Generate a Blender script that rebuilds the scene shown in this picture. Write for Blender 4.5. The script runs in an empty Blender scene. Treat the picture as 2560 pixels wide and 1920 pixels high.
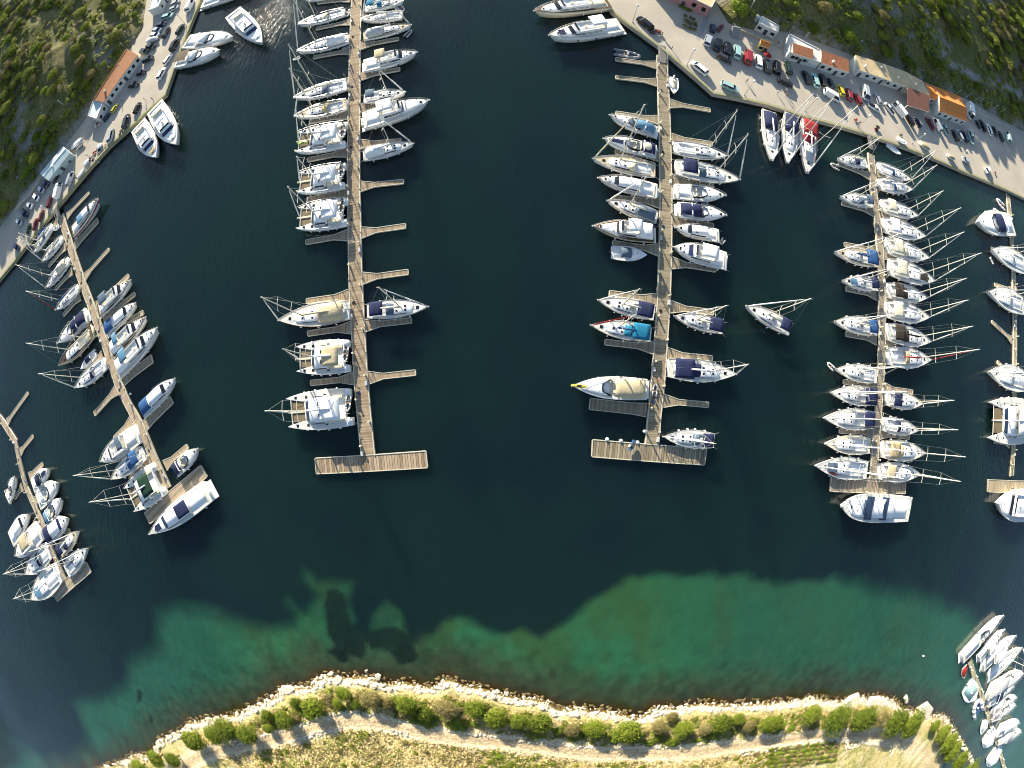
import bpy, math, random
import numpy as np
from mathutils import Vector, Matrix
random.seed(7); np.random.seed(7)
S = bpy.context.scene
COL = S.collection

# ------------------------------------------------------------------ camera, light, exposure
CAM_H = 90.0                      # drone height in metres
TILT = math.radians(2.78)         # the drone's lens leans slightly towards the quays
FPX = 1197.0                      # wide-angle (equidistant) lens: pixels of the 2560 wide frame per radian
cam = bpy.data.cameras.new('camera'); cam_ob = bpy.data.objects.new('camera', cam); COL.objects.link(cam_ob)
cam_ob.location = (0, 0, CAM_H); cam_ob.rotation_euler = (TILT, 0, 0)
cam.type = 'PANO'; cam.panorama_type = 'FISHEYE_LENS_POLYNOMIAL'; cam.sensor_width = 36.0; cam.sensor_fit = 'HORIZONTAL'
cam.fisheye_fov = math.pi
cam.fisheye_polynomial_k0 = 0; cam.fisheye_polynomial_k1 = -1 / (FPX / 2560 * 36.0)
cam.fisheye_polynomial_k2 = 0; cam.fisheye_polynomial_k3 = 0; cam.fisheye_polynomial_k4 = 0
cam.clip_start = 0.5; cam.clip_end = 4000
S.camera = cam_ob

SUN_EL = math.radians(18.0); SUN_AZ = math.radians(-23.0)        # azimuth from +Y towards +X
SUNV = Vector((math.sin(SUN_AZ) * math.cos(SUN_EL), math.cos(SUN_AZ) * math.cos(SUN_EL), math.sin(SUN_EL)))
world = bpy.data.worlds.new('World'); S.world = world; world.use_nodes = True
wn = world.node_tree; wn.nodes.clear()
sky = wn.nodes.new('ShaderNodeTexSky'); sky.sky_type = 'NISHITA'; sky.sun_disc = False
sky.sun_elevation = SUN_EL; sky.sun_rotation = SUN_AZ; sky.air_density = 1.0; sky.dust_density = 0.6
bg = wn.nodes.new('ShaderNodeBackground'); bg.inputs[1].default_value = 0.09
wo = wn.nodes.new('ShaderNodeOutputWorld'); wn.links.new(sky.outputs[0], bg.inputs[0]); wn.links.new(bg.outputs[0], wo.inputs[0])
sun = bpy.data.lights.new('sun', 'SUN'); sun.energy = 5.0; sun.angle = math.radians(0.5); sun.color = (1.0, 0.90, 0.72)
sun_ob = bpy.data.objects.new('sun', sun); COL.objects.link(sun_ob); sun_ob.rotation_euler = SUNV.to_track_quat('Z', 'Y').to_euler()
S.view_settings.view_transform = 'Standard'; S.view_settings.look = 'None'; S.view_settings.exposure = 1.42; S.view_settings.gamma = 1.0
S.cycles.filter_width = 1.0

# ------------------------------------------------------------------ survey: marks measured on the photograph -> metres on the ground
VIEWS = {'A': (1700, 0, 6.9125), 'B': (1980, 120, 6.9125), 'C': (2240, 200, 6.9125), 'D': (300, 0, 6.9125), 'E': (120, 220, 6.9125),
         'F': (20, 400, 6.9125), 'G': (2320, 1520, 9.2167), 'H': (2360, 1720, 11.06), 'I': (20, 1220, 9.2167), '': (0, 0, 1.0)}
for _c in range(4):
    for _r in range(4): VIEWS['%d%d' % (_c, _r)] = (_c * 640, _r * 480, 3.45625)
CT, ST = math.cos(TILT), math.sin(TILT)
def G(tag, x, y, z=0.0):
    """surveyed mark -> world x, y at height z"""
    ox, oy, s = VIEWS[tag]
    dx, dy = ox + x / s - 1280.0, 960.0 - (oy + y / s)
    r = math.hypot(dx, dy) or 1e-6
    th = r / FPX
    vx, vy, vz = math.sin(th) * dx / r, math.sin(th) * dy / r, -math.cos(th)
    wy, wz = vy * CT - vz * ST, vy * ST + vz * CT
    if wz > -0.06: wz = -0.06
    k = (z - CAM_H) / wz
    return (vx * k, wy * k)
def GL(tag, pts, z=0.0): return [G(tag, x, y, z) for x, y in pts]

# ------------------------------------------------------------------ materials
PAL = dict(W=(.80, .80, .78), white=(.80, .80, .78), cream=(.66, .61, .46), navy=(.018, .025, .07), blue=(.03, .09, .22), sky=(.10, .22, .33), turq=(.012, .15, .26),
           beige=(.50, .42, .27), tan=(.42, .34, .2), brown=(.045, .036, .03), grey=(.22, .23, .25), slate=(.09, .13, .18), red=(.26, .022, .025), dred=(.16, .02, .025),
           green=(.01, .07, .03), lime=(.3, .5, .04), yellow=(.62, .5, .02), black=(.012, .012, .015), teak=(.30, .19, .10), orange=(.75, .25, .03), alu=(.62, .61, .58),
           pgrey=(.48, .49, .49), glass=(.010, .013, .02), trunk=(.09, .065, .045), silver=(.42, .45, .48), dgrey=(.04, .045, .05), dgreen=(.014, .045, .028), teal=(.35, .55, .52), brown_awning=(.13, .10, .07), steel=(.5, .5, .5))
MATS = {}
def mat(key, color=None, rough=.5, metal=0.0, var=.12, scale=3.0, spec=.5, bump=0.0):
    if key in MATS: return MATS[key]
    c = color or PAL[key]
    m = bpy.data.materials.new(key); m.use_nodes = True; nt = m.node_tree; b = nt.nodes['Principled BSDF']
    b.inputs['Roughness'].default_value = rough; b.inputs['Metallic'].default_value = metal; b.inputs['Specular IOR Level'].default_value = spec
    tc = nt.nodes.new('ShaderNodeTexCoord'); no = nt.nodes.new('ShaderNodeTexNoise'); no.inputs['Scale'].default_value = scale; no.inputs['Detail'].default_value = 4
    nt.links.new(tc.outputs['Object'], no.inputs['Vector'])
    mx = nt.nodes.new('ShaderNodeMix'); mx.data_type = 'RGBA'
    mx.inputs['A'].default_value = (*[max(0, v * (1 - var)) for v in c], 1); mx.inputs['B'].default_value = (*[min(1, v * (1 + var)) for v in c], 1)
    nt.links.new(no.outputs['Fac'], mx.inputs['Factor']); nt.links.new(mx.outputs['Result'], b.inputs['Base Color'])
    if bump:
        bu = nt.nodes.new('ShaderNodeBump'); bu.inputs['Strength'].default_value = bump; bu.inputs['Distance'].default_value = .1
        nt.links.new(no.outputs['Fac'], bu.inputs['Height']); nt.links.new(bu.outputs[0], b.inputs['Normal'])
    MATS[key] = m
    return m
def canvas(c): return mat('canvas_' + c, PAL[c], .85, 0, .18, 2.5, .2, .5)
def gel(c='white'): return mat('gelcoat_' + c, PAL[c], .28, 0, .05, 1.5, .5)
def paint(c): return mat('car_paint_' + c, PAL[c], .25, .15 if c not in ('white', 'yellow', 'red') else 0, .05, 2, .6)
GLASS = lambda: mat('dark_glass', PAL['glass'], .12, 0, .2, 1, .5)
STEEL = lambda: mat('stainless_steel', PAL['alu'], .35, .4, .1, 4)
ALU = lambda: mat('mast_aluminium', (.66, .63, .55), .4, .15, .08, 4)

def planks(key, c1, c2, cross=6.0, bump=.4):
    """decking: boards across the UV's u direction (u in metres)"""
    if key in MATS: return MATS[key]
    m = bpy.data.materials.new(key); m.use_nodes = True; nt = m.node_tree; b = nt.nodes['Principled BSDF']; L = nt.links.new
    b.inputs['Roughness'].default_value = .85; b.inputs['Specular IOR Level'].default_value = .2
    uv = nt.nodes.new('ShaderNodeTexCoord'); sp = nt.nodes.new('ShaderNodeSeparateXYZ'); L(uv.outputs['UV'], sp.inputs[0])
    mu = nt.nodes.new('ShaderNodeMath'); mu.operation = 'MULTIPLY'; mu.inputs[1].default_value = cross; L(sp.outputs[0], mu.inputs[0])
    fl = nt.nodes.new('ShaderNodeMath'); fl.operation = 'FLOOR'; L(mu.outputs[0], fl.inputs[0])
    fr = nt.nodes.new('ShaderNodeMath'); fr.operation = 'FRACT'; L(mu.outputs[0], fr.inputs[0])
    wn_ = nt.nodes.new('ShaderNodeTexWhiteNoise'); wn_.noise_dimensions = '1D'; L(fl.outputs[0], wn_.inputs['W'])
    no = nt.nodes.new('ShaderNodeTexNoise'); no.inputs['Scale'].default_value = .7; no.inputs['Detail'].default_value = 5; L(uv.outputs['UV'], no.inputs['Vector'])
    ad = nt.nodes.new('ShaderNodeMath'); ad.operation = 'ADD'; L(wn_.outputs['Value'], ad.inputs[0]); L(no.outputs['Fac'], ad.inputs[1])
    hv = nt.nodes.new('ShaderNodeMath'); hv.operation = 'MULTIPLY'; hv.inputs[1].default_value = .58; L(ad.outputs[0], hv.inputs[0])
    hm = nt.nodes.new('ShaderNodeMapRange'); hm.inputs[1].default_value = .25; hm.inputs[2].default_value = .8; hm.inputs[3].default_value = -.15; hm.inputs[4].default_value = 1.15; L(hv.outputs[0], hm.inputs[0])
    mx = nt.nodes.new('ShaderNodeMix'); mx.data_type = 'RGBA'; mx.clamp_factor = False; mx.inputs['A'].default_value = (*c1, 1); mx.inputs['B'].default_value = (*c2, 1); L(hm.outputs[0], mx.inputs['Factor'])
    gp = nt.nodes.new('ShaderNodeMath'); gp.operation = 'LESS_THAN'; gp.inputs[1].default_value = .14; L(fr.outputs[0], gp.inputs[0])
    m2 = nt.nodes.new('ShaderNodeMix'); m2.data_type = 'RGBA'; m2.inputs['B'].default_value = (c1[0] * .3, c1[1] * .3, c1[2] * .3, 1)
    L(gp.outputs[0], m2.inputs['Factor']); L(mx.outputs['Result'], m2.inputs['A']); L(m2.outputs['Result'], b.inputs['Base Color'])
    MATS[key] = m
    return m

# ------------------------------------------------------------------ mesh builder
class MB:
    def __init__(s): s.v = []; s.f = []; s.uv = None
    def add(s, vs, fs):
        k = len(s.v); s.v += [tuple(p) for p in vs]; s.f += [tuple(i + k for i in f) for f in fs]; return s
    def box(s, x0, x1, y0, y1, z0, z1, tx=0, ty=0):
        return s.add([(x0, y0, z0), (x1, y0, z0), (x1, y1, z0), (x0, y1, z0), (x0 + tx, y0 + ty, z1), (x1 - tx, y0 + ty, z1), (x1 - tx, y1 - ty, z1), (x0 + tx, y1 - ty, z1)],
                     [(3, 2, 1, 0), (4, 5, 6, 7), (0, 1, 5, 4), (1, 2, 6, 5), (2, 3, 7, 6), (3, 0, 4, 7)])
    def prism(s, pts, z0, z1, inset=0.0):
        n = len(pts); cx = sum(p[0] for p in pts) / n; cy = sum(p[1] for p in pts) / n
        top = [(cx + (x - cx) * (1 - inset), cy + (y - cy) * (1 - inset), z1) for x, y in pts]
        a = sum(pts[i][0] * pts[(i + 1) % n][1] - pts[(i + 1) % n][0] * pts[i][1] for i in range(n))
        fs = [tuple(range(n))[::-1], tuple(range(n, 2 * n))] + [(i, (i + 1) % n, n + (i + 1) % n, n + i) for i in range(n)]
        if a < 0: fs = [f[::-1] for f in fs]
        return s.add([(x, y, z0) for x, y in pts] + top, fs)
    def tube(s, a, b, r, n=5, r2=None, cap=True):
        a, b = Vector(a), Vector(b); d = (b - a)
        if d.length < 1e-5: return s
        d.normalize(); u = d.orthogonal().normalized(); w = d.cross(u); r2 = r if r2 is None else r2
        vs = []
        for p, q in ((a, r), (b, r2)):
            for i in range(n):
                t = 2 * math.pi * i / n; vs.append(p + (u * math.cos(t) + w * math.sin(t)) * q)
        fs = [(i, (i + 1) % n, n + (i + 1) % n, n + i) for i in range(n)]
        if cap: fs += [tuple(range(n))[::-1], tuple(range(n, 2 * n))]
        return s.add(vs, fs)
    def path(s, pts, r, n=4, closed=False):
        q = list(pts) + ([pts[0]] if closed else [])
        for a, b in zip(q, q[1:]): s.tube(a, b, r, n)
        return s
    def loft(s, rings, cap=True):
        n = len(rings[0]); vs = [p for r in rings for p in r]; fs = []
        for k in range(len(rings) - 1):
            for i in range(n): fs.append((k * n + i, k * n + (i + 1) % n, (k + 1) * n + (i + 1) % n, (k + 1) * n + i))
        if cap: fs += [tuple(range(n))[::-1], tuple(range((len(rings) - 1) * n, len(rings) * n))]
        return s.add(vs, fs)
    def rows(s, rows, thick=0.0):
        n = len(rows[0]); m = len(rows); vs = [p for r in rows for p in r]
        fs = [(k * n + i, k * n + i + 1, (k + 1) * n + i + 1, (k + 1) * n + i) for k in range(m - 1) for i in range(n - 1)]
        if thick:
            N = n * m; vs += [(p[0], p[1], p[2] - thick) for p in vs]; fs += [tuple(N + i for i in f[::-1]) for f in fs]
            rim = [i for i in range(n)] + [k * n + n - 1 for k in range(1, m)] + [(m - 1) * n + i for i in range(n - 2, -1, -1)] + [k * n for k in range(m - 2, 0, -1)]
            fs += [(rim[i], rim[i] + N, rim[(i + 1) % len(rim)] + N, rim[(i + 1) % len(rim)]) for i in range(len(rim))]
        return s.add(vs, fs)
    def blob(s, c, r, sx=1, sy=1, sz=1, n=8, m=4):
        vs = [(c[0], c[1], c[2] - r * sz)]
        for j in range(1, m):
            p = math.pi * j / m - math.pi / 2
            for i in range(n):
                t = 2 * math.pi * i / n; vs.append((c[0] + r * sx * math.cos(p) * math.cos(t), c[1] + r * sy * math.cos(p) * math.sin(t), c[2] + r * sz * math.sin(p)))
        vs.append((c[0], c[1], c[2] + r * sz)); N = len(vs) - 1
        fs = [(0, 1 + (i + 1) % n, 1 + i) for i in range(n)]
        for j in range(m - 2):
            a = 1 + j * n; b = a + n; fs += [(a + i, a + (i + 1) % n, b + (i + 1) % n, b + i) for i in range(n)]
        a = 1 + (m - 2) * n; fs += [(a + i, a + (i + 1) % n, N) for i in range(n)]
        return s.add(vs, fs)
    def mesh(s, name, smooth=False):
        me = bpy.data.meshes.new(name); me.from_pydata(s.v, [], s.f); me.update()
        if smooth: me.polygons.foreach_set('use_smooth', [True] * len(me.polygons))
        return me
    def build(s, name, m, parent=None, smooth=False, loc=None):
        if not s.f: return None
        return obj(name, s.mesh(name, smooth), m, parent, loc)
def obj(name, me, m=None, parent=None, loc=None, rz=None):
    o = bpy.data.objects.new(name, me); COL.objects.link(o)
    if m is not None and isinstance(me, bpy.types.Mesh) and not me.materials: me.materials.append(m)
    if parent is not None: o.parent = parent
    if loc is not None: o.location = loc
    if rz is not None: o.rotation_euler = (0, 0, rz)
    return o
def tag(o, label=None, cat=None, group=None, kind=None):
    if label: o['label'] = label
    if cat: o['category'] = cat
    if group: o['group'] = group
    if kind: o['kind'] = kind
    return o
def thing(name, label, cat, loc=(0, 0, 0), rz=0.0, group=None):
    o = bpy.data.objects.new(name, None); COL.objects.link(o); o.location = loc; o.rotation_euler = (0, 0, rz); o.empty_display_size = .3
    return tag(o, label, cat, group)
def inpoly(X, Y, P):
    X = np.asarray(X); Y = np.asarray(Y); r = np.zeros(X.shape, bool); n = len(P)
    for i in range(n):
        x1, y1 = P[i]; x2, y2 = P[(i + 1) % n]
        if y1 == y2: continue
        c = ((y1 > Y) != (y2 > Y)) & (X < (x2 - x1) * (Y - y1) / (y2 - y1) + x1); r ^= c
    return r
def dline(X, Y, P, closed=False):
    D = np.full(np.shape(X), 1e9); Q = list(P) + ([P[0]] if closed else [])
    for (x1, y1), (x2, y2) in zip(Q, Q[1:]):
        dx, dy = x2 - x1, y2 - y1; l2 = dx * dx + dy * dy or 1e-9
        t = np.clip(((X - x1) * dx + (Y - y1) * dy) / l2, 0, 1)
        D = np.minimum(D, np.hypot(X - x1 - t * dx, Y - y1 - t * dy))
    return D
def fnoise(X, Y, sc, seed=0, octv=4):
    """smooth value noise, -1..1"""
    out = np.zeros(np.shape(X)); amp = 1.0; tot = 0
    for o in range(octv):
        rs = np.random.RandomState(seed * 31 + o); T = rs.rand(256, 256) * 2 - 1
        u = X / sc * 2 ** o + 1000.37; v = Y / sc * 2 ** o + 1000.71; i = np.floor(u).astype(int); j = np.floor(v).astype(int); a = u - i; b = v - j
        a = a * a * (3 - 2 * a); b = b * b * (3 - 2 * b); g = lambda p, q: T[p % 256, q % 256]
        out += amp * ((g(i, j) * (1 - a) + g(i + 1, j) * a) * (1 - b) + (g(i, j + 1) * (1 - a) + g(i + 1, j + 1) * a) * b); tot += amp; amp *= .5
    return out / tot
# ------------------------------------------------------------------ the setting: water, shore, hills, quays
QZ = 1.25      # quay level
QR = GL('20', [(640, -80), (800, 0), (860, 100), (1000, 210), (1250, 390), (1500, 600), (1740, 810), (2212, 910)], QZ) + GL('30', [(300, 1010), (840, 1160), (1400, 1360), (1700, 1490), (2010, 1620), (2240, 1730), (2400, 1810)], QZ)
HR = GL('', [(1690, -130), (1765, -25), (1820, 62), (1890, 80), (1968, 82), (2128, 140), (2230, 180), (2305, 205), (2415, 250), (2525, 313), (2600, 352)], QZ)
QLh = GL('', [(545, -110), (508, -14), (434, 178), (414, 237), (330, 315), (272, 367), (174, 480), (139, 523), (38, 651), (-40, 750)], QZ)
HL = GL('', [(420, -130), (372, -20), (360, 70), (325, 128), (222, 290), (162, 370), (98, 438), (30, 532), (-60, 650)], QZ)
def shz(d): return min(1.4, .25 + d * .5) + max(0, d - 3) * .19 if d > 0 else 0
COAST = GL('', [(120, 1960), (255, 1920), (318, 1900), (341, 1886), (385, 1891), (396, 1854), (434, 1836), (463, 1825), (474, 1807), (498, 1805), (521, 1799), (550, 1793), (596, 1787), (622, 1773),
    (640, 1764), (669, 1752), (704, 1735), (706, 1718), (735, 1721), (779, 1718), (793, 1700), (825, 1689), (871, 1695), (912, 1692), (941, 1700), (973, 1712), (1016, 1706), (1045, 1715), (1088, 1718),
    (1109, 1700), (1132, 1700), (1155, 1712), (1190, 1718), (1233, 1729), (1280, 1742), (1323, 1747), (1361, 1752), (1396, 1773), (1442, 1770), (1483, 1776), (1511, 1778), (1558, 1786), (1590, 1796),
    (1624, 1784), (1633, 1770), (1700, 1770), (1728, 1761), (1772, 1761), (1830, 1764), (1876, 1761), (1920, 1758), (1978, 1755), (2030, 1744), (2065, 1752), (2111, 1755), (2146, 1738), (2169, 1750),
    (2186, 1742), (2215, 1747), (2238, 1758), (2253, 1776), (2296, 1778), (2325, 1790), (2360, 1790), (2374, 1810), (2389, 1839), (2412, 1874), (2420, 1909), (2432, 1950)])
LAND = [(-150, -175)] + COAST + [(150, -175)]
SHALLOW = GL('', [(20, 1990), (60, 1870), (110, 1905), (150, 1912), (190, 1905), (215, 1880), (228, 1850), (190, 1770), (195, 1760), (280, 1745), (320, 1720), (325, 1660), (400, 1630), (400, 1540), (450, 1520),
    (520, 1530), (640, 1572), (690, 1572), (740, 1560), (745, 1535), (725, 1505), (745, 1530), (775, 1530), (800, 1490), (755, 1450), (760, 1425), (800, 1455), (880, 1455), (872, 1480), (880, 1550), (860, 1575),
    (880, 1590), (900, 1620), (915, 1620), (930, 1600), (935, 1570), (985, 1565), (990, 1540), (965, 1510), (985, 1525), (1000, 1530), (1020, 1600), (1045, 1610), (1090, 1580), (1110, 1555), (1150, 1545), (1200, 1565),
    (1250, 1585), (1300, 1575), (1350, 1595), (1400, 1570), (1440, 1545), (1480, 1500), (1530, 1470), (1580, 1450), (1640, 1438), (1700, 1445), (1760, 1440), (1850, 1432), (1900, 1455), (1960, 1460), (2050, 1455),
    (2085, 1440), (2110, 1460), (2150, 1460), (2190, 1480), (2250, 1490), (2320, 1495), (2360, 1520), (2420, 1535), (2460, 1600), (2520, 1700), (2600, 1800), (2640, 1990)])
GRASSBED = [GL('', p) for p in ([(822, 1480), (842, 1474), (858, 1482), (866, 1500), (868, 1540), (876, 1565), (882, 1585), (900, 1600), (912, 1620), (915, 1638), (902, 1650), (880, 1648), (868, 1656), (848, 1654), (832, 1642), (822, 1630), (828, 1608), (818, 1590), (812, 1568), (820, 1545), (816, 1510)],
    [(915, 1605), (925, 1588), (950, 1575), (985, 1570), (1010, 1580), (1030, 1596), (1042, 1615), (1040, 1636), (1025, 1650), (1005, 1655), (990, 1645), (975, 1628), (955, 1625), (930, 1622)], [(338, 1722), (348, 1720), (355, 1735), (356, 1752), (346, 1758), (340, 1742)], [(370, 1792), (380, 1788), (386, 1800), (378, 1808), (370, 1802)])]
SANDSPOT = GL('', [(935, 1530), (965, 1510), (990, 1525), (992, 1555), (970, 1570), (932, 1568)])

def axis(a, b, lo, hi, fine, coarse_ratio=1.16):
    xs = list(np.arange(lo, hi + 1e-6, fine)); st = fine
    while xs[-1] < b: st *= coarse_ratio; xs.append(xs[-1] + st)
    st = fine
    while xs[0] > a: st *= coarse_ratio; xs.insert(0, xs[0] - st)
    return np.array(xs)
def gridmesh(name, xs, ys, Z, keep=None, colors=None, smooth=True):
    nx, ny = len(xs), len(ys); X, Y = np.meshgrid(xs, ys); idx = np.arange(nx * ny).reshape(ny, nx)
    q = np.stack([idx[:-1, :-1], idx[:-1, 1:], idx[1:, 1:], idx[1:, :-1]], -1).reshape(-1, 4)
    if keep is not None:
        k = keep.ravel(); q = q[k[q].any(1)]
    used = np.unique(q); remap = -np.ones(nx * ny, int); remap[used] = np.arange(len(used)); q = remap[q]
    co = np.stack([X.ravel(), Y.ravel(), Z.ravel()], -1)[used]
    me = bpy.data.meshes.new(name); me.vertices.add(len(co)); me.vertices.foreach_set('co', co.ravel())
    me.loops.add(q.size); me.loops.foreach_set('vertex_index', q.ravel()); me.polygons.add(len(q))
    me.polygons.foreach_set('loop_start', np.arange(0, q.size, 4)); me.polygons.foreach_set('loop_total', np.full(len(q), 4)); me.update(calc_edges=True)
    if smooth: me.polygons.foreach_set('use_smooth', np.ones(len(q), bool))
    if colors is not None:
        at = me.color_attributes.new('Col', 'FLOAT_COLOR', 'POINT'); c = colors.reshape(-1, 3)[used]
        at.data.foreach_set('color', np.concatenate([c, np.ones((len(c), 1))], 1).ravel())
    return me
def mixc(a, b, t): return a * (1 - t[..., None]) + np.asarray(b) * t[..., None]
def sm(x, a, b):
    t = np.clip((x - a) / (b - a), 0, 1); return t * t * (3 - 2 * t)

# water: one sheet to the horizon; its colour is what the water column and the seabed give at each spot
xs = axis(-900, 900, -122, 122, .62); ys = axis(-500, 1100, -88, -8, .62)
X, Y = np.meshgrid(xs, ys)
wx = X + 1.1 * fnoise(X, Y, 3.5, 3); wy = Y + 1.1 * fnoise(X, Y, 3.5, 4)
ins = inpoly(wx, wy, SHALLOW); ds = dline(wx, wy, SHALLOW, True); ds = np.where(ins, ds, -ds)
dc = dline(X, Y, COAST)
n1 = fnoise(X, Y, 14, 5); n2 = fnoise(X, Y, 3, 6); n3 = fnoise(X * 1.0, Y * .45, 6, 8)
deep = np.zeros(X.shape + (3,)) + np.array((.0050, .0175, .0165))
deep = mixc(deep, (.0044, .0130, .0170), sm(-n1, -.3, .6))
shal = mixc(np.zeros(X.shape + (3,)) + np.array((.022, .108, .050)), (.030, .086, .032), sm(n3 + .4 * n2, -.4, .7))
shal = mixc(shal, (.015, .078, .058), sm(-X, 45, 85) * .7)
shal = mixc(shal, (.015, .072, .050), sm(X, 25, 60) * .6)
colr = mixc(deep, (0, 0, 0), np.zeros(X.shape)); sf = 1.5 + 2.6 * sm(-X, 38, 62) + 3 * sm(X, 70, 95); t = sm(ds / sf, -1, 1) * (1 - .45 * sm(-np.abs(X + 38), -17, -9) * sm(Y, -52, -40)); colr = colr * (1 - t[..., None]) + shal * t[..., None]
d = dline(wx, wy, SANDSPOT, True); d = np.where(inpoly(wx, wy, SANDSPOT), d, -d); colr = mixc(colr, (.02, .075, .038), sm(d, -1.2, 1.6) * .8)
colr = mixc(colr, (.034, .050, .024), sm(-dc + 1.8 * n2 + 2 * n1, -13.0, -4.0) * .85 * (Y < 0)); colr = mixc(colr, (.044, .046, .018), sm(-dc + 1.2 * n2, -4.5, -1.5) * .7 * (Y < 0)); colr = mixc(colr, (.075, .042, .010), sm(-dc + .9 * n2, -2.6, -.7) * (.75 + .25 * n2) * (Y < 0))
for P in GRASSBED:
    d = dline(X + 1.5 * fnoise(X, Y, 4.5, 3), Y + 1.5 * fnoise(X, Y, 4.5, 4), P, True); d = np.where(inpoly(X + 1.5 * fnoise(X, Y, 4.5, 3), Y + 1.5 * fnoise(X, Y, 4.5, 4), P), d, -d); colr = mixc(colr, (.0075, .018, .013), sm(d, -.5, .6) * .95)
spk = fnoise(X, Y, .9, 11, 2); colr = mixc(colr, (.14, .15, .08), sm(spk, .45, .8) * sm(-dc, -9, -3) * .15 * (Y < 0)); colr = colr * (1 + (.42 * fnoise(X, Y, 1.5, 12, 3) + .22 * fnoise(X * .7, Y * 1.4, 5, 13, 3))[..., None] * (sm(ds, -1, 2) * (.35 + .65 * sm(-dc, -22, -4)))[..., None] + .10 * (fnoise(X, Y, 26, 31, 2) * (X > -500))[..., None])
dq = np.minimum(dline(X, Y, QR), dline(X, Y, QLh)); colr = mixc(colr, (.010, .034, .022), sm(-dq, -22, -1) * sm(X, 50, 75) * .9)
wm = bpy.data.materials.new('sea_water'); wm.use_nodes = True; nt = wm.node_tree; b = nt.nodes['Principled BSDF']; L = nt.links.new
at = nt.nodes.new('ShaderNodeVertexColor'); at.layer_name = 'Col'; L(at.outputs['Color'], b.inputs['Base Color'])
b.inputs['Roughness'].default_value = .07; b.inputs['Subsurface Weight'].default_value = 1.0; b.inputs['Subsurface Radius'].default_value = (6.0, 9.0, 8.0); b.inputs['Subsurface Scale'].default_value = 5.0; b.inputs['IOR'].default_value = 1.33; b.inputs['Specular IOR Level'].default_value = .5
geo = nt.nodes.new('ShaderNodeNewGeometry'); mp = nt.nodes.new('ShaderNodeMapping'); mp.inputs['Rotation'].default_value = (0, 0, math.radians(12)); mp.inputs['Scale'].default_value = (1.0, .38, 1)
L(geo.outputs['Position'], mp.inputs['Vector'])
na = nt.nodes.new('ShaderNodeTexNoise'); na.inputs['Scale'].default_value = .9; na.inputs['Detail'].default_value = 5; na.inputs['Roughness'].default_value = .55; L(mp.outputs[0], na.inputs['Vector'])
nb = nt.nodes.new('ShaderNodeTexNoise'); nb.inputs['Scale'].default_value = .022; nb.inputs['Detail'].default_value = 3; L(geo.outputs['Position'], nb.inputs['Vector'])
mr = nt.nodes.new('ShaderNodeMapRange'); mr.inputs[1].default_value = .35; mr.inputs[2].default_value = .7; mr.inputs[3].default_value = .22; mr.inputs[4].default_value = .8; L(nb.outputs['Fac'], mr.inputs[0])
bu = nt.nodes.new('ShaderNodeBump'); bu.inputs['Distance'].default_value = .22; gp_ = nt.nodes.new('ShaderNodeVectorMath'); gp_.operation = 'DISTANCE'; gp_.inputs[1].default_value = (*G('', 635, 75), 0); L(geo.outputs['Position'], gp_.inputs[0])
gr_ = nt.nodes.new('ShaderNodeMapRange'); gr_.inputs[1].default_value = 17.0; gr_.inputs[2].default_value = 7.0; gr_.inputs[3].default_value = 0; gr_.inputs[4].default_value = 2.6; L(gp_.outputs['Value'], gr_.inputs[0])
ga_ = nt.nodes.new('ShaderNodeMath'); ga_.operation = 'ADD'; L(mr.outputs[0], ga_.inputs[0]); L(gr_.outputs[0], ga_.inputs[1]); L(ga_.outputs[0], bu.inputs['Strength']); L(na.outputs['Fac'], bu.inputs['Height']); L(bu.outputs[0], b.inputs['Normal'])
water = obj('water', gridmesh('water', xs, ys, np.zeros(X.shape), None, colr), wm); tag(water, kind='structure')

# rock and earth material shared by shore and hills (colour from the mesh + procedural grain)
def land_mat(key, grain, bump, dist=.5, sc2=.35):
    m = bpy.data.materials.new(key); m.use_nodes = True; nt = m.node_tree; b = nt.nodes['Principled BSDF']; L = nt.links.new; b.inputs['Roughness'].default_value = .95; b.inputs['Specular IOR Level'].default_value = .15
    at = nt.nodes.new('ShaderNodeVertexColor'); at.layer_name = 'Col'; geo = nt.nodes.new('ShaderNodeNewGeometry')
    no = nt.nodes.new('ShaderNodeTexNoise'); no.inputs['Scale'].default_value = grain; no.inputs['Detail'].default_value = 8; no.inputs['Roughness'].default_value = .7; L(geo.outputs['Position'], no.inputs['Vector'])
    mr = nt.nodes.new('ShaderNodeMapRange'); mr.inputs[1].default_value = .3; mr.inputs[2].default_value = .7; mr.inputs[3].default_value = .45; mr.inputs[4].default_value = 1.6; L(no.outputs['Fac'], mr.inputs[0])
    mu = nt.nodes.new('ShaderNodeVectorMath'); mu.operation = 'SCALE'; L(at.outputs['Color'], mu.inputs[0]); L(mr.outputs[0], mu.inputs['Scale']); L(mu.outputs[0], b.inputs['Base Color'])
    bu = nt.nodes.new('ShaderNodeBump'); bu.inputs['Strength'].default_value = bump; bu.inputs['Distance'].default_value = dist; L(no.outputs['Fac'], bu.inputs['Height']); L(bu.outputs[0], b.inputs['Normal'])
    return m
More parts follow.
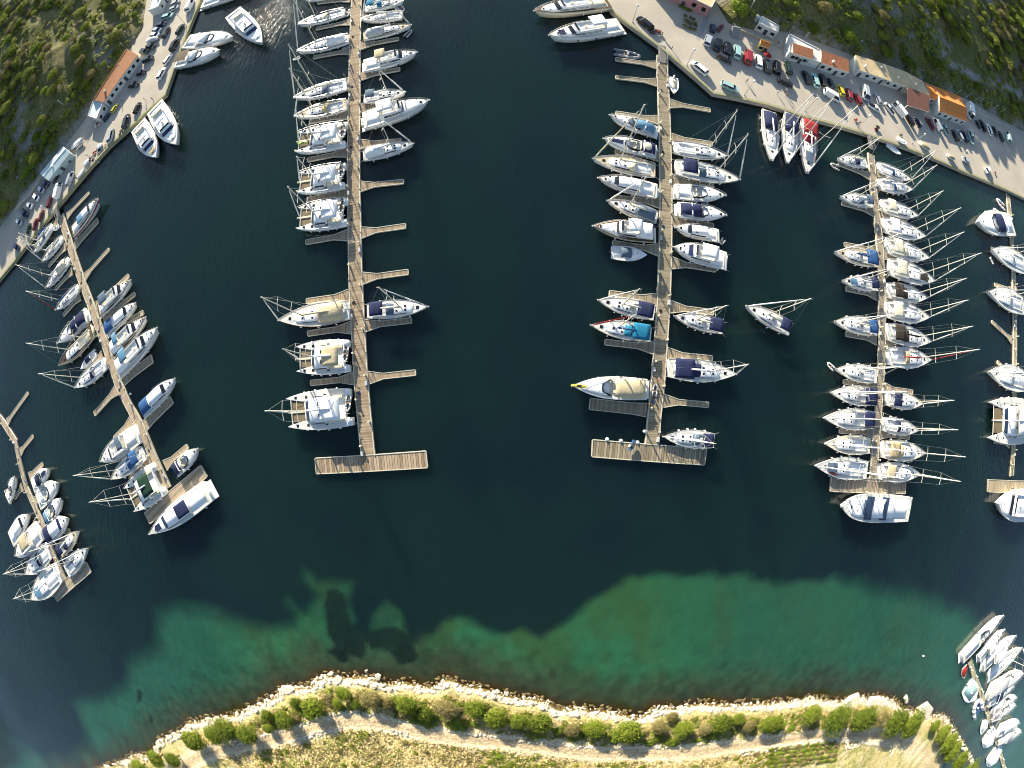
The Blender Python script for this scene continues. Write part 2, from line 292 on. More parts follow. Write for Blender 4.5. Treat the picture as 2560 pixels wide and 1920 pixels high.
# southern shore
def Gs(tg, x, y, add=0.0):
    z = 1.5
    for _ in range(4):
        g = G(tg, x, y, z + add); A_, B_ = np.array([g[0]]), np.array([g[1]]); z = shz(float(dline(A_, B_, COAST)[0]))
    return g
def GSL(tg, pts, z=0): return [Gs(tg, x, y) for x, y in pts]
PATHL = GSL('', [(330, 1990), (448, 1920), (500, 1890), (570, 1868), (640, 1858)], 1.5) + GSL('13', [(300, 1370), (600, 1290), (800, 1250), (1000, 1250), (1200, 1300), (1500, 1370), (1800, 1410), (2212, 1440)], 1.5) + \
    GSL('23', [(400, 1490), (800, 1535), (1200, 1530), (1600, 1520), (1900, 1470), (2212, 1430)], 1.5) + GSL('33', [(400, 1385), (800, 1370), (1080, 1400), (1300, 1500), (1420, 1620), (1480, 1800)], 1.5)
xs = axis(-150, 150, -85, 108, .30, 1.15); ys = axis(-175, -40, -100, -44, .30, 1.15); X, Y = np.meshgrid(xs, ys)
ins = inpoly(X + .5 * fnoise(X, Y, 1.6, 21, 2), Y + .9 * fnoise(X, Y, 1.3, 22, 3), LAND); d = dline(X, Y, COAST); d = np.where(ins, d, -d); dp = dline(X, Y, PATHL)
nz = fnoise(X, Y, 1.1, 23, 3); nw = fnoise(X, Y, 4, 24); nl = fnoise(X, Y, 16, 25)
rock = np.maximum(0, 1 - np.abs(d - .7) / 1.4)
Z = np.where(d > -.2, np.minimum(1.4, .25 + d * .5) + rock * (.55 * np.abs(nz) * 1.6 + .2 * nw) + np.maximum(0, d - 3) * .19 + .25 * nl * sm(d, 4, 10) + np.where(dp > 1.6, .14 * nz, 0), np.maximum(-1.5, d * .9 - .1) + .25 * nz)
Z = np.where((d > 1) & (dp < 1.5), 1.42 + np.maximum(0, d - 3) * .19, Z)
Cc = np.zeros(X.shape + (3,)) + np.array((.50, .41, .19))
Cc = mixc(Cc, (.22, .24, .06), sm(nw + .5 * nz, -.1, .5) * .8); Cc = mixc(Cc, (.56, .46, .28), sm(fnoise(X, Y, 2.2, 26), .1, .55))
Cc = mixc(Cc, (.60, .53, .42), sm(-d + .9 * nz + .7 * nw, -1.7, -.9) * .95); Cc = mixc(Cc, (.12, .08, .02), sm(-d, -.45, -.1))
Cc = mixc(Cc, (.72, .60, .42), sm(-dp + .7 * nz, -3.4, -2.2) * .8); Cc = mixc(Cc, (.50, .38, .23), sm(-dp + .2 * nz, -1.6, -1.0) * .9); Cc = mixc(Cc, (.30, .25, .15), sm(-np.abs(dp - .15), -.35, -.1) * .4)
sh = obj('ground', gridmesh('ground', xs, ys, Z, d > -1.6, Cc), land_mat('shore_ground', 1.6, .9, .5)); tag(sh, kind='structure')
def shore_z(x, y):
    i = min(len(ys) - 1, max(0, int(np.searchsorted(ys, y)))); j = min(len(xs) - 1, max(0, int(np.searchsorted(xs, x)))); return float(SZ[i, j])
SXS, SYS, SZ = xs, ys, Z
def shore_z(x, y):
    return float(SZ[min(len(SYS) - 1, int(np.searchsorted(SYS, y))), min(len(SXS) - 1, int(np.searchsorted(SXS, x)))])

# hills behind the quays
def hill(name, line, side, x0, x1, y0, y1, steep, seed, trackpx=None):
    P = line; far = [(P[-1][0] + side[0] * 1400, P[-1][1] + side[1] * 1400), (P[0][0] + side[2] * 1400, P[0][1] + side[3] * 1400)]
    poly = P + far; xs = np.arange(x0, x1, 1.5); ys = np.arange(y0, y1, 1.5); X, Y = np.meshgrid(xs, ys)
    d = dline(X, Y, P); d = np.where(inpoly(X, Y, poly), d, -d)
    nA = fnoise(X, Y, 60, seed); nB = fnoise(X, Y, 16, seed + 1); nC = fnoise(X, Y, 4, seed + 2, 3)
    dd = np.maximum(0, d)
    Z = QZ - .3 + steep * 24 * (1 - np.exp(-dd / 24)) + 85 * (1 - np.exp(-dd * .29 / 85)) + (nA * 7 * sm(dd, 15, 80) + nB * 1.8 * sm(dd, 3, 25) + nC * .5 * sm(dd, 1, 6))
    Z = np.where(d < 0, QZ - .3 + d * .8, Z)
    Cc = np.zeros(X.shape + (3,)) + np.array((.130, .130, .044))
    Cc = mixc(Cc, (.21, .18, .075), sm(fnoise(X, Y, 9, seed + 4), -.1, .4) * .7)
    Cc = mixc(Cc, (.25, .24, .22), sm(fnoise(X, Y, 12, seed + 5) + .4 * fnoise(X, Y, 3, seed + 6), .30, .55) * .7)
    Cc = mixc(Cc, (.30, .28, .25), sm(-dd, -5, -1.0) * sm(fnoise(X, Y, 5, seed + 7), -.2, .3) * .9)
    if trackpx is not None:
        tr = dline(X, Y, trackpx); Cc = mixc(Cc, (.33, .32, .30), sm(-tr, -1.7, -.9) * .8)
    o = obj(name, gridmesh(name, xs, ys, Z, d > -2, Cc), land_mat('hill_ground_' + str(seed), .9, .8, .8)); tag(o, kind='structure')
    def hz(x, y):
        i = int(round((y - y0) / 1.5)); j = int(round((x - x0) / 1.5))
        if 0 <= i < len(ys) and 0 <= j < len(xs): return float(Z[i, j]), float(d[i, j])
        return 0.0, -99.0
    return o, hz
def gz(hz, tag_, x, y):
    """where the sight line through a surveyed mark meets the hill"""
    lo = None
    for k in range(0, 420):
        z = 88 - k * .21
        gx, gy = G(tag_, x, y, z); h, d = hz(gx, gy)
        if d > 0 and h >= z: return gx, gy, h, d
    return None
_, hzL = hill('hill', HL, (-1, -.05, -.45, 1), -520, 0, 20, 430, .24, 40)
def track_guess(): return [G('', x, y, 22) for x, y in ((2330, -30), (2360, 25), (2400, 70), (2450, 115), (2520, 158), (2600, 200))]
_, hzR = hill('hill', HR, (1, -.25, .1, 1), 40, 560, 20, 430, .36, 60, track_guess())

# unseen ridge added to darken the water's reflections, far west, south and east
rings = []; n_ = 90; vv = []; ff = []
for i in range(n_):
    a = math.radians(150 + 240 * i / (n_ - 1)); nz_ = math.sin(i * .37) * .5 + math.sin(i * .91 + 1) * .3
    for r_0, h_0 in ((560, -1), (600, 18), (680, 75), (800, 135), (950, 170), (1150, 150)):
        vv.append((r_0 * math.cos(a), r_0 * math.sin(a) * (.9 if r_0 < 700 else 1), h_0 * (1 + .3 * nz_) if h_0 > 0 else -1))
for i in range(n_ - 1):
    for j in range(5): k = i * 6 + j; ff.append((k, k + 6, k + 7, k + 1))
me_ = bpy.data.meshes.new('hill'); me_.from_pydata(vv, [], ff); me_.update(); me_.polygons.foreach_set('use_smooth', [True] * len(me_.polygons))
tag(obj('hill', me_, mat('added_ridge_scrub', (.06, .07, .03), .95, 0, .5, .02, .1)), kind='structure')

# quays (concrete), their kerbs and walls
def quay(edge, inner, name):
    inner2 = []
    n = len(inner)
    for i, (x, y) in enumerate(inner):      # run under the foot of the hill
        inner2.append((x + (6 if name == 'r' else -6), y + 6))
    pts = edge + inner2[::-1]
    m = MB(); m.prism(pts, -3.0, QZ)
    return m
def conc_mat(key, c1, c2, c3):
    m = bpy.data.materials.new(key); m.use_nodes = True; nt = m.node_tree; b = nt.nodes['Principled BSDF']; L = nt.links.new; b.inputs['Roughness'].default_value = .9; b.inputs['Specular IOR Level'].default_value = .2
    geo = nt.nodes.new('ShaderNodeNewGeometry')
    n1 = nt.nodes.new('ShaderNodeTexNoise'); n1.inputs['Scale'].default_value = .12; n1.inputs['Detail'].default_value = 6; L(geo.outputs['Position'], n1.inputs['Vector'])
    n2 = nt.nodes.new('ShaderNodeTexNoise'); n2.inputs['Scale'].default_value = 2.2; n2.inputs['Detail'].default_value = 8; n2.inputs['Roughness'].default_value = .75; L(geo.outputs['Position'], n2.inputs['Vector'])
    mx = nt.nodes.new('ShaderNodeMix'); mx.data_type = 'RGBA'; mx.inputs['A'].default_value = (*c1, 1); mx.inputs['B'].default_value = (*c2, 1); L(n1.outputs['Fac'], mx.inputs['Factor'])
    mr = nt.nodes.new('ShaderNodeMapRange'); mr.inputs[1].default_value = .55; mr.inputs[2].default_value = .8; L(n2.outputs['Fac'], mr.inputs[0])
    m2 = nt.nodes.new('ShaderNodeMix'); m2.data_type = 'RGBA'; m2.inputs['B'].default_value = (*c3, 1); L(mr.outputs[0], m2.inputs['Factor']); L(mx.outputs['Result'], m2.inputs['A']); L(m2.outputs['Result'], b.inputs['Base Color'])
    return m
CONC = conc_mat('quay_concrete', (.33, .29, .235), (.53, .475, .385), (.20, .18, .15))
tag(quay(QR, HR, 'r').build('quay', CONC), kind='structure'); tag(quay(QLh, HL, 'l').build('quay', CONC), kind='structure')
KERB = mat('quay_kerb_stone', (.30, .29, .16), .9, 0, .35, 1.2, .2)
def strip(pts, w0, w1, z0, z1):
    """a band along a polyline between offsets w0 and w1 (left positive)"""
    m = MB(); n = len(pts); L_ = []; R_ = []
    for i in range(n):
        a = Vector(pts[max(0, i - 1)]); b_ = Vector(pts[min(n - 1, i + 1)]); t = (b_ - a).normalized(); nn = Vector((-t.y, t.x)); p = Vector(pts[i])
        L_.append(p + nn * w0); R_.append(p + nn * w1)
    m.loft([[(l.x, l.y, z0), (r.x, r.y, z0), (r.x, r.y, z1), (l.x, l.y, z1)] for l, r in zip(L_, R_)])
    return m
tag(strip(QR, .02, .75, QZ - .9, QZ + .12).build('kerb', KERB), kind='structure')
tag(strip(QLh, .02, -.75, QZ - .9, QZ + .12).build('kerb', KERB), kind='structure')
mk = MB()
for a, b_ in (((215, 590), (320, 740)), ((1785, 1090), (1850, 1230))):
    p, q = Vector(G('30', *a, QZ)), Vector(G('30', *b_, QZ)); t = (q - p).normalized() * .1; nrm = Vector((-t.y, t.x))
    mk.add([(p + nrm).to_3d() + Vector((0, 0, QZ + .006)), (q + nrm).to_3d() + Vector((0, 0, QZ + .006)), (q - nrm).to_3d() + Vector((0, 0, QZ + .006)), (p - nrm).to_3d() + Vector((0, 0, QZ + .006))], [(0, 1, 2, 3)])
tag(mk.build('road_marking', mat('road_paint', (.6, .6, .55), .8)), kind='structure')
# ------------------------------------------------------------------ boats
class Hull:
    """plan and sheer of a hull: x from -L/2 (stern) to L/2 (bow)"""
    def __init__(s, L, B, fb, ts=.74, p=2.0, tm=.42, rise=.3, yoff=0.0):
        s.L, s.B, s.fb, s.ts, s.p, s.tm, s.rise, s.y0 = L, B, fb, ts, p, tm, rise, yoff
    def t(s, x): return min(1, max(0, x / s.L + .5))
    def b(s, x):
        t = s.t(x)
        if t < s.tm: f = s.ts + (1 - s.ts) * math.sin(t / s.tm * math.pi / 2)
        else: f = max(0.0, 1 - ((t - s.tm) / (1 - s.tm)) ** s.p)
        return s.B / 2 * max(f, .012)
    def z(s, x): t = s.t(x); return s.fb * (1 + s.rise * t * t)
    def body(s, rake=.35, n=15, flare=.84):
        m = MB(); rings = []
        for i in range(n):
            t = 1 - (1 - i / (n - 1)) ** 1.25; x = (t - .5) * s.L; b = s.b(x); z = s.z(x); k = t ** 4 * rake * s.fb
            rings.append([(x - k * 1.6, s.y0 - b * .35, -.45), (x - k, s.y0 - b * flare, .12), (x - k * .35, s.y0 - b * .97, z * .6), (x, s.y0 - b, z),
                          (x, s.y0 + b, z), (x - k * .35, s.y0 + b * .97, z * .6), (x - k, s.y0 + b * flare, .12), (x - k * 1.6, s.y0 + b * .35, -.45)])
        m.loft(rings); return m
    def deck(s, x0, x1, yw=0.0, wx=None, n=14, dz=.03, inset=.05):
        """deck surface with an open well of half-width yw between wx[0] and wx[1]"""
        xs = [x0 + (x1 - x0) * (1 - (1 - i / (n - 1)) ** 1.2) for i in range(n)]
        if wx: xs = sorted(set([x for x in xs if not (wx[0] - .05 < x < wx[0] + .05 or wx[1] - .05 < x < wx[1] + .05)] + [wx[0], wx[1]]))
        m = MB()
        for a, b_ in zip(xs, xs[1:]):
            for sg in (-1, 1):
                inn = yw if wx and a >= wx[0] - 1e-6 and b_ <= wx[1] + 1e-6 else 0.0
                pa, pb = max(s.b(a) - inset, .01), max(s.b(b_) - inset, .01)
                q = [(a, s.y0 + sg * min(inn, pa), s.z(a) + dz), (b_, s.y0 + sg * min(inn, pb), s.z(b_) + dz), (b_, s.y0 + sg * pb, s.z(b_) + dz), (a, s.y0 + sg * pa, s.z(a) + dz)]
                m.add(q, [(0, 1, 2, 3) if sg > 0 else (3, 2, 1, 0)])
        return m
    def rail(s, x0, x1, off=0.0, dz=0.0, n=12):
        P = [(x0 + (x1 - x0) * i / (n - 1)) for i in range(n)]
        return [[(x, s.y0 + sg * max(s.b(x) + off, .02), s.z(x) + dz) for x in P] for sg in (-1, 1)]
def well(m, x0, x1, yw, zt, zf):
    m.add([(x0, -yw, zf), (x1, -yw, zf), (x1, yw, zf), (x0, yw, zf), (x0, -yw, zt), (x1, -yw, zt), (x1, yw, zt), (x0, yw, zt)],
          [(0, 1, 2, 3), (0, 4, 5, 1), (1, 5, 6, 2), (2, 6, 7, 3), (3, 7, 4, 0)]); return m
def arch(x0, x1, w, z0, h, drop=0.0, front=0.0, n=7, ny=8, tail=0.0):
    """canvas arch rows: a hood that starts at height front and reaches h"""
    R = []
    for i in range(n):
        u = i / (n - 1); x = x0 + (x1 - x0) * u; hh = front + (h - front) * math.sin(min(1, u * 1.25) * math.pi / 2); ww = w * (.82 + .18 * u)
        row = []
        for j in range(ny + 1):
            a = math.pi * j / ny; cy = math.cos(a); row.append((x, ww * (abs(cy) ** .75) * (1 if cy > 0 else -1), z0 + drop + (hh - drop) * (math.sin(a) ** .55 if 0 < j < ny else 0)))
        R.append(row)
    return R
def camber(x0, x1, w, z, c=.12, n=4, ny=6, w1=None, dip=0.0):
    R = []
    for i in range(n):
        u = i / (n - 1); x = x0 + (x1 - x0) * u; ww = w + ((w if w1 is None else w1) - w) * u
        R.append([(x, ww * (2 * j / ny - 1), z - dip * (2 * u - 1) ** 2 + c * (1 - (2 * j / ny - 1) ** 2)) for j in range(ny + 1)])
    return R
def cabin_rings(H, xs, hs, ws, yw=1.0):
    R = []
    for x, h, w in zip(xs, hs, ws):
        z = H.z(x) + .02
        R.append([(x, -w, z), (x, -w * .94, z + h * .7), (x, -w * .72, z + h * .97), (x, 0, z + h * 1.06), (x, w * .72, z + h * .97), (x, w * .94, z + h * .7), (x, w, z)])
    return R
FEND = {}
def fender(parent, x, y, z, c='white'):
    if c not in FEND:
        m = MB(); m.tube((0, 0, -.32), (0, 0, .32), .15, 6); m.blob((0, 0, .32), .15, n=6, m=3); m.blob((0, 0, -.32), .15, n=6, m=3); me = m.mesh('fender', True); me.materials.append(mat('fender_' + c, PAL[c], .5)); FEND[c] = me
    return obj('fender', FEND[c], None, parent, (x, y, z))
def ring(m, c, r, axis='x', w=.025, n=10):
    P = []
    for i in range(n):
        a = 2 * math.pi * i / n; P.append((c[0], c[1] + r * math.cos(a), c[2] + r * math.sin(a)) if axis == 'x' else (c[0] + r * math.cos(a), c[1] + r * math.sin(a), c[2]))
    return m.path(P, w, 3, True)
def guard(H, root, x0, x1, h=.6, col=None, bowx=None, r=.026):
    m = MB(); n = 9; T = H.rail(x0, x1, -.06, h, n); Bt = H.rail(x0, x1, -.06, 0, n)
    for a, b_ in zip(T, Bt):
        m.path(a, r, 3); m.path([(p[0], p[1], p[2] - h * .45) for p in a], r * .6, 3)
        for p, q in zip(a[::2], b_[::2]): m.tube(q, p, r, 3)
    m.tube(T[0][-1], T[1][-1], r, 3)
    m.build('guard_rail', STEEL(), root)
def squares(root, H, spots, s=.42, h0=0.0, name='hatch'):
    for x, y, z in spots:
        m = MB(); m.box(x - s / 2, x + s / 2, y - s / 2, y + s / 2, z, z + .05, .03, .03); m.build(name, GLASS(), root)
def solve_h(base, tagx, top, lo, hi):
    best = None
    for i in range(60):
        z = lo + (hi - lo) * i / 59; g = G(tagx, top[0], top[1], z); e = math.hypot(g[0] - base[0], g[1] - base[1])
        if best is None or e < best[0]: best = (e, z)
    return best[1]
def loc2w(c, rz, p): return (c[0] + p[0] * math.cos(rz) - p[1] * math.sin(rz), c[1] + p[0] * math.sin(rz) + p[1] * math.cos(rz))

def rig(root, H, mx, mh, o, zb, stay_x=None, boom_len=None, spread=2, genoa='white', boomc='white', rz=0, small=False):
    L = H.L; mt = MB(); mt.tube((mx, 0, zb), (mx, 0, mh), .125, 6, .10); mt.box(mx - .35, mx + .1, -.03, .03, mh, mh + .06); mt.tube((mx - .25, 0, mh), (mx - .25, 0, mh + .5), .02, 3)
    M_ = mt.build('mast', ALU(), root, True)
    sx = []
    for k in range(spread):
        z = zb + (mh - zb) * ((k + 1) / (spread + 1) * .97 + .02); w = H.B * (.33 - .05 * k)
        sp = MB(); sp.tube((mx - .28, -w, z + .08), (mx, 0, z), .055, 4); sp.tube((mx, 0, z), (mx - .28, w, z + .08), .055, 4); sp.build('spreader', ALU(), M_); sx.append((z, w))
    bl = boom_len or (mx + L / 2) * .62; bz = zb + (1.15 if not small else .7)
    if bl > 0:
        bo = MB(); bo.tube((mx - .1, 0, bz), (mx - bl, 0, bz + .12), .09, 5); B_ = bo.build('boom', ALU(), root, True)
        if boomc:
            cv = MB(); cv.tube((mx - .15, 0, bz + .42), (mx - bl * .95, 0, bz + .2), .27, 7, .13); cv.tube((mx - .05, 0, bz + .2), (mx - .05, 0, bz + 1.6), .2, 6, .08)
            cv.build('sail_cover', canvas(boomc), B_, True)
    fx = (L / 2 - .35) if stay_x is None else stay_x; top = mh * .97; w = MB()
    if genoa:
        g = MB(); a = Vector((fx, 0, H.z(fx) + .7)); b_ = Vector((mx + .1, 0, top)); q = a + (b_ - a) * .12; e = a + (b_ - a) * .92
        g.tube(a, q, .08, 5, .17); g.tube(q, a + (b_ - a) * .5, .17, 5, .13); g.tube(a + (b_ - a) * .5, e, .13, 5, .05); g.build('furled_sail', canvas(genoa), root, True)
    w.tube((fx, 0, H.z(fx)), (mx, 0, top), .022, 3)
    if stay_x is None: w.tube((-L / 2 + .1, 0, H.z(-L / 2)), (mx, 0, mh), .018, 3)
    for sg in (-1, 1):
        cx = mx - .35; p = (cx, sg * (H.b(cx) - .08), H.z(cx)); prev = p
        for z, ww in sx: w.tube(prev, (mx - .28, sg * ww, z + .08), .017, 3); prev = (mx - .28, sg * ww, z + .08)
        w.tube(prev, (mx, 0, top), .017, 3)
    w.build('rigging', STEEL(), root)
    return M_

def sloop(root, L, B, o, rz, c):
    rn = random.Random(int(L * 1000)); fb = 1.05 + .012 * L; H = Hull(L, B, fb, o.get('ts', .76), 1.9, .40)
    hullc = o.get('hull', 'white'); H.body(.45).build('hull', gel(hullc), root, True)
    for r in H.rail(-L / 2 + .02, L / 2 - .02, -.01, .05, 16): tr = MB(); tr.path(r, .05, 4); tr.build('toe_rail', mat('toe_' + o.get('rail', 'pgrey'), PAL[o.get('rail', 'pgrey')], .6), root)
    xa, xb = -L * .43, -L * .12; yw = B * .27; zt = H.z(xa) + .03
    dk = o.get('deck', 'white'); DM = mat('deck_nonskid', (.60, .60, .56), .7, 0, .14, 5) if dk == 'white' else (planks('teak_deck', (.33, .24, .15), (.46, .36, .24), 9) if dk == 'teak' else mat('deck_' + dk, PAL[dk], .7, 0, .1, 2))
    H.deck(-L / 2 + .03, L / 2 - .06, yw, (xa, xb)).build('deck', DM, root)
    well(MB(), xa, xb, yw, zt, zt - .75).build('cockpit', mat('cockpit_' + ('teak' if rn.random() < .6 else 'grey'), PAL['teak'] if rn.random() < .6 else (.33, .32, .29), .7), root)
    for sg in (-1, 1):
        m = MB(); m.box(xa + .5, xb - .05, min(sg * yw, sg * (yw - .42)), max(sg * yw, sg * (yw - .42)), zt - .7, zt - .28); m.build('seat', gel(), root)
        m = MB(); m.box(xa + .2, xb + .1, min(sg * (yw + .02), sg * (yw + .2)), max(sg * (yw + .02), sg * (yw + .2)), zt, zt + .28, .08, .05); m.build('coaming', gel(), root)
    if L > 11.5 and o.get('wheels', 2) == 2:
        for sg in (-1, 1): wh = MB(); ring(wh, (xa + 1.0, sg * yw * .55, zt + .15), .42); wh.box(xa + 1.05, xa + 1.25, sg * yw * .55 - .1, sg * yw * .55 + .1, zt - .7, zt + .2); wh.build('steering_wheel', STEEL(), root)
    else: wh = MB(); ring(wh, (xa + .9, 0, zt + .15), .5); wh.box(xa + .95, xa + 1.2, -.12, .12, zt - .7, zt + .25); wh.build('steering_wheel', STEEL(), root)
    tb = MB(); tb.box(xa + 1.6, xb - .6, -.22, .22, zt - .1, zt - .05); tb.box(xa + 1.9, xa + 2.0, -.05, .05, zt - .75, zt - .1); tb.build('cockpit_table', mat('teak_wood', PAL['teak'], .6), root)
    # coachroof
    x0, x1 = xb, L * .27; hc = .48; cw = B * .29
    xs = [x0, x0 + (x1 - x0) * .3, x0 + (x1 - x0) * .65, x1 - .5, x1]; ws = [cw, cw, min(cw * .92, H.b(xs[2]) - .35), min(cw * .74, H.b(xs[3]) - .3), .25]
    C_ = MB().loft(cabin_rings(H, xs, [hc, hc, hc * .85, hc * .5, .05], ws)).build('coachroof', gel(), root, True)
    for sg in (-1, 1):
        m = MB(); q = []
        for x, w in zip(xs[:3], ws[:3]): q += [(x + .3, sg * (w * .985 + .012), H.z(x) + .06), (x + .3, sg * (w * .95 + .016), H.z(x) + .36)]
        m.add(q, [(0, 2, 3, 1), (2, 4, 5, 3)] if sg < 0 else [(1, 3, 2, 0), (3, 5, 4, 2)]); m.build('side_window', GLASS(), C_)
    hat = [(x0 + (x1 - x0) * .30, sg * cw * .42, H.z(x0) + hc * 1.06) for sg in (-1, 1)] + [(x0 + (x1 - x0) * .66, sg * .36, H.z(xs[2]) + hc * .90) for sg in ((-1, 1) if rn.random() < .6 else (0,))]
    squares(C_, H, hat, .46)
    squares(root, H, [(L * .33, 0, H.z(L * .33) + .04)], .62)
    m = MB(); m.box(x0 - .02, x0 + .75, -.33, .33, H.z(x0) + hc * .98, H.z(x0) + hc * 1.06 + .05); m.build('companionway_hatch', mat('smoked_hatch', (.10, .10, .11), .3), C_)
    hood = o.get('hood')
    if hood:
        R = arch(xb + L * .085, xb - L * .045, cw * 1.12, H.z(xb) + .05, .62 + hc, .1, hc * .9)
        MB().rows(R, .03).build('sprayhood', canvas(hood), root, True)
    bim = o.get('bim')
    if bim:
        bx0, bx1 = (xa - .1, xb - L * .04) if o.get('bigbim') else (xa + .1, xb - L * .085)
        bw = B * .37 if not o.get('bigbim') else B * .42; bz = zt + 1.75
        BM = MB().rows(camber(bx0, bx1, bw, bz, .2, 5, 6, None, .12), .03).build('bimini', canvas(bim), root, True)
        f = MB()
        for sg in (-1, 1):
            for xx in (bx0 + .1, (bx0 + bx1) / 2, bx1 - .1): f.tube(((bx0 + bx1) / 2, sg * bw, zt + .1), (xx, sg * bw * .98, bz), .02, 3)
        f.build('bimini_frame', STEEL(), BM)
    if o.get('full'):        # cockpit tent from coachroof to stern
        R = []
        for x, z, w in ((xb + .6, hc + .2, .9), (xb + .1, 1.5, 1.05), (xb - 1, 1.75, 1.12), (xa + .6, 1.7, 1.1), (xa - .1, 1.0, 1.0)):
            R.append([(x, B * .36 * w * (2 * j / 6 - 1), H.z(x) + z * (1 - abs(2 * j / 6 - 1) ** 3 * .55)) for j in range(7)])
        MB().rows(R, .03).build('cockpit_cover', canvas(o['full']), root, True)
    mx = L * o.get('mx', .09); mh = o.get('mh', 1.36 * L)
    if o.get('top'):
        mh = solve_h(loc2w(c, rz, (mx, 0)), o['_tag'], o['top'], L * .95, L * 1.75)
    if mh > 0:
        rig(root, H, mx, mh, o, H.z(mx) + .3, None, None, o.get('spr', 2), o.get('genoa', 'white'), o.get('boom', 'white'))
        if o.get('radar'): m = MB(); m.tube((mx + .35, 0, mh * .42), (mx + .35, 0, mh * .42 + .22), .26, 8); m.build('radar_dome', gel(), root)
    if o.get('mizzen'):
        xm = -L * .30; rig(root, H, xm, mh * o['mizzen'], o, zt, xm + 2.4, L * .2, 1, None, o.get('boom', 'white'), small=True)
    if o.get('fore'):
        xm = L * .27; rig(root, H, xm, mh * o['fore'], o, H.z(xm) + .2, None, L * .2, 1, None, o.get('boom', 'white'), small=True)
    guard(H, root, -L / 2 + .15, L / 2 - .1)
    m = MB(); m.box(L / 2 - .5, L / 2 + .25, -.09, .09, H.z(L / 2) + .02, H.z(L / 2) + .14, .05, .02); m.tube((L / 2 + .1, -.22, H.z(L / 2) - .1), (L / 2 + .1, .22, H.z(L / 2) - .1), .05, 4); m.build('anchor', STEEL(), root)
    if L > 8:
        k = 3 + int(rn.random() * 2)
        for sg in (-1, 1):
            for i in range(k): x = -L * .3 + L * .5 * i / (k - 1) + rn.uniform(-.2, .2); fender(root, x, sg * (H.b(x) + .14), H.z(x) * .55, o.get('fend', 'white'))
    if o.get('tendpads'):
        m = MB(); m.rows(camber(L * .12, L * .3, B * .2, H.z(L * .2) + .45, .1), .02).build('deck_awning', canvas(o['tendpads']), root)
    return H

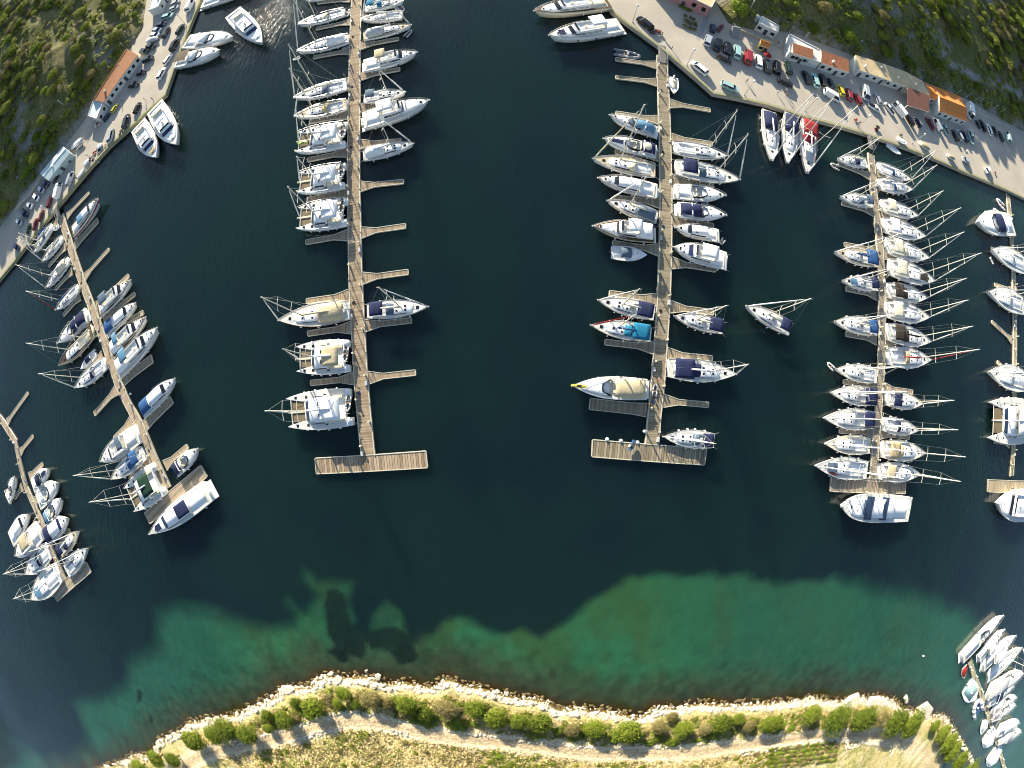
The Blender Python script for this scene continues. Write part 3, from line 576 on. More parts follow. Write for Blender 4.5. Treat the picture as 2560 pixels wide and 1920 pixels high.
def motor(root, L, B, o, rz, c):
    rn = random.Random(int(L * 999)); fb = o.get('fb', 1.0 + .035 * L); H = Hull(L, B, fb, o.get('ts', .90), o.get('p', 2.6), .38, .38)
    hullc = o.get('hull', 'white'); H.body(.75, 16).build('hull', gel(hullc), root, True)
    for r in H.rail(-L / 2 + .02, L / 2 - .02, 0, -.08, 16): tr = MB(); tr.path(r, .06, 4); tr.build('rubbing_strake', mat('toe_' + o.get('rail', 'pgrey'), PAL[o.get('rail', 'pgrey')], .6), root)
    xa, xb = -L * .46, -L * o.get('well', .20); yw = B * .36; zt = H.z(xa) + .03
    dk = o.get('deck', 'white'); DM = mat('deck_nonskid', (.60, .60, .56), .7, 0, .14, 5) if dk == 'white' else planks('teak_deck', (.33, .24, .15), (.46, .36, .24), 9)
    H.deck(-L / 2 + .03, L / 2 - .06, yw, (xa, xb)).build('deck', DM, root)
    well(MB(), xa, xb, yw, zt, zt - .7).build('cockpit', planks('teak_deck', (.33, .24, .15), (.46, .36, .24), 9) if rn.random() < .7 else gel('cream'), root)
    m = MB(); m.box(xa + .08, xa + .75, -yw + .1, yw - .1, zt - .65, zt - .15); m.box(xa + .08, xa + .25, -yw + .1, yw - .1, zt - .15, zt + .15); m.build('sofa', mat('upholstery_' + o.get('seatc', 'cream'), PAL[o.get('seatc', 'cream')], .8), root)
    m = MB(); m.box(-L / 2 - .055 * L, -L / 2 + .02, -B * .40, B * .40, .28, .42, .04, .04); m.build('swim_platform', planks('teak_deck', (.33, .24, .15), (.46, .36, .24), 9) if o.get('plat') == 'teak' else gel(), root)
    style = o.get('style', 'cabin')     # cabin: long deckhouse with raked screens; open: sports boat with a low screen; trawler: tall wheelhouse
    hc = {'cabin': 1.05, 'open': .42, 'trawler': 1.35}[style]; x0 = xb; x1 = L * {'cabin': .16, 'open': .02, 'trawler': .10}[style]; x2 = L * {'cabin': .27, 'open': .12, 'trawler': .13}[style]; x3 = L * .37
    cw = B * {'cabin': .37, 'open': .36, 'trawler': .35}[style]
    wr = lambda x, w: min(w, H.b(x) - .28)
    # trunk over the forward cabin
    T_ = MB().loft(cabin_rings(H, [x1, x2, x3, L * .41], [.42, .40, .26, .03], [wr(x1, B * .34), wr(x2, B * .33), wr(x3, B * .24), .2])).build('forward_cabin', gel(), root, True)
    if style != 'open':
        zc = H.z(x0); R = []
        for x, h, w in ((x0, hc, cw), (x0 + .15, hc + .05, cw), ((x0 + x1) / 2, hc + .08, cw), (x1, hc, wr(x1, cw * .93)), (x2, .36, wr(x2, cw * .86))):
            z = zc + .02; R.append([(x, -w, z), (x, -w * .95, z + h * .55), (x, -w * .86, z + h * .97), (x, 0, z + h * 1.05), (x, w * .86, z + h * .97), (x, w * .95, z + h * .55), (x, w, z)])
        K_ = MB().loft(R).build('deckhouse', gel(), root, True)
        a, b_ = R[3], R[4]; nx = Vector((x2 - x1, 0, 0)); e = Vector((.03, 0, .05))
        f = lambda p, q, u: Vector(p) + (Vector(q) - Vector(p)) * u + e
        m = MB(); m.rows([[f(a[i], b_[i], u) for i in (2, 3, 4)] for u in (.06, .5, .93)]); m.build('windscreen', mat('screen_' + o.get('screen', 'glass'), PAL[o.get('screen', 'glass')], .15), K_)
        for sg in (-1, 1):
            m = MB(); q = []
            for x, w in ((x0 + .3, cw), ((x0 + x1) / 2, cw), (x1 + (x2 - x1) * .3, wr(x1, cw * .93) * .985)): q += [(x, sg * (w * .965 + .015), zc + hc * .42), (x, sg * (w * .905 + .02), zc + hc * .82)]
            m.add(q, [(0, 2, 3, 1), (2, 4, 5, 3)] if sg < 0 else [(1, 3, 2, 0), (3, 5, 4, 2)]); m.build('side_window', GLASS(), K_)
        zr = zc + hc * 1.05
        if o.get('rwin'): squares(K_, H, [(x1 * .2 + x0 * .3 + i * .75, y, zr - .02) for i in range(2) for y in (-.5, .5)], .5, name='roof_window')
        if o.get('fly', L > 13):
            xf0, xf1 = x0 - L * .05, x1 - .3; fw = cw * .86; F_ = MB()
            F_.box(xf0, xf1, -fw, fw, zr - .12, zr + .02)
            for sg in (-1, 1): F_.box(xf0 + .1, xf1 - .1, min(sg * fw, sg * (fw - .1)), max(sg * fw, sg * (fw - .1)), zr, zr + .5)
            F_.box(xf1 - .3, xf1, -fw, fw, zr, zr + .62, .1, .1)
            FB = F_.build('flybridge', gel(), root)
            for x, w in ((xf0 + (xf1 - xf0) * .62, .5), (xf0 + .25, fw * 1.6)):
                m = MB(); m.box(x, x + .6, -w / 2, w / 2, zr + .02, zr + .4); m.box(x, x + .15, -w / 2, w / 2, zr + .4, zr + .7); m.build('seat', mat('upholstery_cream', PAL['cream'], .8), FB)
            m = MB(); m.box(xf1 - .95, xf1 - .35, -.5, .5, zr + .02, zr + .55, .08, .05); m.build('helm_console', gel(), FB)
            m = MB(); m.add([(xf1 - .05, -fw * .8, zr + .6), (xf1 - .05, fw * .8, zr + .6), (xf1 - .4, fw * .8, zr + .98), (xf1 - .4, -fw * .8, zr + .98)], [(0, 1, 2, 3)]); m.build('wind_deflector', GLASS(), FB)
            ca = o.get('canopy'); top = zr + 1.95
            if ca:
                a0, a1 = (xf0 + .1, xf0 + (xf1 - xf0) * o.get('clen', .72))
                CM = MB().rows(camber(a0, a1, fw * 1.02, top, .16, 5, 6, None, .08), .04).build('flybridge_canopy' if o.get('hard') is None else 'hardtop', canvas(ca) if o.get('hard') is None else gel(ca), root, True)
                f = MB()
                for sg in (-1, 1):
                    for xx in (a0 + .15, a1 - .15): f.tube((xx, sg * fw * .97, zr + .4), (xx, sg * fw * .97, top), .03, 4)
                f.build('canopy_frame', STEEL(), CM)
            m = MB(); ax = xf0 + .3
            for sg in (-1, 1): m.box(ax, ax + .35, min(sg * fw, sg * (fw - .14)), max(sg * fw, sg * (fw - .14)), zr, zr + 1.25)
            m.box(ax - .05, ax + .35, -fw, fw, zr + 1.25, zr + 1.38); m.tube((ax + .15, 0, zr + 1.38), (ax + .15, 0, zr + 1.6), .3, 8); m.tube((ax + .1, fw * .6, zr + 1.38), (ax, fw * .6, zr + 2.6), .02, 3); m.build('radar_arch', gel(), root)
        elif o.get('canopy') and not o.get('aft'):
            MB().rows(camber(x0 - .1, x0 + (x1 - x0) * .5, cw * .8, zr + .05, .1), .04).build('roof_cover', canvas(o['canopy']), root, True)
    else:
        zc = H.z(x0) + .03; w = wr(x1, cw)
        m = MB(); P = [(x0 + L * .05, -w * 1.0), (x1, -w), (x2 + .1, -w * .55), (x2 + .3, 0), (x2 + .1, w * .55), (x1, w), (x0 + L * .05, w * 1.0)]
        m.rows([[(x, y, zc + .02 + (.25 if 0 < i < 6 else 0)) for i, (x, y) in enumerate(P)], [(x - .45, y * .9, zc + .62 + (.25 if 0 < i < 6 else 0)) for i, (x, y) in enumerate(P)]]); m.build('windscreen', mat('screen_glass', PAL['glass'], .15), root)
        well(MB(), x0 + .1, x1 - .1, w * .82, zc + .06, zc - .3).build('helm_well', gel('cream'), root)
        for sg in (-1, 1): m = MB(); m.box(x1 - 1.3, x1 - .75, sg * w * .4 - .28, sg * w * .4 + .28, zc - .3, zc + .25); m.box(x1 - 1.42, x1 - 1.3, sg * w * .4 - .28, sg * w * .4 + .28, zc - .3, zc + .75); m.build('seat', mat('upholstery_cream', PAL['cream'], .8), root)
        if o.get('arch', L > 8):
            m = MB(); m.path([(x0 - .1, -cw * 1.02, zc), (x0 - .5, -cw * .95, zc + 1.3), (x0 - .5, cw * .95, zc + 1.3), (x0 - .1, cw * 1.02, zc)], .12, 5); m.build('radar_arch', gel(), root)
        if o.get('canopy'):
            a1 = x1 - .5 if not o.get('short') else x0 + .3; a0 = xa + .1 if not o.get('helmonly') else x0 - .2
            R = []
            for x, z, ww in ((a1, .85, .92), (a1 - .6, 1.35, 1), ((a0 + a1) / 2, 1.45, 1.03), (a0 + .8, 1.2, 1.02), (a0, .35, 1)):
                R.append([(x, cw * 1.0 * ww * (2 * j / 6 - 1), zc + z * (1 - abs(2 * j / 6 - 1) ** 3 * .5)) for j in range(7)])
            MB().rows(R, .03).build('canopy', canvas(o['canopy']), root, True)
    if o.get('aft'):
        f = 1.55 if style != 'open' else 1.3
        R = [[(x, B * .40 * w * (2 * j / 6 - 1), zt + z * (1 - abs(2 * j / 6 - 1) ** 3 * .35)) for j in range(7)] for x, z, w in ((xb + .1, f, .96), (xb - .8, f + .06, 1), ((xa + xb) / 2, f, 1), (xa + .5, f - .1, 1), (xa, f - .5, 1))]
        A_ = MB().rows(R, .03).build('cockpit_cover', canvas(o['aft']), root, True)
    for (u0, u1) in o.get('bands', ()):
        R = []
        for k in range(5):
            x = L * (u0 + (u1 - u0) * k / 4); R.append([(x - .55 * abs(2 * j / 8 - 1) ** 2, min(B * .40, H.b(x) - .25) * (2 * j / 8 - 1), H.z(0) + hc * (1.32 - .5 * k / 4) - .35 * abs(2 * j / 8 - 1) ** 3) for j in range(9)])
        MB().rows(R, .05).build('dark_screen', mat('screen_navy_blue', (.02, .035, .07), .3), root)
    if o.get('band'):
        m = MB()
        for r in H.rail(-L / 2 + .05, L / 2 - .1, -.02, -.75, 16): m.path(r, .28, 5)
        m.build('hull_band', gel(o['band']), root, True)
    if o.get('brown'):
        MB().rows(camber(xa + .1, xb + .6, B * .36, zt + 1.9, .08), .04).build('cockpit_awning', canvas('brown_awning'), root)
    if o.get('pad'):
        w = wr(x3, B * .2); m = MB(); m.box(x2 + .25, x3, -w, w, H.z(x2) + .40, H.z(x2) + .54, .1, .1); m.build('sun_pad', canvas(o['pad']), root)
    squares(T_, H, [(x3 + .15, 0, H.z(x3) + .24)], .6)
    if L > 10 and not o.get('pad'): squares(T_, H, [(x2 + .6, sg * .7, H.z(x2) + .38) for sg in (-1, 1)], .38)
    guard(H, root, -L * .02, L / 2 - .08, .75)
    m = MB(); m.box(L / 2 - .6, L / 2 + .35, -.13, .13, H.z(L / 2) + .0, H.z(L / 2) + .12, .05, .02); m.tube((L / 2 + .2, -.25, H.z(L / 2) - .15), (L / 2 + .2, .25, H.z(L / 2) - .15), .06, 4); m.build('anchor', STEEL(), root)
    if style == 'trawler' or o.get('mastlet'):
        m = MB(); z = H.z(0) + hc + .2; m.tube((x0 + .8, 0, z), (x0 + .5, 0, z + 3.4), .07, 5, .04); m.tube((x0 + .6, -.7, z + 2.2), (x0 + .6, .7, z + 2.2), .03, 4); m.build('signal_mast', ALU(), root)
    if L > 8:
        for sg in (-1, 1):
            for i in range(3): x = -L * .35 + L * .5 * i / 2 + rn.uniform(-.2, .2); fender(root, x, sg * (H.b(x) + .13), H.z(x) * .5, o.get('fend', 'white' if rn.random() < .6 else 'navy'))
    return H

def catamaran(root, L, B, o, rz, c):
    hb = B * .29; off = (B - hb) / 2; fb = 1.55; Hs = [Hull(L, hb, fb, .72, 2.2, .4, .12, sg * off) for sg in (-1, 1)]; H = Hs[0]
    for h in Hs:
        h.body(.5, 14).build('hull', gel(), root, True); h.deck(-L / 2 + .9, L / 2 - .05).build('deck', mat('deck_nonskid', (.60, .60, .56), .7, 0, .14, 5), root)
        for i in range(3): m = MB(); m.box(-L / 2 - .15 + i * .4, -L / 2 + .35 + i * .4, h.y0 - hb * .33, h.y0 + hb * .33, .35 + i * .35, .5 + i * .35); m.build('transom_step', gel('cream'), root)
        squares(root, h, [(L * .34, h.y0, h.z(L * .34) + .03), (L * .17, h.y0, h.z(L * .17) + .03), (-L * .12, h.y0, h.z(0) + .03)], .55)
    x0, x1 = -L * .42, L * .16; zd = H.z(0); m = MB(); m.box(x0, x1, -off, off, .75, zd + .02); m.build('bridge_deck', gel(), root)
    xc = -L * .14; w = B * .36; well(MB(), x0 + .05, xc, w * .92, zd + .05, zd - .0).build('cockpit', planks('teak_deck', (.33, .24, .15), (.46, .36, .24), 9), root)
    R = []
    for x, h, ww in ((xc, 1.05, w), (xc + (x1 - xc) * .45, 1.1, w), (x1 - L * .05, .9, w * .86), (x1 + L * .045, .12, w * .62)):
        z = zd; R.append([(x, -ww, z), (x, -ww * .93, z + h * .6), (x, -ww * .8, z + h * .97), (x, 0, z + h * 1.06), (x, ww * .8, z + h * .97), (x, ww * .93, z + h * .6), (x, ww, z)])
    K_ = MB().loft(R).build('deckhouse', gel(), root, True); a, b_ = R[2], R[3]
    m = MB(); e = Vector((.03, 0, .04)); m.rows([[Vector(a[i]) + (Vector(b_[i]) - Vector(a[i])) * u + e for i in (1, 2, 3, 4, 5)] for u in (.1, .5, .72)]); m.build('windscreen', mat('screen_navy_blue', (.02, .035, .07), .3), K_)
    for sg in (-1, 1):
        m = MB(); q = []
        for x in (xc + .3, x1 - L * .07): q += [(x, sg * (w * .965 + .02), zd + .45), (x, sg * (w * .915 + .02), zd + .85)]
        m.add(q, [(0, 2, 3, 1)] if sg < 0 else [(1, 3, 2, 0)]); m.build('side_window', GLASS(), K_)
        m = MB(); m.box(x0 + .3, xc - .2, min(sg * w * .9, sg * (w * .9 - .55)), max(sg * w * .9, sg * (w * .9 - .55)), zd + .05, zd + .5); m.build('seat', mat('upholstery_cream', PAL['cream'], .8), root)
    squares(K_, H, [(xc + 1.2, sg * w * .4, zd + 1.13) for sg in (-1, 1)], .7)
    bim = o.get('bim', 'white'); bz = zd + 2.1; a0, a1 = x0 + .5, xc + .6 + L * .02
    BM = MB().rows(camber(a0, a1, w * .80, bz, .12, 4, 6, None, .05), .08).build('bimini', canvas(bim) if bim != 'white' else gel(), root, True); f = MB()
    for sg in (-1, 1):
        for xx in (a0 + .1, a1 - .1): f = MB(); f.tube((xx, sg * w * .78, zd), (xx, sg * w * .78, bz), .04, 4); f.build('bimini_pole', STEEL(), BM)
    # helm station
    m = MB(); hx = xc + .2; hy = -w * .45 if o.get('helm', 1) else w * .45; m.box(hx - .2, hx + .3, hy - .5, hy + .5, zd + .9, zd + 1.65); ring(m, (hx - .3, hy, zd + 1.5), .4); m.build('helm_station', mat('helm_grey', (.25, .25, .26), .6), root)
    xt0, xt1 = x1 + L * .03, L * .415; inn = off - hb * .36
    for sg in (-1, 1):
        m = MB(); y0, y1 = sorted((sg * .22, sg * inn)); m.add([(xt0, y0, zd - .08), (xt1, y0, zd - .08), (xt1, y1, zd - .08), (xt0, y1, zd - .08)], [(0, 1, 2, 3)])
        m.build('trampoline', mat('trampoline_net', (.17, .13, .075), .9, 0, .3, 12), root)
    m = MB(); m.tube((xt1 + .1, -off, zd), (xt1 + .1, off, zd), .14, 6); m.build('cross_beam', ALU(), root)
    m = MB(); m.box(xt0 - .5, xt1 + .9, -.2, .2, zd - .1, zd + .08); m.tube((xt1 + .1, 0, zd), (xt1 + 1.0, 0, zd + .1), .1, 5); m.build('bowsprit_walkway', gel('cream'), root)
    HH = Hull(L, B * .8, fb, .9, 4, .4, .1); mx = L * .10; mh = o.get('mh', 1.42 * L)
    if o.get('top'): mh = solve_h(loc2w(c, rz, (mx, 0)), o['_tag'], o['top'], L * 1.1, L * 1.7)
    rig(root, HH, mx, mh, o, zd + .9, xt1 + .1, L * .36, 2, 'white', o.get('boom', 'white'))
    m = MB(); xd = -L * .46
    for sg in (-1, 1): m = MB(); m.path([(x0 + .3, sg * 1.2, zd), (xd, sg * 1.2, zd + .7), (xd - .5, sg * 1.2, zd + .7)], .05, 4); m.build('davit', STEEL(), root)
    for sg, h in ((-1, Hs[0]), (1, Hs[1])):
        for i in range(4): x = -L * .3 + i * L * .17; fender(root, x, sg * (B / 2 + .12) - sg * (hb / 2 - h.b(x)), h.z(x) * .6)
    for h, sg in ((Hs[0], -1), (Hs[1], 1)):
        g = MB(); T = h.rail(-L * .44, L * .48, -.05, .62, 9)[0 if sg < 0 else 1]; g.path(T, .026, 3)
        for p in T[::2]: g.tube((p[0], p[1], p[2] - .62), p, .026, 3)
        g.build('guard_rail', STEEL(), root)
    return H

def openboat(root, L, B, o, rz, c):
    """small rigid boat: hull, thwarts, console or cover, outboard"""
    H = Hull(L, B, .55, .82, 2.3, .4, .35); H.body(.7, 12).build('hull', gel(o.get('hull', 'white')), root, True)
    yw = B * .34; xa, xb = -L * .44, L * (.22 if not o.get('cuddy') else .02); zt = H.z(0) + .02
    H.deck(-L / 2 + .02, L / 2 - .04, yw, (xa, xb), 10).build('deck', gel(), root); well(MB(), xa, xb, yw, zt, zt - .4).build('cockpit', mat('boat_interior_' + o.get('inn', 'cream'), PAL[o.get('inn', 'cream')], .8), root)
    for x in (xa + L * .12, (xa + xb) / 2 + .2):
        m = MB(); m.box(x, x + .35, -yw, yw, zt - .16, zt - .08); m.build('thwart', mat('teak_wood', PAL['teak'], .6), root)
    if o.get('cuddy'):
        K_ = MB().loft(cabin_rings(H, [xb - .1, xb + L * .14, L * .34], [.75, .55, .05], [B * .33, B * .30, .15])).build('cuddy', gel(), root, True)
        m = MB(); m.rows([[(xb + .02, y, zt + .62) for y in (-B * .27, B * .27)], [(xb - .35, y, zt + 1.05) for y in (-B * .25, B * .25)]]); m.build('windscreen', GLASS(), K_); squares(K_, H, [(L * .2, 0, H.z(L * .2) + .42)], .35)
    if o.get('console'):
        m = MB(); m.box(-.3, .2, -.35, .35, zt - .4, zt + .6, .06, .04); m.build('helm_console', gel('pgrey'), root); m = MB(); m.box(-1.0, -.6, -.35, .35, zt - .4, zt + .15); m.build('seat', mat('upholstery_cream', PAL['cream'], .8), root)
    if o.get('hood'):
        R = [[(x, B * .34 * (2 * j / 6 - 1), zt + z * (1 - abs(2 * j / 6 - 1) ** 3 * .5)) for j in range(7)] for x, z in ((xb + .1, 1.05), (xb - .5, 1.4), (xb - 1.6, 1.35), (xb - 2.0, 1.0))]
        MB().rows(R, .03).build('canopy', canvas(o['hood']), root, True)
    if o.get('cover'):
        R = [[(x, B * .46 * w * (2 * j / 6 - 1), zt + .05 + h * (1 - (2 * j / 6 - 1) ** 2)) for j in range(7)] for x, h, w in ((-L * .45, .15, .9), (-L * .2, .45, 1), (L * .1, .5, .98), (L * .33, .2, .55), (L * .44, .05, .2))]
        MB().rows(R, .02).build('boat_cover', canvas(o['cover']), root, True)
    if o.get('engine', 1):
        m = MB(); m.box(-L / 2 - .5, -L / 2 - .05, -.17, .17, .55, 1.05, .06, .04); m.box(-L / 2 - .35, -L / 2 - .15, -.08, .08, -.3, .55); m.build('outboard', mat('outboard_' + o.get('ec', 'black'), PAL[o.get('ec', 'black')], .4), root)
    return H
def rib(root, L, B, o, rz, c):
    """inflatable dinghy: tubes, floor, thwart, outboard"""
    r = B * .13; w = B / 2 - r; P = [(-L / 2, -w, .3), (-L * .1, -w, .3), (L * .22, -w * .9, .33), (L * .40, -w * .5, .40), (L * .47, 0, .45), (L * .40, w * .5, .40), (L * .22, w * .9, .33), (-L * .1, w, .3), (-L / 2, w, .3)]
    m = MB()
    for a, b_ in zip(P, P[1:]): m.tube(a, b_, r, 7); m.blob(b_, r, n=7, m=4)
    m.blob(P[0], r, n=7, m=4); m.build('buoyancy_tube', mat('hypalon_' + o.get('hull', 'pgrey'), PAL[o.get('hull', 'pgrey')], .6), root, True)
    m = MB(); m.prism([(-L * .46, -w), (L * .2, -w * .9), (L * .4, 0), (L * .2, w * .9), (-L * .46, w)], .12, .18); m.build('floor_board', mat('dinghy_floor_' + o.get('inn', 'dgrey'), PAL[o.get('inn', 'dgrey')] if o.get('inn') else (.12, .12, .13), .8), root)
    m = MB(); m.box(-L * .15, -L * .15 + .28, -w, w, .32, .38); m.build('thwart', mat('teak_wood', PAL['teak'], .6), root)
    if o.get('console'): m = MB(); m.box(-.2, .3, -.3, .3, .15, .95, .05, .03); m.build('helm_console', gel('pgrey'), root)
    if o.get('engine', 1): m = MB(); m.box(-L / 2 - .35, -L / 2 - .02, -.13, .13, .45, .85, .04, .03); m.box(-L / 2 - .25, -L / 2 - .1, -.06, .06, -.25, .45); m.build('outboard', mat('outboard_black', PAL['black'], .4), root)
    return H0
H0 = None
KINDS = dict(s=(sloop, 'sailing_yacht', 'sailing yacht', .315, 1.25), m=(motor, 'motor_yacht', 'motor yacht', .33, 1.5), c=(catamaran, 'sailing_catamaran', 'catamaran', .56, 1.6),
             o=(openboat, 'motorboat', 'motorboat', .38, .6), r=(rib, 'inflatable_dinghy', 'dinghy', .46, .35))
BOATS = []
def boat(kind, tg, bx, by, sx, sy, label, pier=None, group=None, beam=None, z0=0.0, zd=None, **o):
    fn, name, cat, ratio, zz = KINDS[kind]; zz = zz + z0 if zd is None else zd
    bow, st = Vector(G(tg, bx, by, zz)), Vector(G(tg, sx, sy, zz)); L = (bow - st).length; rz = math.atan2(bow.y - st.y, bow.x - st.x); c = (bow + st) / 2
    if beam: B = L * beam
    else: B = L * ratio * (1.0 if kind != 's' else (1.04 if L < 10.5 else .97))
    BOATS.append(dict(kind=kind, L=L, rz=rz, c=c, label=label, pier=pier, tg=tg, name=name))
    root = thing(name, None, cat, (c.x, c.y, z0), rz, group or {'s': 'sailing yachts moored in the marina', 'm': 'motor yachts moored in the marina', 'c': 'sailing catamarans along the brown pier', 'o': 'small open motorboats', 'r': 'inflatable dinghies'}[kind])
    BOATS[-1]['root'] = root; o['_tag'] = tg
    fn(root, L, B, o, rz, (c.x, c.y)); BOATS[-1]['B'] = B
    return root
def reseat(): pass
# ------------------------------------------------------------------ floating piers
DK = .52
def uvmesh(m, name, d, k=1.0):
    me = m.mesh(name); uv = me.uv_layers.new(name='UVMap'); d = Vector(d).normalized(); n = Vector((-d.y, d.x))
    for l in me.loops:
        co = me.vertices[l.vertex_index].co; uv.data[l.index].uv = ((co.x * d.x + co.y * d.y) * k, (co.x * n.x + co.y * n.y) * k)
    return me
PIERS = {}
_m = MB(); _m.box(-.16, .16, -.05, .05, 0, .12); CLEAT = _m.mesh('cleat'); CLEAT.materials.append(mat('cleat_iron', (.3, .3, .3), .5, .5))
def pier(code, name, label, centre, width, wood, beam, tq=None, fingers=(), gang=None, ped=9.0, fw=.95):
    c = [Vector(p) for p in centre]; root = thing('floating_pier', label, 'pier', (c[-1].x, c[-1].y, 0), 0, None); o = c[-1].to_3d(); o.z = 0
    def loc(m): m.v = [(x - o.x, y - o.y, z) for x, y, z in m.v]; return m
    d = c[-1] - c[0]
    obj('walkway', uvmesh(loc(strip([tuple(p) for p in c], width / 2 - .16, -width / 2 + .16, DK - .35, DK)), 'walkway', d), wood, root)
    for a, b_ in ((width / 2 + .06, width / 2 - .155), (-width / 2 + .155, -width / 2 - .06)):
        loc(strip([tuple(p) for p in c], a, b_, DK - .5, DK + .07)).build('edge_beam', beam, root)
    # floats under the deck
    tot = sum((b_ - a).length for a, b_ in zip(c, c[1:]))
    def at(s):
        for a, b_ in zip(c, c[1:]):
            l = (b_ - a).length
            if s <= l: return a + (b_ - a) * (s / l), (b_ - a).normalized()
            s -= l
        return c[-1], (c[-1] - c[-2]).normalized()
    if tq:
        q = [Vector(p) for p in tq]; dd = q[1] - q[0]
        if abs(dd.x) < 0: pass
        m = MB(); m.prism([tuple(p) for p in q], DK - .45, DK + .02); E_ = obj('end_platform', uvmesh(loc(m), 'end_platform', dd, 1.0), planks('platform_planks_' + code, *PLK[code], 1.9), root)
        bm = MB(); ctr = sum(q, Vector((0, 0))) / 4
        for i in range(4):
            a, b_ = q[i], q[(i + 1) % 4]; t = (b_ - a).normalized(); nn = Vector((-t.y, t.x)); nn = nn if nn.dot(a - ctr) > 0 else -nn
            P = [a - t * 0, b_, b_ + nn * .16, a + nn * .16]; bm.prism([tuple(p) for p in P], DK - .45, DK + .10)
        loc(bm).build('edge_beam', beam, E_)
    for f in fingers:
        r, t = Vector(f[0]), Vector(f[1]); l = (t - r).length; u = (t - r).normalized(); n = Vector((-u.y, u.x)); w = f[2] if len(f) > 2 else fw; fl = min(3.2, l * .35); rw = 1.25
        hw = w / 2; P = [r + n * rw, r + u * fl + n * hw, t + n * hw, t - n * hw, r + u * fl - n * hw, r - n * rw]
        m = MB(); m.prism([tuple(p) for p in P], DK - .35, DK - .03); F_ = obj('finger', uvmesh(loc(m), 'finger', u), wood, root)
        bm = MB()
        for side in (P[:3], P[3:]):
            for a, b_ in zip(side, side[1:]):
                tt = (b_ - a).normalized(); nn = Vector((-tt.y, tt.x)); mid = (a + b_) / 2; axis_ = r + u * (mid - r).dot(u); nn = nn if nn.dot(mid - axis_) > 0 else -nn
                bm.prism([tuple(p) for p in (a, b_, b_ + nn * .13, a + nn * .13)], DK - .4, DK + .04)
        bm.prism([tuple(p) for p in (t + n * hw, t - n * hw, t - n * hw + u * .14, t + n * hw + u * .14)], DK - .4, DK + .05); loc(bm).build('edge_beam', beam, F_)
    if gang:
        g = [Vector(p) for p in gang]; gd = (g[1] - g[0]); n = Vector((-gd.y, gd.x)).normalized(); m = MB(); w = width * .36
        a, b_ = g; m.loft([[(a.x + n.x * w, a.y + n.y * w, QZ + .05), (a.x - n.x * w, a.y - n.y * w, QZ + .05), (a.x - n.x * w, a.y - n.y * w, QZ + .17), (a.x + n.x * w, a.y + n.y * w, QZ + .17)],
                           [(b_.x + n.x * w, b_.y + n.y * w, DK + .05), (b_.x - n.x * w, b_.y - n.y * w, DK + .05), (b_.x - n.x * w, b_.y - n.y * w, DK + .17), (b_.x + n.x * w, b_.y + n.y * w, DK + .17)]])
        GW = obj('gangway', uvmesh(loc(m), 'gangway', gd), mat('grating', (.24, .22, .19), .8, .2, .2, 6), root)
        m = MB()
        for sg in (-1, 1):
            A, B_ = a + n * w * sg, b_ + n * w * sg; A3, B3 = Vector((A.x, A.y, QZ + 1.1)), Vector((B_.x, B_.y, DK + 1.1)); m.tube(A3, B3, .05, 4)
            for i in range(5): p = A3 + (B3 - A3) * i / 4; m.tube(p, p - Vector((0, 0, 1.0)), .03, 3)
        loc(m).build('handrail', STEEL(), GW)
    s = 4.0; k = 0
    while s < tot - 2:
        p, u = at(s); n = Vector((-u.y, u.x)); sg = 1 if k % 2 else -1; q = p + n * (width / 2 - .32) * sg
        m = MB(); m.box(-.16, .16, -.14, .14, DK, DK + 1.05, .03, .03); m.box(-.19, .19, -.17, .17, DK + 1.05, DK + 1.15, .04, .04)
        if k % 3 == 1: q2 = q + u * 1.5; bx_ = MB(); bx_.box(-.45, .45, -.25, .25, DK, DK + .5, .04, .04); o2 = bx_.build('dock_box', gel('pgrey'), root, loc=(q2.x - o.x, q2.y - o.y, 0)); o2.rotation_euler = (0, 0, math.atan2(u.y, u.x))
        if k % 4 == 2: q3 = q - n * sg * .5 - u * 1.2; hz_ = MB(); ring(hz_, (0, 0, DK + .05), .3, 'z', .05, 9); ring(hz_, (.05, 0, DK + .1), .22, 'z', .05, 8); hz_.build('hose_coil', canvas('blue' if k % 8 == 2 else 'dgrey'), root, loc=(q3.x - o.x, q3.y - o.y, 0))
        m.build('power_pedestal', gel('cream'), root, loc=(q.x - o.x, q.y - o.y, 0)); s += ped / 2; k += 1
    s = 2.0
    while s < tot:
        p, u = at(s); n = Vector((-u.y, u.x))
        for sg in (-1, 1): q = p + n * (width / 2 - .02) * sg; obj('cleat', CLEAT, None, root, (q.x - o.x, q.y - o.y, DK + .07))
        s += 5.0
    PIERS[code] = dict(end=c[-1], start=c[0], name=name, c=c)
    return root
PLK = {'3': ((.25, .185, .12), (.39, .305, .21)), '4': ((.20, .165, .11), (.32, .27, .19)), '5': ((.24, .20, .15), (.36, .30, .23)), '2': ((.30, .24, .16), (.42, .34, .25)), '1': ((.30, .24, .16), (.42, .34, .25)), '6': ((.34, .27, .17), (.46, .38, .26)), '7': ((.34, .30, .17), (.46, .40, .26))}
BEAM = mat('galvanised_beam', (.50, .47, .38), .7, .0, .15, 1.5, .3)
def WD(k): return planks('pier_planks_' + k, *PLK[k], 5.0)
def fing(*rows): return [(G(t1, a, b_, DK), G(t2, c_, d_, DK), *r) for t1, a, b_, t2, c_, d_, *r in rows]
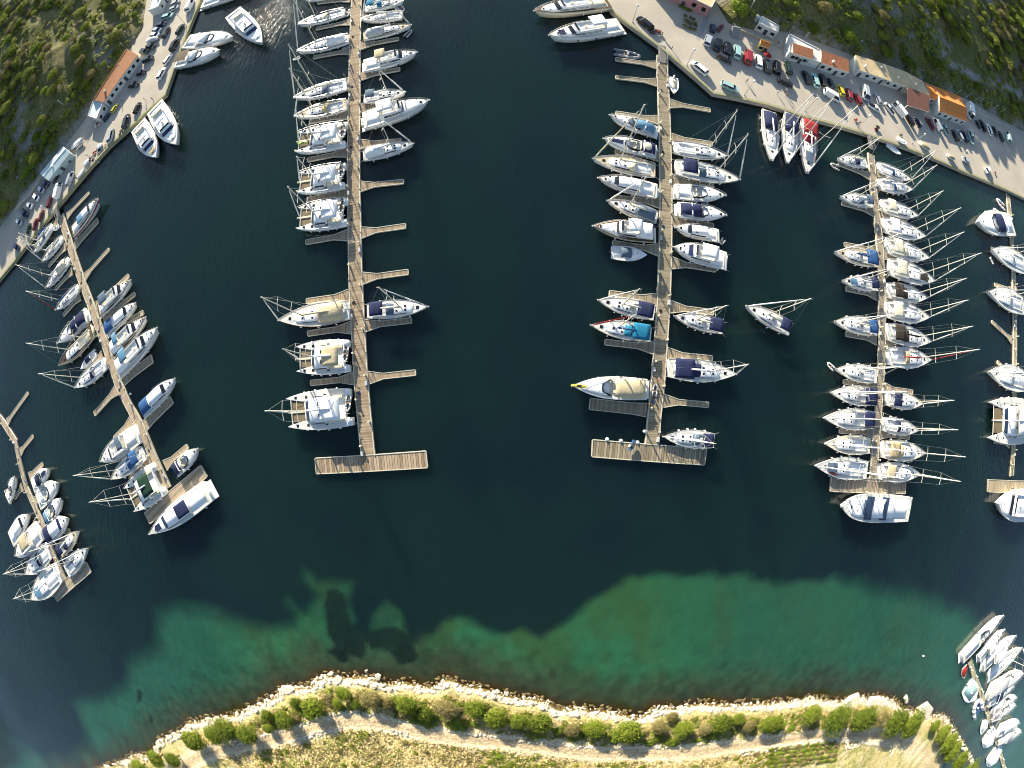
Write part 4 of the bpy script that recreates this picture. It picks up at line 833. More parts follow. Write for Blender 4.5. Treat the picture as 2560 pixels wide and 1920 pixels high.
pier('3', 'wide brown pier', 'long wide brown timber pier with catamarans, ending in a straight cross platform', GL('', [(892, -70), (891, 0), (886, 240), (884, 480), (886, 560), (889, 711), (896, 840), (903, 960), (911, 1050), (920, 1141)], DK), 2.85, WD('3'), BEAM,
     GL('12', [(512, 645), (1465, 583), (1480, 720), (525, 773)], DK),
     fing(('10', 905, 395, '10', 1230, 333), ('10', 903, 660, '10', 1240, 595), ('10', 900, 930, '10', 1225, 880), ('10', 895, 1245, '10', 1250, 1215), ('10', 898, 1610, '10', 1272, 1568), ('11', 905, 350, '11', 1290, 292), ('11', 915, 745, '11', 1312, 690), ('11', 935, 1155, '11', 1340, 1108), ('11', 963, 1605, '11', 1376, 1560),
          ('10', 908, 150, '10', 1250, 90), ('10', 820, -10, '10', 535, 20), ('10', 818, 185, '10', 520, 245), ('10', 812, 435, '10', 498, 493), ('10', 803, 700, '10', 480, 760), ('10', 795, 990, '10', 462, 1052), ('10', 788, 1315, '10', 447, 1378), ('11', 793, 5, '11', 437, 65), ('11', 795, 370, '11', 432, 432), ('11', 808, 890, '11', 436, 943), ('11', 822, 1170, '11', 447, 1222), ('11', 850, 1610, '11', 472, 1650)))
pier('4', 'middle pier', 'long grey brown pier with T-shaped end, right of centre, bridged to the quay corner', GL('', [(1656, 140), (1656, 174), (1661, 289), (1664, 420), (1665, 480), (1664, 600), (1660, 740), (1653, 850), (1645, 960), (1636, 1040), (1630, 1116)], DK), 2.75, WD('4'), BEAM,
     GL('22', [(700, 485), (1680, 562), (1660, 697), (693, 625)], DK),
     fing(('20', 1250, 560, '20', 897, 510), ('20', 1255, 710, '20', 900, 665), ('20', 1268, 1035, '20', 902, 975), ('20', 1275, 1350, '20', 895, 1310), ('21', 1277, 90, '21', 887, 45), ('21', 1270, 500, '21', 872, 440), ('21', 1250, 930, '21', 845, 873), ('21', 1228, 1345, '21', 807, 1296), ('22', 1165, 225, '22', 676, 172, 2.0),
          ('20', 1368, 890, '20', 1710, 950), ('20', 1380, 1190, '20', 1730, 1240), ('20', 1390, 1555, '20', 1740, 1600), ('21', 1390, 245, '21', 1740, 290), ('21', 1382, 610, '21', 1760, 668), ('21', 1370, 990, '21', 1740, 1040), ('21', 1345, 1400, '21', 1730, 1437), ('22', 1310, 145, '22', 1697, 180)),
     (G('20', 1290, 395, QZ), G('20', 1305, 545, DK)))
pier('5', 'slender pier', 'long slender pier crowded with sailing yachts on both sides, below the parking quay', GL('', [(2178, 385), (2183, 440), (2185, 480), (2199, 596), (2204, 700), (2206, 769), (2206, 860), (2201, 960), (2191, 1090), (2184, 1195)], DK), 2.35, WD('5'), BEAM,
     GL('32', [(550, 805), (1190, 825), (1185, 945), (540, 925)], DK),
     fing(('30', 880, 1520, '30', 612, 1412), ('31', 908, 170, '31', 642, 95), ('31', 930, 505, '31', 665, 452), ('31', 940, 890, '31', 677, 835), ('31', 940, 1275, '31', 677, 1227), ('31', 932, 1690, '31', 657, 1638), ('32', 905, 415, '32', 622, 405),
          ('30', 945, 1490, '30', 1150, 1560), ('31', 980, 200, '31', 1200, 262), ('31', 1005, 540, '31', 1260, 600), ('31', 1022, 910, '31', 1262, 968), ('31', 1020, 1300, '31', 1265, 1345), ('32', 1010, 35, '32', 1250, 68), ('32', 972, 430, '32', 1222, 460)),
     (G('30', 872, 1165, QZ), G('30', 890, 1290, DK)))
pier('2', 'slanting pier', 'slanting pier of mixed yachts below the far quay, ending in a crosswise platform', GL('', [(152, 540), (160, 570), (169, 596), (196, 680), (229, 769), (262, 860), (295, 960), (325, 1020), (355, 1076), (385, 1150), (418, 1222)], DK), 2.5, WD('2'), BEAM,
     GL('02', [(1730, 708), (1785, 800), (1295, 1205), (1250, 1115)], DK),
     fing(('01', 575, 210, '01', 765, 8), ('01', 645, 465, '01', 840, 245, 1.9), ('01', 728, 735, '01', 938, 495), ('01', 830, 985, '01', 1108, 722), ('01', 890, 1105, '01', 1160, 880), ('01', 935, 1200, '01', 1235, 1040), ('01', 1060, 1630, '01', 1310, 1440, 1.9), ('02', 1250, 360, '02', 1478, 135, 1.9), ('02', 1420, 705, '02', 1615, 540),
          ('01', 500, 245, '01', 400, 350), ('01', 565, 470, '01', 418, 640), ('01', 622, 680, '01', 477, 838), ('01', 690, 900, '01', 545, 1062), ('01', 785, 1150, '01', 660, 1280), ('01', 882, 1410, '01', 720, 1590), ('02', 1005, 50, '02', 815, 258, 1.1), ('02', 1135, 320, '02', 985, 470), ('02', 1285, 660, '02', 1120, 822)),
     (G('01', 487, 130, QZ), G('01', 515, 230, DK)))
pier('1', 'corner pier', 'short slanting pier cut by the picture edge, small yachts packed around its dark end platform', GL('', [(-30, 1010), (10, 1060), (38, 1105), (49, 1157), (65, 1220), (84, 1263), (104, 1307), (121, 1350), (138, 1398), (160, 1450)], DK), 2.3, WD('1'), BEAM,
     GL('', [(214, 1406), (227, 1430), (143, 1503), (128, 1477)], DK),
     fing(('02', 170, 590, '02', 282, 452), ('02', 250, 800, '02', 365, 690), ('02', 300, 1010, '02', 420, 910), ('02', 400, 1320, '02', 600, 1265), ('02', 190, 890, '02', 125, 985), ('02', 310, 1205, '02', 200, 1300), ('02', 60, 330, '02', 238, 80)))
pier('6', 'edge pier', 'pier running along the right edge of the picture with bows pointing at the slender pier', GL('', [(2520, 487), (2530, 600), (2536, 760), (2536, 960), (2530, 1190)], DK), 2.4, WD('6'), BEAM,
     GL('', [(2471, 1200), (2590, 1204), (2590, 1235), (2470, 1229)], DK),
     fing(('', 2528, 640, '31', 1930, 487), ('', 2530, 725, '31', 1962, 800), ('', 2530, 850, '31', 1937, 1122), ('', 2530, 940, '31', 1985, 1470), ('', 2528, 1010, '32', 1975, 152), ('', 2526, 1110, '32', 1957, 495)))
pier('7', 'shore pier', 'narrow pier beside the rocky headland with white boats stacked along it', GL('', [(2530, 1990), (2511, 1920), (2494, 1860), (2474, 1800), (2452, 1729), (2436, 1690), (2424, 1650)], DK), 1.9, WD('7'), BEAM, None, (), None, 14)

# ------------------------------------------------------------------ every boat
b = boat
# wide brown pier, catamaran side (bows away from the pier), outer end upwards
b('c', '12', 270, 250, 818, 198, 'large white catamaran with flybridge and stowed grey dinghy', '3L', beam=.56, helm=0, top=(78, 240))
b('c', '11', 350, 1445, 800, 1415, 'white catamaran with tan cloth over its cockpit', '3L', beam=.60, bim='beige', top=(228, 1365))
b('s', '11', 200, 1112, 805, 1022, 'large sloop with tan sprayhood and blue dinghy on the foredeck', '3L', full='beige', top=(40, 912), deck='white', rail='teak', boom='beige', mx=.12)
b('c', '11', 355, 228, 782, 166, 'white catamaran with two pink fenders at its sterns', '3L', beam=.60)
b('c', '10', 357, 1578, 765, 1512, 'white catamaran with pale blue dinghy at the stern and orange float', '3L', beam=.60, top=(275, 1600))
b('c', '10', 345, 1228, 775, 1155, 'white catamaran with green and yellow kayak beside the trampoline', '3L', beam=.60, helm=0, top=(265, 1265))
b('s', '10', 337, 1012, 785, 900, 'cream decked sloop with folded tan sprayhood', '3L', deck='beige', hood='tan', top=(272, 806), rail='tan', boom='cream')
b('s', '10', 333, 850, 785, 728, 'two-masted yacht with slate grey sprayhood', '3L', hood='slate', fore=.62, top=(240, 410), bim=None, boom='cream', mx=.06)
b('s', '10', 360, 450, 800, 330, 'sloop with white cockpit cover and red lifebuoy', '3L', full='white', mh=20, rail='navy')
b('s', '10', 370, 215, 765, 100, 'sloop with cream sprayhood and grey inflatable hung astern', '3L', hood='cream', mh=21, rail='navy', boom='navy')
b('s', '10', 420, 0, 800, -90, 'sloop half cut by the top edge beside its finger', '3L', mh=19, rail='navy')
# wide brown pier, open side
b('s', '11', 1490, 992, 958, 1030, 'sloop with dark purple bimini and teak foredeck', '3R', bim='navy', top=(1035, 855), rail='navy', mx=.08, boom='cream', deck='white', hood='slate', kayakd=1)
b('s', '10', 1362, 1245, 925, 1342, 'sloop with white cover over the cockpit', '3R', full='white', top=(1030, 1010), rail='pgrey')
b('m', '10', 1500, 893, 930, 1050, 'big trawler yacht with white canopies and round dinghy astern', '3R', style='trawler', fly=True, canopy='white', rail='teak', beam=.34, p=2.2, fb=2.0)
b('s', '10', 1292, 800, 930, 850, 'sloop with slate grey bimini hidden partly by a trawler yacht', '3R', bim='slate', top=(1050, 590), rail='pgrey')
b('m', '10', 1392, 462, 930, 565, 'trawler yacht with tan flybridge canopy', '3R', style='cabin', fly=True, canopy='beige', clen=.5, rail='pgrey', beam=.35)
b('s', '10', 1342, 220, 928, 310, 'brown decked sloop with grey awning', '3R', deck='beige', full='pgrey', rail='brown', mh=15)
b('s', '10', 915, 172, 1262, 128, 'sloop moored bow to the pier with no covers', '3R', rail='pgrey', mh=14)
b('s', '10', 1272, 12, 940, 68, 'sloop with bright turquoise sprayhood and cover', '3R', bim='turq', hood='turq', mh=15)
# middle pier, side towards open basin
b('m', '22', 520, 18, 1165, 48, 'big white motor yacht with tan cockpit cover and yellow kayak on its bow', '4L', style='open', beam=.30, canopy=None, aft='beige', L=1, p=2.3, rail='pgrey', arch=False, fb=1.8, well=.06, fend='navy')
b('s', '21', 680, 1152, 1203, 1232, 'sloop with bright turquoise bimini and red furled sail', '4L', bim='turq', hood='turq', bigbim=1, genoa='red', top=(1055, 1062), rail='tan', boom='blue')
b('s', '21', 742, 935, 1232, 1052, 'sloop with dark navy bimini and beige foredeck', '4L', bim='navy', bigbim=1, top=(1105, 845), rail='grey', boom='cream')
b('m', '21', 700, 300, 1230, 358, 'classic wooden trawler yacht with white canopies and bowsprit', '4L', style='trawler', fly=True, canopy='white', hard=None, rail='teak', deck='teak', p=1.9, beam=.34, aft='white', hull='cream')
b('s', '21', 822, 78, 1258, 222, 'sloop with slate blue cockpit cover', '4L', full='slate', top=(1185, -110), rail='teak', boom='cream')
b('m', '20', 745, 1545, 1255, 1650, 'white cruiser with round orange trimmed foredeck and striped hardtop', '4L', style='cabin', fly=False, rail='orange', rwin=1, p=2.1, beam=.30)
b('s', '20', 697, 1375, 1240, 1475, 'sloop with bare beige teak deck and cream boom cover', '4L', deck='beige', rail='grey', top=(1187, 920), boom='cream', genoa='cream', hood='cream')
b('m', '20', 793, 1205, 1250, 1305, 'cruiser with long navy cockpit cover and navy foredeck pad', '4L', style='open', aft='navy', pad='navy', canopy='cream', short=1, rail='pgrey', beam=.31, seatc='cream')
b('m', '20', 845, 1002, 1252, 1135, 'white sports cruiser with steel blue canopy', '4L', style='open', canopy='sky', rail='pgrey', beam=.31, p=2.3)
# middle pier, side towards slender pier
b('s', '22', 1305, 455, 1748, 490, 'sloop with navy covers moored bow to the pier', '4R', bim='navy', top=(1750, 488), rail='pgrey', boom=None, beam=.33, hood='slate')
b('s', '21', 1932, 1577, 1350, 1520, 'long white sloop with wide navy bimini', '4R', bim='navy', hood='navy', top=(2045, 1490), rail='pgrey', bigbim=1)
b('s', '21', 1398, 1072, 1822, 1175, 'sloop with navy bimini and round white fenders moored bow to the pier', '4R', bim='navy', bigbim=1, top=(1860, 1000), rail='teak', boom='cream')
b('m', '21', 1395, 480, 1855, 595, 'flybridge yacht with pale grey hardtop and dark side screens', '4R', style='cabin', fly=True, canopy='white', clen=.8, rail='pgrey', screen='navy', beam=.36)
b('m', '21', 1412, 312, 1792, 375, 'white cabin cruiser with square dark roof windows', '4R', style='cabin', fly=False, rwin=1, rail='tan', beam=.32)
b('m', '21', 1842, 205, 1436, 145, 'sports cruiser with dark navy canopy', '4R', style='open', canopy='navy', rail='pgrey', beam=.34)
b('m', '21', 1837, 35, 1412, -10, 'plain white sports cruiser with oval windscreen', '4R', style='open', rail='pgrey', beam=.33)
b('s', '20', 1965, 1557, 1415, 1440, 'sloop with navy bimini and turquoise towel on the cockpit', '4R', bim='navy', hood='slate', top=(2012, 1132), rail='cream', boom=None)
b('s', '20', 1862, 1352, 1398, 1268, 'sloop with open cockpit and no covers', '4R', top=(1955, 960), rail='navy', boom='white')
# slender pier, side towards middle pier
b('s', '32', 403, 706, 860, 742, 'sloop with bright red kayak on deck', '5L', top=(1165, 835), rail='pgrey', tendpads='slate')
b('s', '32', 488, 515, 885, 532, 'cream decked sloop without covers', '5L', deck='cream', top=(1140, 572), rail='cream', boom='white')
b('s', '32', 478, 292, 915, 312, 'sloop with deep purple bimini', '5L', bim='navy', top=(1163, 338), rail='pgrey')
b('s', '32', 540, 72, 930, 120, 'sloop with torn looking navy bimini', '5L', bim='navy', bigbim=1, top=(1195, 72), rail='pgrey')
b('s', '31', 583, 1530, 942, 1592, 'all white sloop with dinghy tied at its bow', '5L', top=(1150, 1510), rail='cream', boom='white', genoa='white')
b('s', '31', 570, 1118, 942, 1180, 'sloop with royal blue bimini and a red bag on deck', '5L', bim='blue', top=(1060, 1068), rail='tan', boom='cream')
b('s', '31', 640, 765, 945, 805, 'sloop with navy bimini and pale blue hatch cover', '5L', bim='navy', top=(1168, 632), rail='pgrey', tendpads='sky')
b('s', '31', 575, 518, 938, 592, 'beige decked sloop with royal blue bimini', '5L', bim='blue', deck='beige', bigbim=1, top=(1140, 385), rail='pgrey', boom='blue')
b('s', '31', 622, 40, 898, 92, 'sloop with slate sprayhood and crumpled beige cover', '5L', hood='slate', bim='slate', rail='pgrey', mh=16)
b('s', '30', 598, 1372, 858, 1410, 'sloop with navy trimmed cockpit behind a grey dinghy', '5L', hood='navy', rail='pgrey', top=(985, 1180), fore=None, boom='cream')
# slender pier, side towards the edge pier
b('s', '32', 1305, 780, 962, 752, 'sloop with round tan bimini and orange lifejackets at the bow', '5R', bim='beige', top=(1660, 858), rail='pgrey', mx=.10)
b('s', '32', 1352, 598, 988, 562, 'sloop with striped tan sprayhood', '5R', hood='beige', bim='tan', top=(1708, 622), rail='tan', mx=.10)
b('s', '32', 1292, 402, 998, 345, 'sloop with purple sprayhood folded over its coachroof', '5R', hood='navy', top=(1640, 403), rail='pgrey', mx=.10)
b('s', '32', 1330, 172, 1028, 125, 'sloop with navy bimini and brown toe rail', '5R', bim='navy', top=(1610, 172), rail='tan', mx=.10)
b('s', '31', 1402, 1452, 1038, 1420, 'sloop with red boom cover and red furled sail', '5R', hood='tan', genoa='red', boom='red', top=(1830, 1364), rail='pgrey')
b('s', '31', 1400, 1295, 1032, 1205, 'sloop with black sprayhood and long dark deck stripes', '5R', hood='brown', bim='brown', top=(1775, 1168), rail='pgrey', boom='black')
b('s', '31', 1388, 1085, 1022, 1012, 'sloop with cream bimini and pale blue deck', '5R', bim='cream', top=(1730, 944), rail='pgrey')
b('s', '31', 1372, 917, 1035, 848, 'sloop with dark brown sprayhood and buoys along its anchor line', '5R', hood='brown', bim='brown', top=(1720, 760), rail='grey')
b('s', '31', 1437, 770, 1052, 645, 'large sloop with cream bimini and three pairs of spreaders', '5R', bim='cream', spr=3, top=(1842, 524), rail='pgrey', tendpads='brown')
b('s', '31', 1387, 572, 1028, 462, 'sloop with cream sprayhood and two boards stowed by the mast', '5R', hood='cream', bim='cream', top=(1697, 344), rail='pgrey')
b('s', '31', 1357, 385, 1003, 285, 'sloop with white bimini and orange towel in the cockpit', '5R', bim='white', top=(1672, 140), rail='pgrey')
b('s', '31', 1292, 208, 988, 112, 'sloop with cream bimini and red cloth on the foredeck', '5R', bim='cream', top=(1522, 0), rail='pgrey')
b('s', '30', 1245, 1640, 968, 1590, 'sloop with dark blue sprayhood nearest the quay but one', '5R', hood='blue', top=(1457, 1424), rail='pgrey')
b('s', '30', 1232, 1555, 958, 1440, 'sloop with orange cover atop its blue sprayhood', '5R', hood='blue', bim=None, top=(1452, 1298), rail='pgrey', tendpads=None)
b('m', '32', 612, 1052, 1222, 1082, 'broad white motor yacht with two dark blue windscreens below the end of slender pier', None, style='cabin', fly=False, rwin=None, bands=((.13, .21), (-.08, .0)), screen='slate', beam=.265, p=4.6, rail='tan', fb=1.9)
# edge pier
b('m', '31', 1795, 262, 2110, 285, 'rounded motor cruiser with dark cockpit cushions', '6L', style='open', canopy='navy', helmonly=1, rail='pgrey', beam=.31, p=3.0)
b('s', '31', 1928, 500, 2230, 640, 'sloop with row of white fenders, below the rounded cruiser', '6L', rail='pgrey', mh=16)
b('s', '31', 1898, 862, 2210, 985, 'pale green edged sloop with lime streak on deck', '6L', rail='green', mh=16)
b('s', '31', 1905, 1555, 2230, 1640, 'sloop with long pale green anchor guard at its bow', '6L', rail='green', mh=16)
b('c', '32', 1915, 312, 2260, 325, 'white catamaran bows pointing at the slender pier', '6L', beam=.50, mh=14)
b('m', '32', 1965, 1030, 2300, 1060, 'broad white motor yacht moored under the end of the edge pier', None, style='cabin', fly=True, beam=.34, p=3.0, rail='tan')
# sailing and quayside yachts
b('s', '21', 2020, 985, 2405, 1190, 'sloop under way alone between two piers, sails furled and navy bimini up', None, bim='navy', top=(2578, 920), rail='teak', boom='cream', kayakd=1)
b('s', '30', 38, 1392, 5, 955, 'long sloop with navy sprayhood moored to the parking quay, nearest the middle pier', None, full='navy', rail='pgrey', top=(365, 790), mx=.08)
b('s', '30', 172, 1412, 200, 985, 'sloop with navy canvas between two others on the parking quay', None, full='navy', rail='pgrey', top=(548, 838), mx=.08)
b('s', '30', 343, 1500, 345, 1045, 'long sloop with bright red bimini moored stern to the parking quay', None, bim='red', bigbim=1, hood='red', rail='red', top=(770, 910), mx=.08, tendpads='slate')
# top of the basin
b('m', '20', 192, 120, 830, 25, 'large cream sided motor yacht beside a bigger one, cut by the top edge', None, style='cabin', fly=True, rail='tan', fb=2.0, beam=.27, hull='cream', deck='teak')
b('m', '20', 318, 335, 935, 225, 'large white flybridge motor yacht with navy foredeck cover by the quay corner', None, style='cabin', fly=True, canopy='white', clen=.5, pad='navy', rail='tan', fb=2.1, beam=.285)
b('m', 'D', 2600, -330, 1440, 50, 'white motor yacht cut by the top edge, stern to the far quay', None, style='cabin', fly=True, rail='navy', beam=.27)
b('m', 'D', 2470, 760, 1950, 215, 'white motor yacht leaving through sparkling water with a towed tender', None, style='cabin', fly=True, rail='pgrey', screen='navy', beam=.25, fb=1.7, plat='teak')
b('m', 'D', 1960, 650, 1140, 720, 'open white sports yacht moored to the far quay, above a twin with brown awning', None, style='open', canopy='white', helmonly=1, rail='pgrey', beam=.30, fb=1.6)
b('m', 'D', 1745, 900, 985, 1070, 'white sports yacht with flat brown cockpit awning', None, style='open', aft=None, canopy='white', helmonly=1, rail='pgrey', beam=.33, fb=1.9, brown=1)
b('m', 'E', 2250, 1000, 1850, 330, 'bigger of two motor yachts at the far quay, gangway out and dark screen', None, style='cabin', fly=True, rail='pgrey', screen='navy', beam=.30, fb=1.9)
b('m', 'E', 1890, 1215, 1560, 640, 'smaller of two motor yachts at the far quay, tan sun pad on foredeck', None, style='cabin', fly=True, rail='pgrey', screen='navy', beam=.33, pad='tan', fb=1.7)
# slanting pier, side with motor yachts
b('m', '02', 1312, 1290, 1800, 925, 'white motor yacht with navy sun covers across the end of slanting pier', None, style='cabin', fly=False, canopy='navy', pad='navy', screen='navy', rail='pgrey', beam=.235, p=2.1, fb=1.7)
b('m', '02', 1712, 560, 1507, 755, 'small cruiser with round navy cockpit cover', '2R', style='open', aft='navy', rail='pgrey', beam=.36)
b('m', '01', 1518, 1615, 1222, 1895, 'motor yacht with long blue aft cover', '2R', style='cabin', fly=False, aft='blue', rail='pgrey', beam=.30, p=2.3)
b('m', '01', 1378, 1180, 1022, 1540, 'largest white motor yacht with blue canopy amidships and white aft deck cover', '2R', style='cabin', fly=True, canopy='sky', clen=.4, aft='white', rail='teak', beam=.29, p=2.2, fb=1.9)
b('m', '01', 1268, 1085, 965, 1370, 'motor yacht with blue awning and cream ringed foredeck', '2R', style='cabin', fly=True, canopy='sky', clen=.35, aft='white', rail='teak', beam=.30, deck='teak', p=2.2)
b('m', '01', 1180, 962, 912, 1200, 'white motor boat with royal blue aft cover', '2R', style='cabin', fly=False, aft='blue', rail='cream', beam=.32, p=2.2)
b('m', '01', 1138, 765, 848, 1030, 'cruiser with varnished foredeck and slate blue canopy', '2R', style='cabin', fly=True, canopy='slate', clen=.55, deck='teak', rail='cream', beam=.31, p=2.2)
b('m', '01', 868, 72, 632, 350, 'motor yacht with red banded hull and steel blue awning', '2R', style='cabin', fly=False, band='red', canopy='sky', rail='cream', rwin=1, beam=.36, deck='teak', aft=None, fb=2.1)
# slanting pier, side with masts towards the picture edge
b('c', '02', 1115, 1003, 1372, 815, 'catamaran with dark green canvas', '2L', beam=.66, bim='dgreen', top=(770, 1022), helm=0)
b('s', '02', 970, 822, 1240, 592, 'sloop with double peaked blue sprayhood', '2L', hood='blue', bim='blue', top=(635, 797), rail='cream')
b('m', '02', 885, 665, 1190, 430, 'white flybridge cruiser with dark sunroof', '2L', style='cabin', fly=True, rail='navy', beam=.33, canopy='slate', clen=.3)
b('s', '01', 655, 1692, 905, 1480, 'sloop with navy sprayhood beside a tiny cabin boat', '2L', hood='navy', top=(330, 1580), rail='pgrey')
b('o', '01', 697, 1532, 825, 1385, 'tiny cabin boat with glass wheelhouse', '2L', cuddy=1, hood='navy', beam=.36)
b('s', '01', 520, 1500, 795, 1200, 'brown classic ketch with two masts and wooden deck', '2L', mizzen=.55, deck='teak', rail='brown', top=(218, 1355), boom='cream', genoa=None, mx=.05, hull='cream')
b('m', '01', 512, 1308, 745, 1058, 'sports cruiser with long charcoal canopy', '2L', style='open', canopy='navy', rail='navy', beam=.34, p=2.1)
b('s', '01', 487, 1022, 668, 830, 'small sloop with red furled sail', '2L', genoa='red', top=(222, 868), rail='blue', boom='blue')
b('s', '01', 400, 832, 585, 590, 'sloop with crumpled cream cockpit cover', '2L', full='cream', top=(128, 648), rail='navy')
b('s', '01', 370, 600, 530, 400, 'sloop with cluttered cream cockpit', '2L', hood='cream', rail='cream', mh=15)
b('s', '01', 298, 525, 445, 290, 'pale blue shaded sloop with two tall masts beside the quay', '2L', fore=.95, top=(135, 420), rail='pgrey', hood='slate')
b('o', '01', 320, 385, 400, 300, 'little boat with vivid blue cover against the quay wall', None, cover='blue', beam=.42)
b('o', '01', 455, 330, 510, 290, 'small workboat tied between quay and slanting pier', None, beam=.5, console=1)
# corner pier
b('s', '03', 278, 198, 505, -35, 'white sloop with red gear in the cockpit, moored beside the end of the corner pier', None, rail='pgrey', mh=14, tendpads='sky')
b('s', '02', 752, 1420, 572, 1622, 'sloop with slim white deck next to the dark platform', '1R', rail='pgrey', mh=17, boom='navy')
b('s', '02', 672, 1272, 515, 1455, 'beige decked sloop with navy cockpit cover', '1R', deck='beige', hood='navy', bim='navy', rail='tan', mh=17)
b('m', '02', 588, 1155, 398, 1322, 'cruiser with charcoal cockpit cover and navy windscreen', '1R', style='cabin', fly=False, aft='navy', screen='navy', rail='pgrey', beam=.36)
b('m', '02', 530, 990, 398, 1180, 'small cruiser with teal blue cockpit cover', '1R', style='open', aft='sky', rail='pgrey', beam=.36)
b('m', '02', 500, 852, 328, 1022, 'plain white cruiser with turquoise bag at the helm', '1R', style='open', rail='pgrey', beam=.38, p=3)
b('m', '02', 422, 735, 280, 890, 'small cruiser with purple seat covers', '1R', style='open', canopy='navy', helmonly=1, rail='pgrey', beam=.36, pad='navy')
b('s', '02', 228, 1640, 420, 1435, 'sloop with dark clutter in its cockpit', '1L', rail='teak', mh=15, hood='navy')
b('m', '02', 152, 1478, 345, 1265, 'flybridge cruiser with cream foredeck cloth', '1L', style='cabin', fly=True, canopy='beige', rail='navy', beam=.32)
b('m', '02', 250, 1125, 95, 1345, 'white cruiser with six square roof windows', '1L', style='cabin', fly=False, rwin=1, rail='pgrey', beam=.30)
b('m', '02', 130, 800, 60, 1000, 'white hull just showing at the picture edge', '1L', style='open', rail='green', beam=.36)
# shore pier
b('m', 'G', 1690, 150, 800, 1150, 'largest white motor yacht moored across the tip of the shore pier, slim bow pointing outwards', None, style='open', beam=.27, p=2.0, rail='navy', fb=1.8, canopy=None, arch=False, well=.12)
b('m', 'G', 1740, 480, 1190, 1160, 'white motor yacht squeezed between the largest one and its neighbours', '7R', style='cabin', fly=True, rail='pgrey', beam=.36)
b('m', 'G', 1990, 620, 1290, 1330, 'white flybridge boat with hardtop', '7R', style='cabin', fly=True, canopy='white', rail='teal', beam=.34)
b('s', 'G', 2150, 900, 1400, 1560, 'white sloop with open cockpit', '7R', rail='teal', mh=13, beam=.36)
b('m', 'H', 2150, -420, 1290, 80, 'shaded white boat with pale awning', '7R', style='open', canopy='pgrey', rail='teal', beam=.37)
b('m', 'H', 1900, -50, 1270, 390, 'open boat with dark navy cushions', '7R', style='open', canopy='navy', helmonly=1, rail='teal', beam=.36)
b('m', 'H', 1980, 250, 1420, 560, 'white sports boat with turquoise edge', '7R', style='open', rail='teal', beam=.4)
b('m', 'H', 1950, 470, 1400, 760, 'motor boat with red cushions', '7R', style='open', rail='dred', seatc='red', beam=.42)
b('m', 'H', 2050, 950, 1530, 1180, 'white cruiser next to a green mooring line', '7R', style='cabin', fly=False, rail='teal', beam=.4)
b('m', 'H', 2100, 1200, 1580, 1420, 'grey shaded cruiser lowest but one', '7R', style='open', canopy='pgrey', rail='slate', beam=.36)
b('o', 'G', 830, 1620, 850, 1340, 'small boat with bright red cover at the shore pier', None, beam=.52, cover='red', engine=0)
b('o', 'H', 880, 320, 640, -60, 'blue edged open boat with red and white gear inside', None, beam=.5, hull='teal', console=1)
b('r', 'H', 900, 380, 960, 720, 'white inflatable with blue seats beside the shore pier', None, beam=.62, hull='white', console=1, inn='blue')
b('o', 'H', 1090, 890, 1120, 1200, 'small grey rowing boat alongside the shore pier', None, beam=.5, inn='pgrey', engine=0)
b('o', 'H', 1340, 1560, 1200, 1260, 'small boat with round white cover near the shore pier', None, beam=.55, cover='white')
b('o', '33', 1975, 1610, 1945, 1510, 'small dinghy under a white cover, lowest at the shore pier', None, beam=.62, cover='white', engine=0)
# small boats
b('o', '21', 1167, 545, 858, 522, 'small white cabin cruiser with charcoal hood tucked under a finger of the middle pier', None, cuddy=1, hood='slate', beam=.43)
b('r', '20', 1108, 492, 888, 448, 'grey rigid inflatable with console above the first finger of the middle pier', None, beam=.42, hull='grey', console=1)
b('o', '20', 1398, 812, 1400, 668, 'cream rowing boat with outboard between middle pier and quay', None, beam=.46, hull='cream', inn='tan', ec='white')
b('r', '20', 985, 1322, 890, 1312, 'dark inflatable between two cruisers of the middle pier', None, beam=.4, hull='grey', engine=0)
b('r', '22', 1243, 0, 1230, 105, 'grey inflatable lying on the planks of the middle pier', None, beam=.46, z0=DK + .02, hull='pgrey')
b('o', '30', 1150, 1335, 1028, 1240, 'pointed cream rowing boat moored at the foot of the parking quay', None, beam=.40, inn='cream', engine=0)
b('r', '30', 540, 1420, 612, 1452, 'pale inflatable moored near the quay end of the slender pier', None, beam=.62)
b('r', '31', 512, 1478, 570, 1530, 'white inflatable tied to the bow of an all white sloop', None, beam=.5, engine=0, hull='white')
b('r', '32', 1198, 668, 1248, 648, 'grey inflatable floating beneath a sloop of the slender pier', None, beam=.55, engine=0)
b('r', '31', 1205, 60, 1188, 20, 'slim grey inflatable behind the mast of a slender pier sloop', None, beam=.55, engine=0)
b('r', '31', 1945, 625, 1920, 565, 'white inflatable hanging off a sloop of the edge pier', None, beam=.42, engine=0, hull='white')
b('r', '31', 1945, 150, 2010, 205, 'white inflatable above the rounded motor cruiser', None, beam=.5, hull='white')
b('r', '31', 1975, 65, 2045, 135, 'white inflatable tied highest on the edge pier', None, beam=.5, hull='white')
b('r', '21', 1800, 450, 1835, 405, 'grey inflatable behind the white cabin cruiser of the middle pier', None, beam=.6)
b('r', '10', 785, 145, 785, 88, 'round grey inflatable astern of the cream hooded sloop', None, beam=.62, engine=0)
b('r', '10', 320, 520, 380, 490, 'white inflatable at the bow of the sloop with white cockpit cover', None, beam=.52, hull='white')
b('r', '10', 745, 425, 815, 405, 'pale inflatable between brown pier and sloop with white cockpit cover', None, beam=.5)
b('r', '10', 1275, 100, 1230, 45, 'grey inflatable off the bow of the turquoise hooded sloop', None, beam=.5)
b('r', '10', 1345, 260, 1290, 315, 'grey inflatable off the bow of the brown decked sloop', None, beam=.55)
b('r', '10', 945, 1010, 947, 1095, 'round cream inflatable carried astern of the big trawler yacht', None, beam=.62, hull='cream', z0=.8, engine=0)
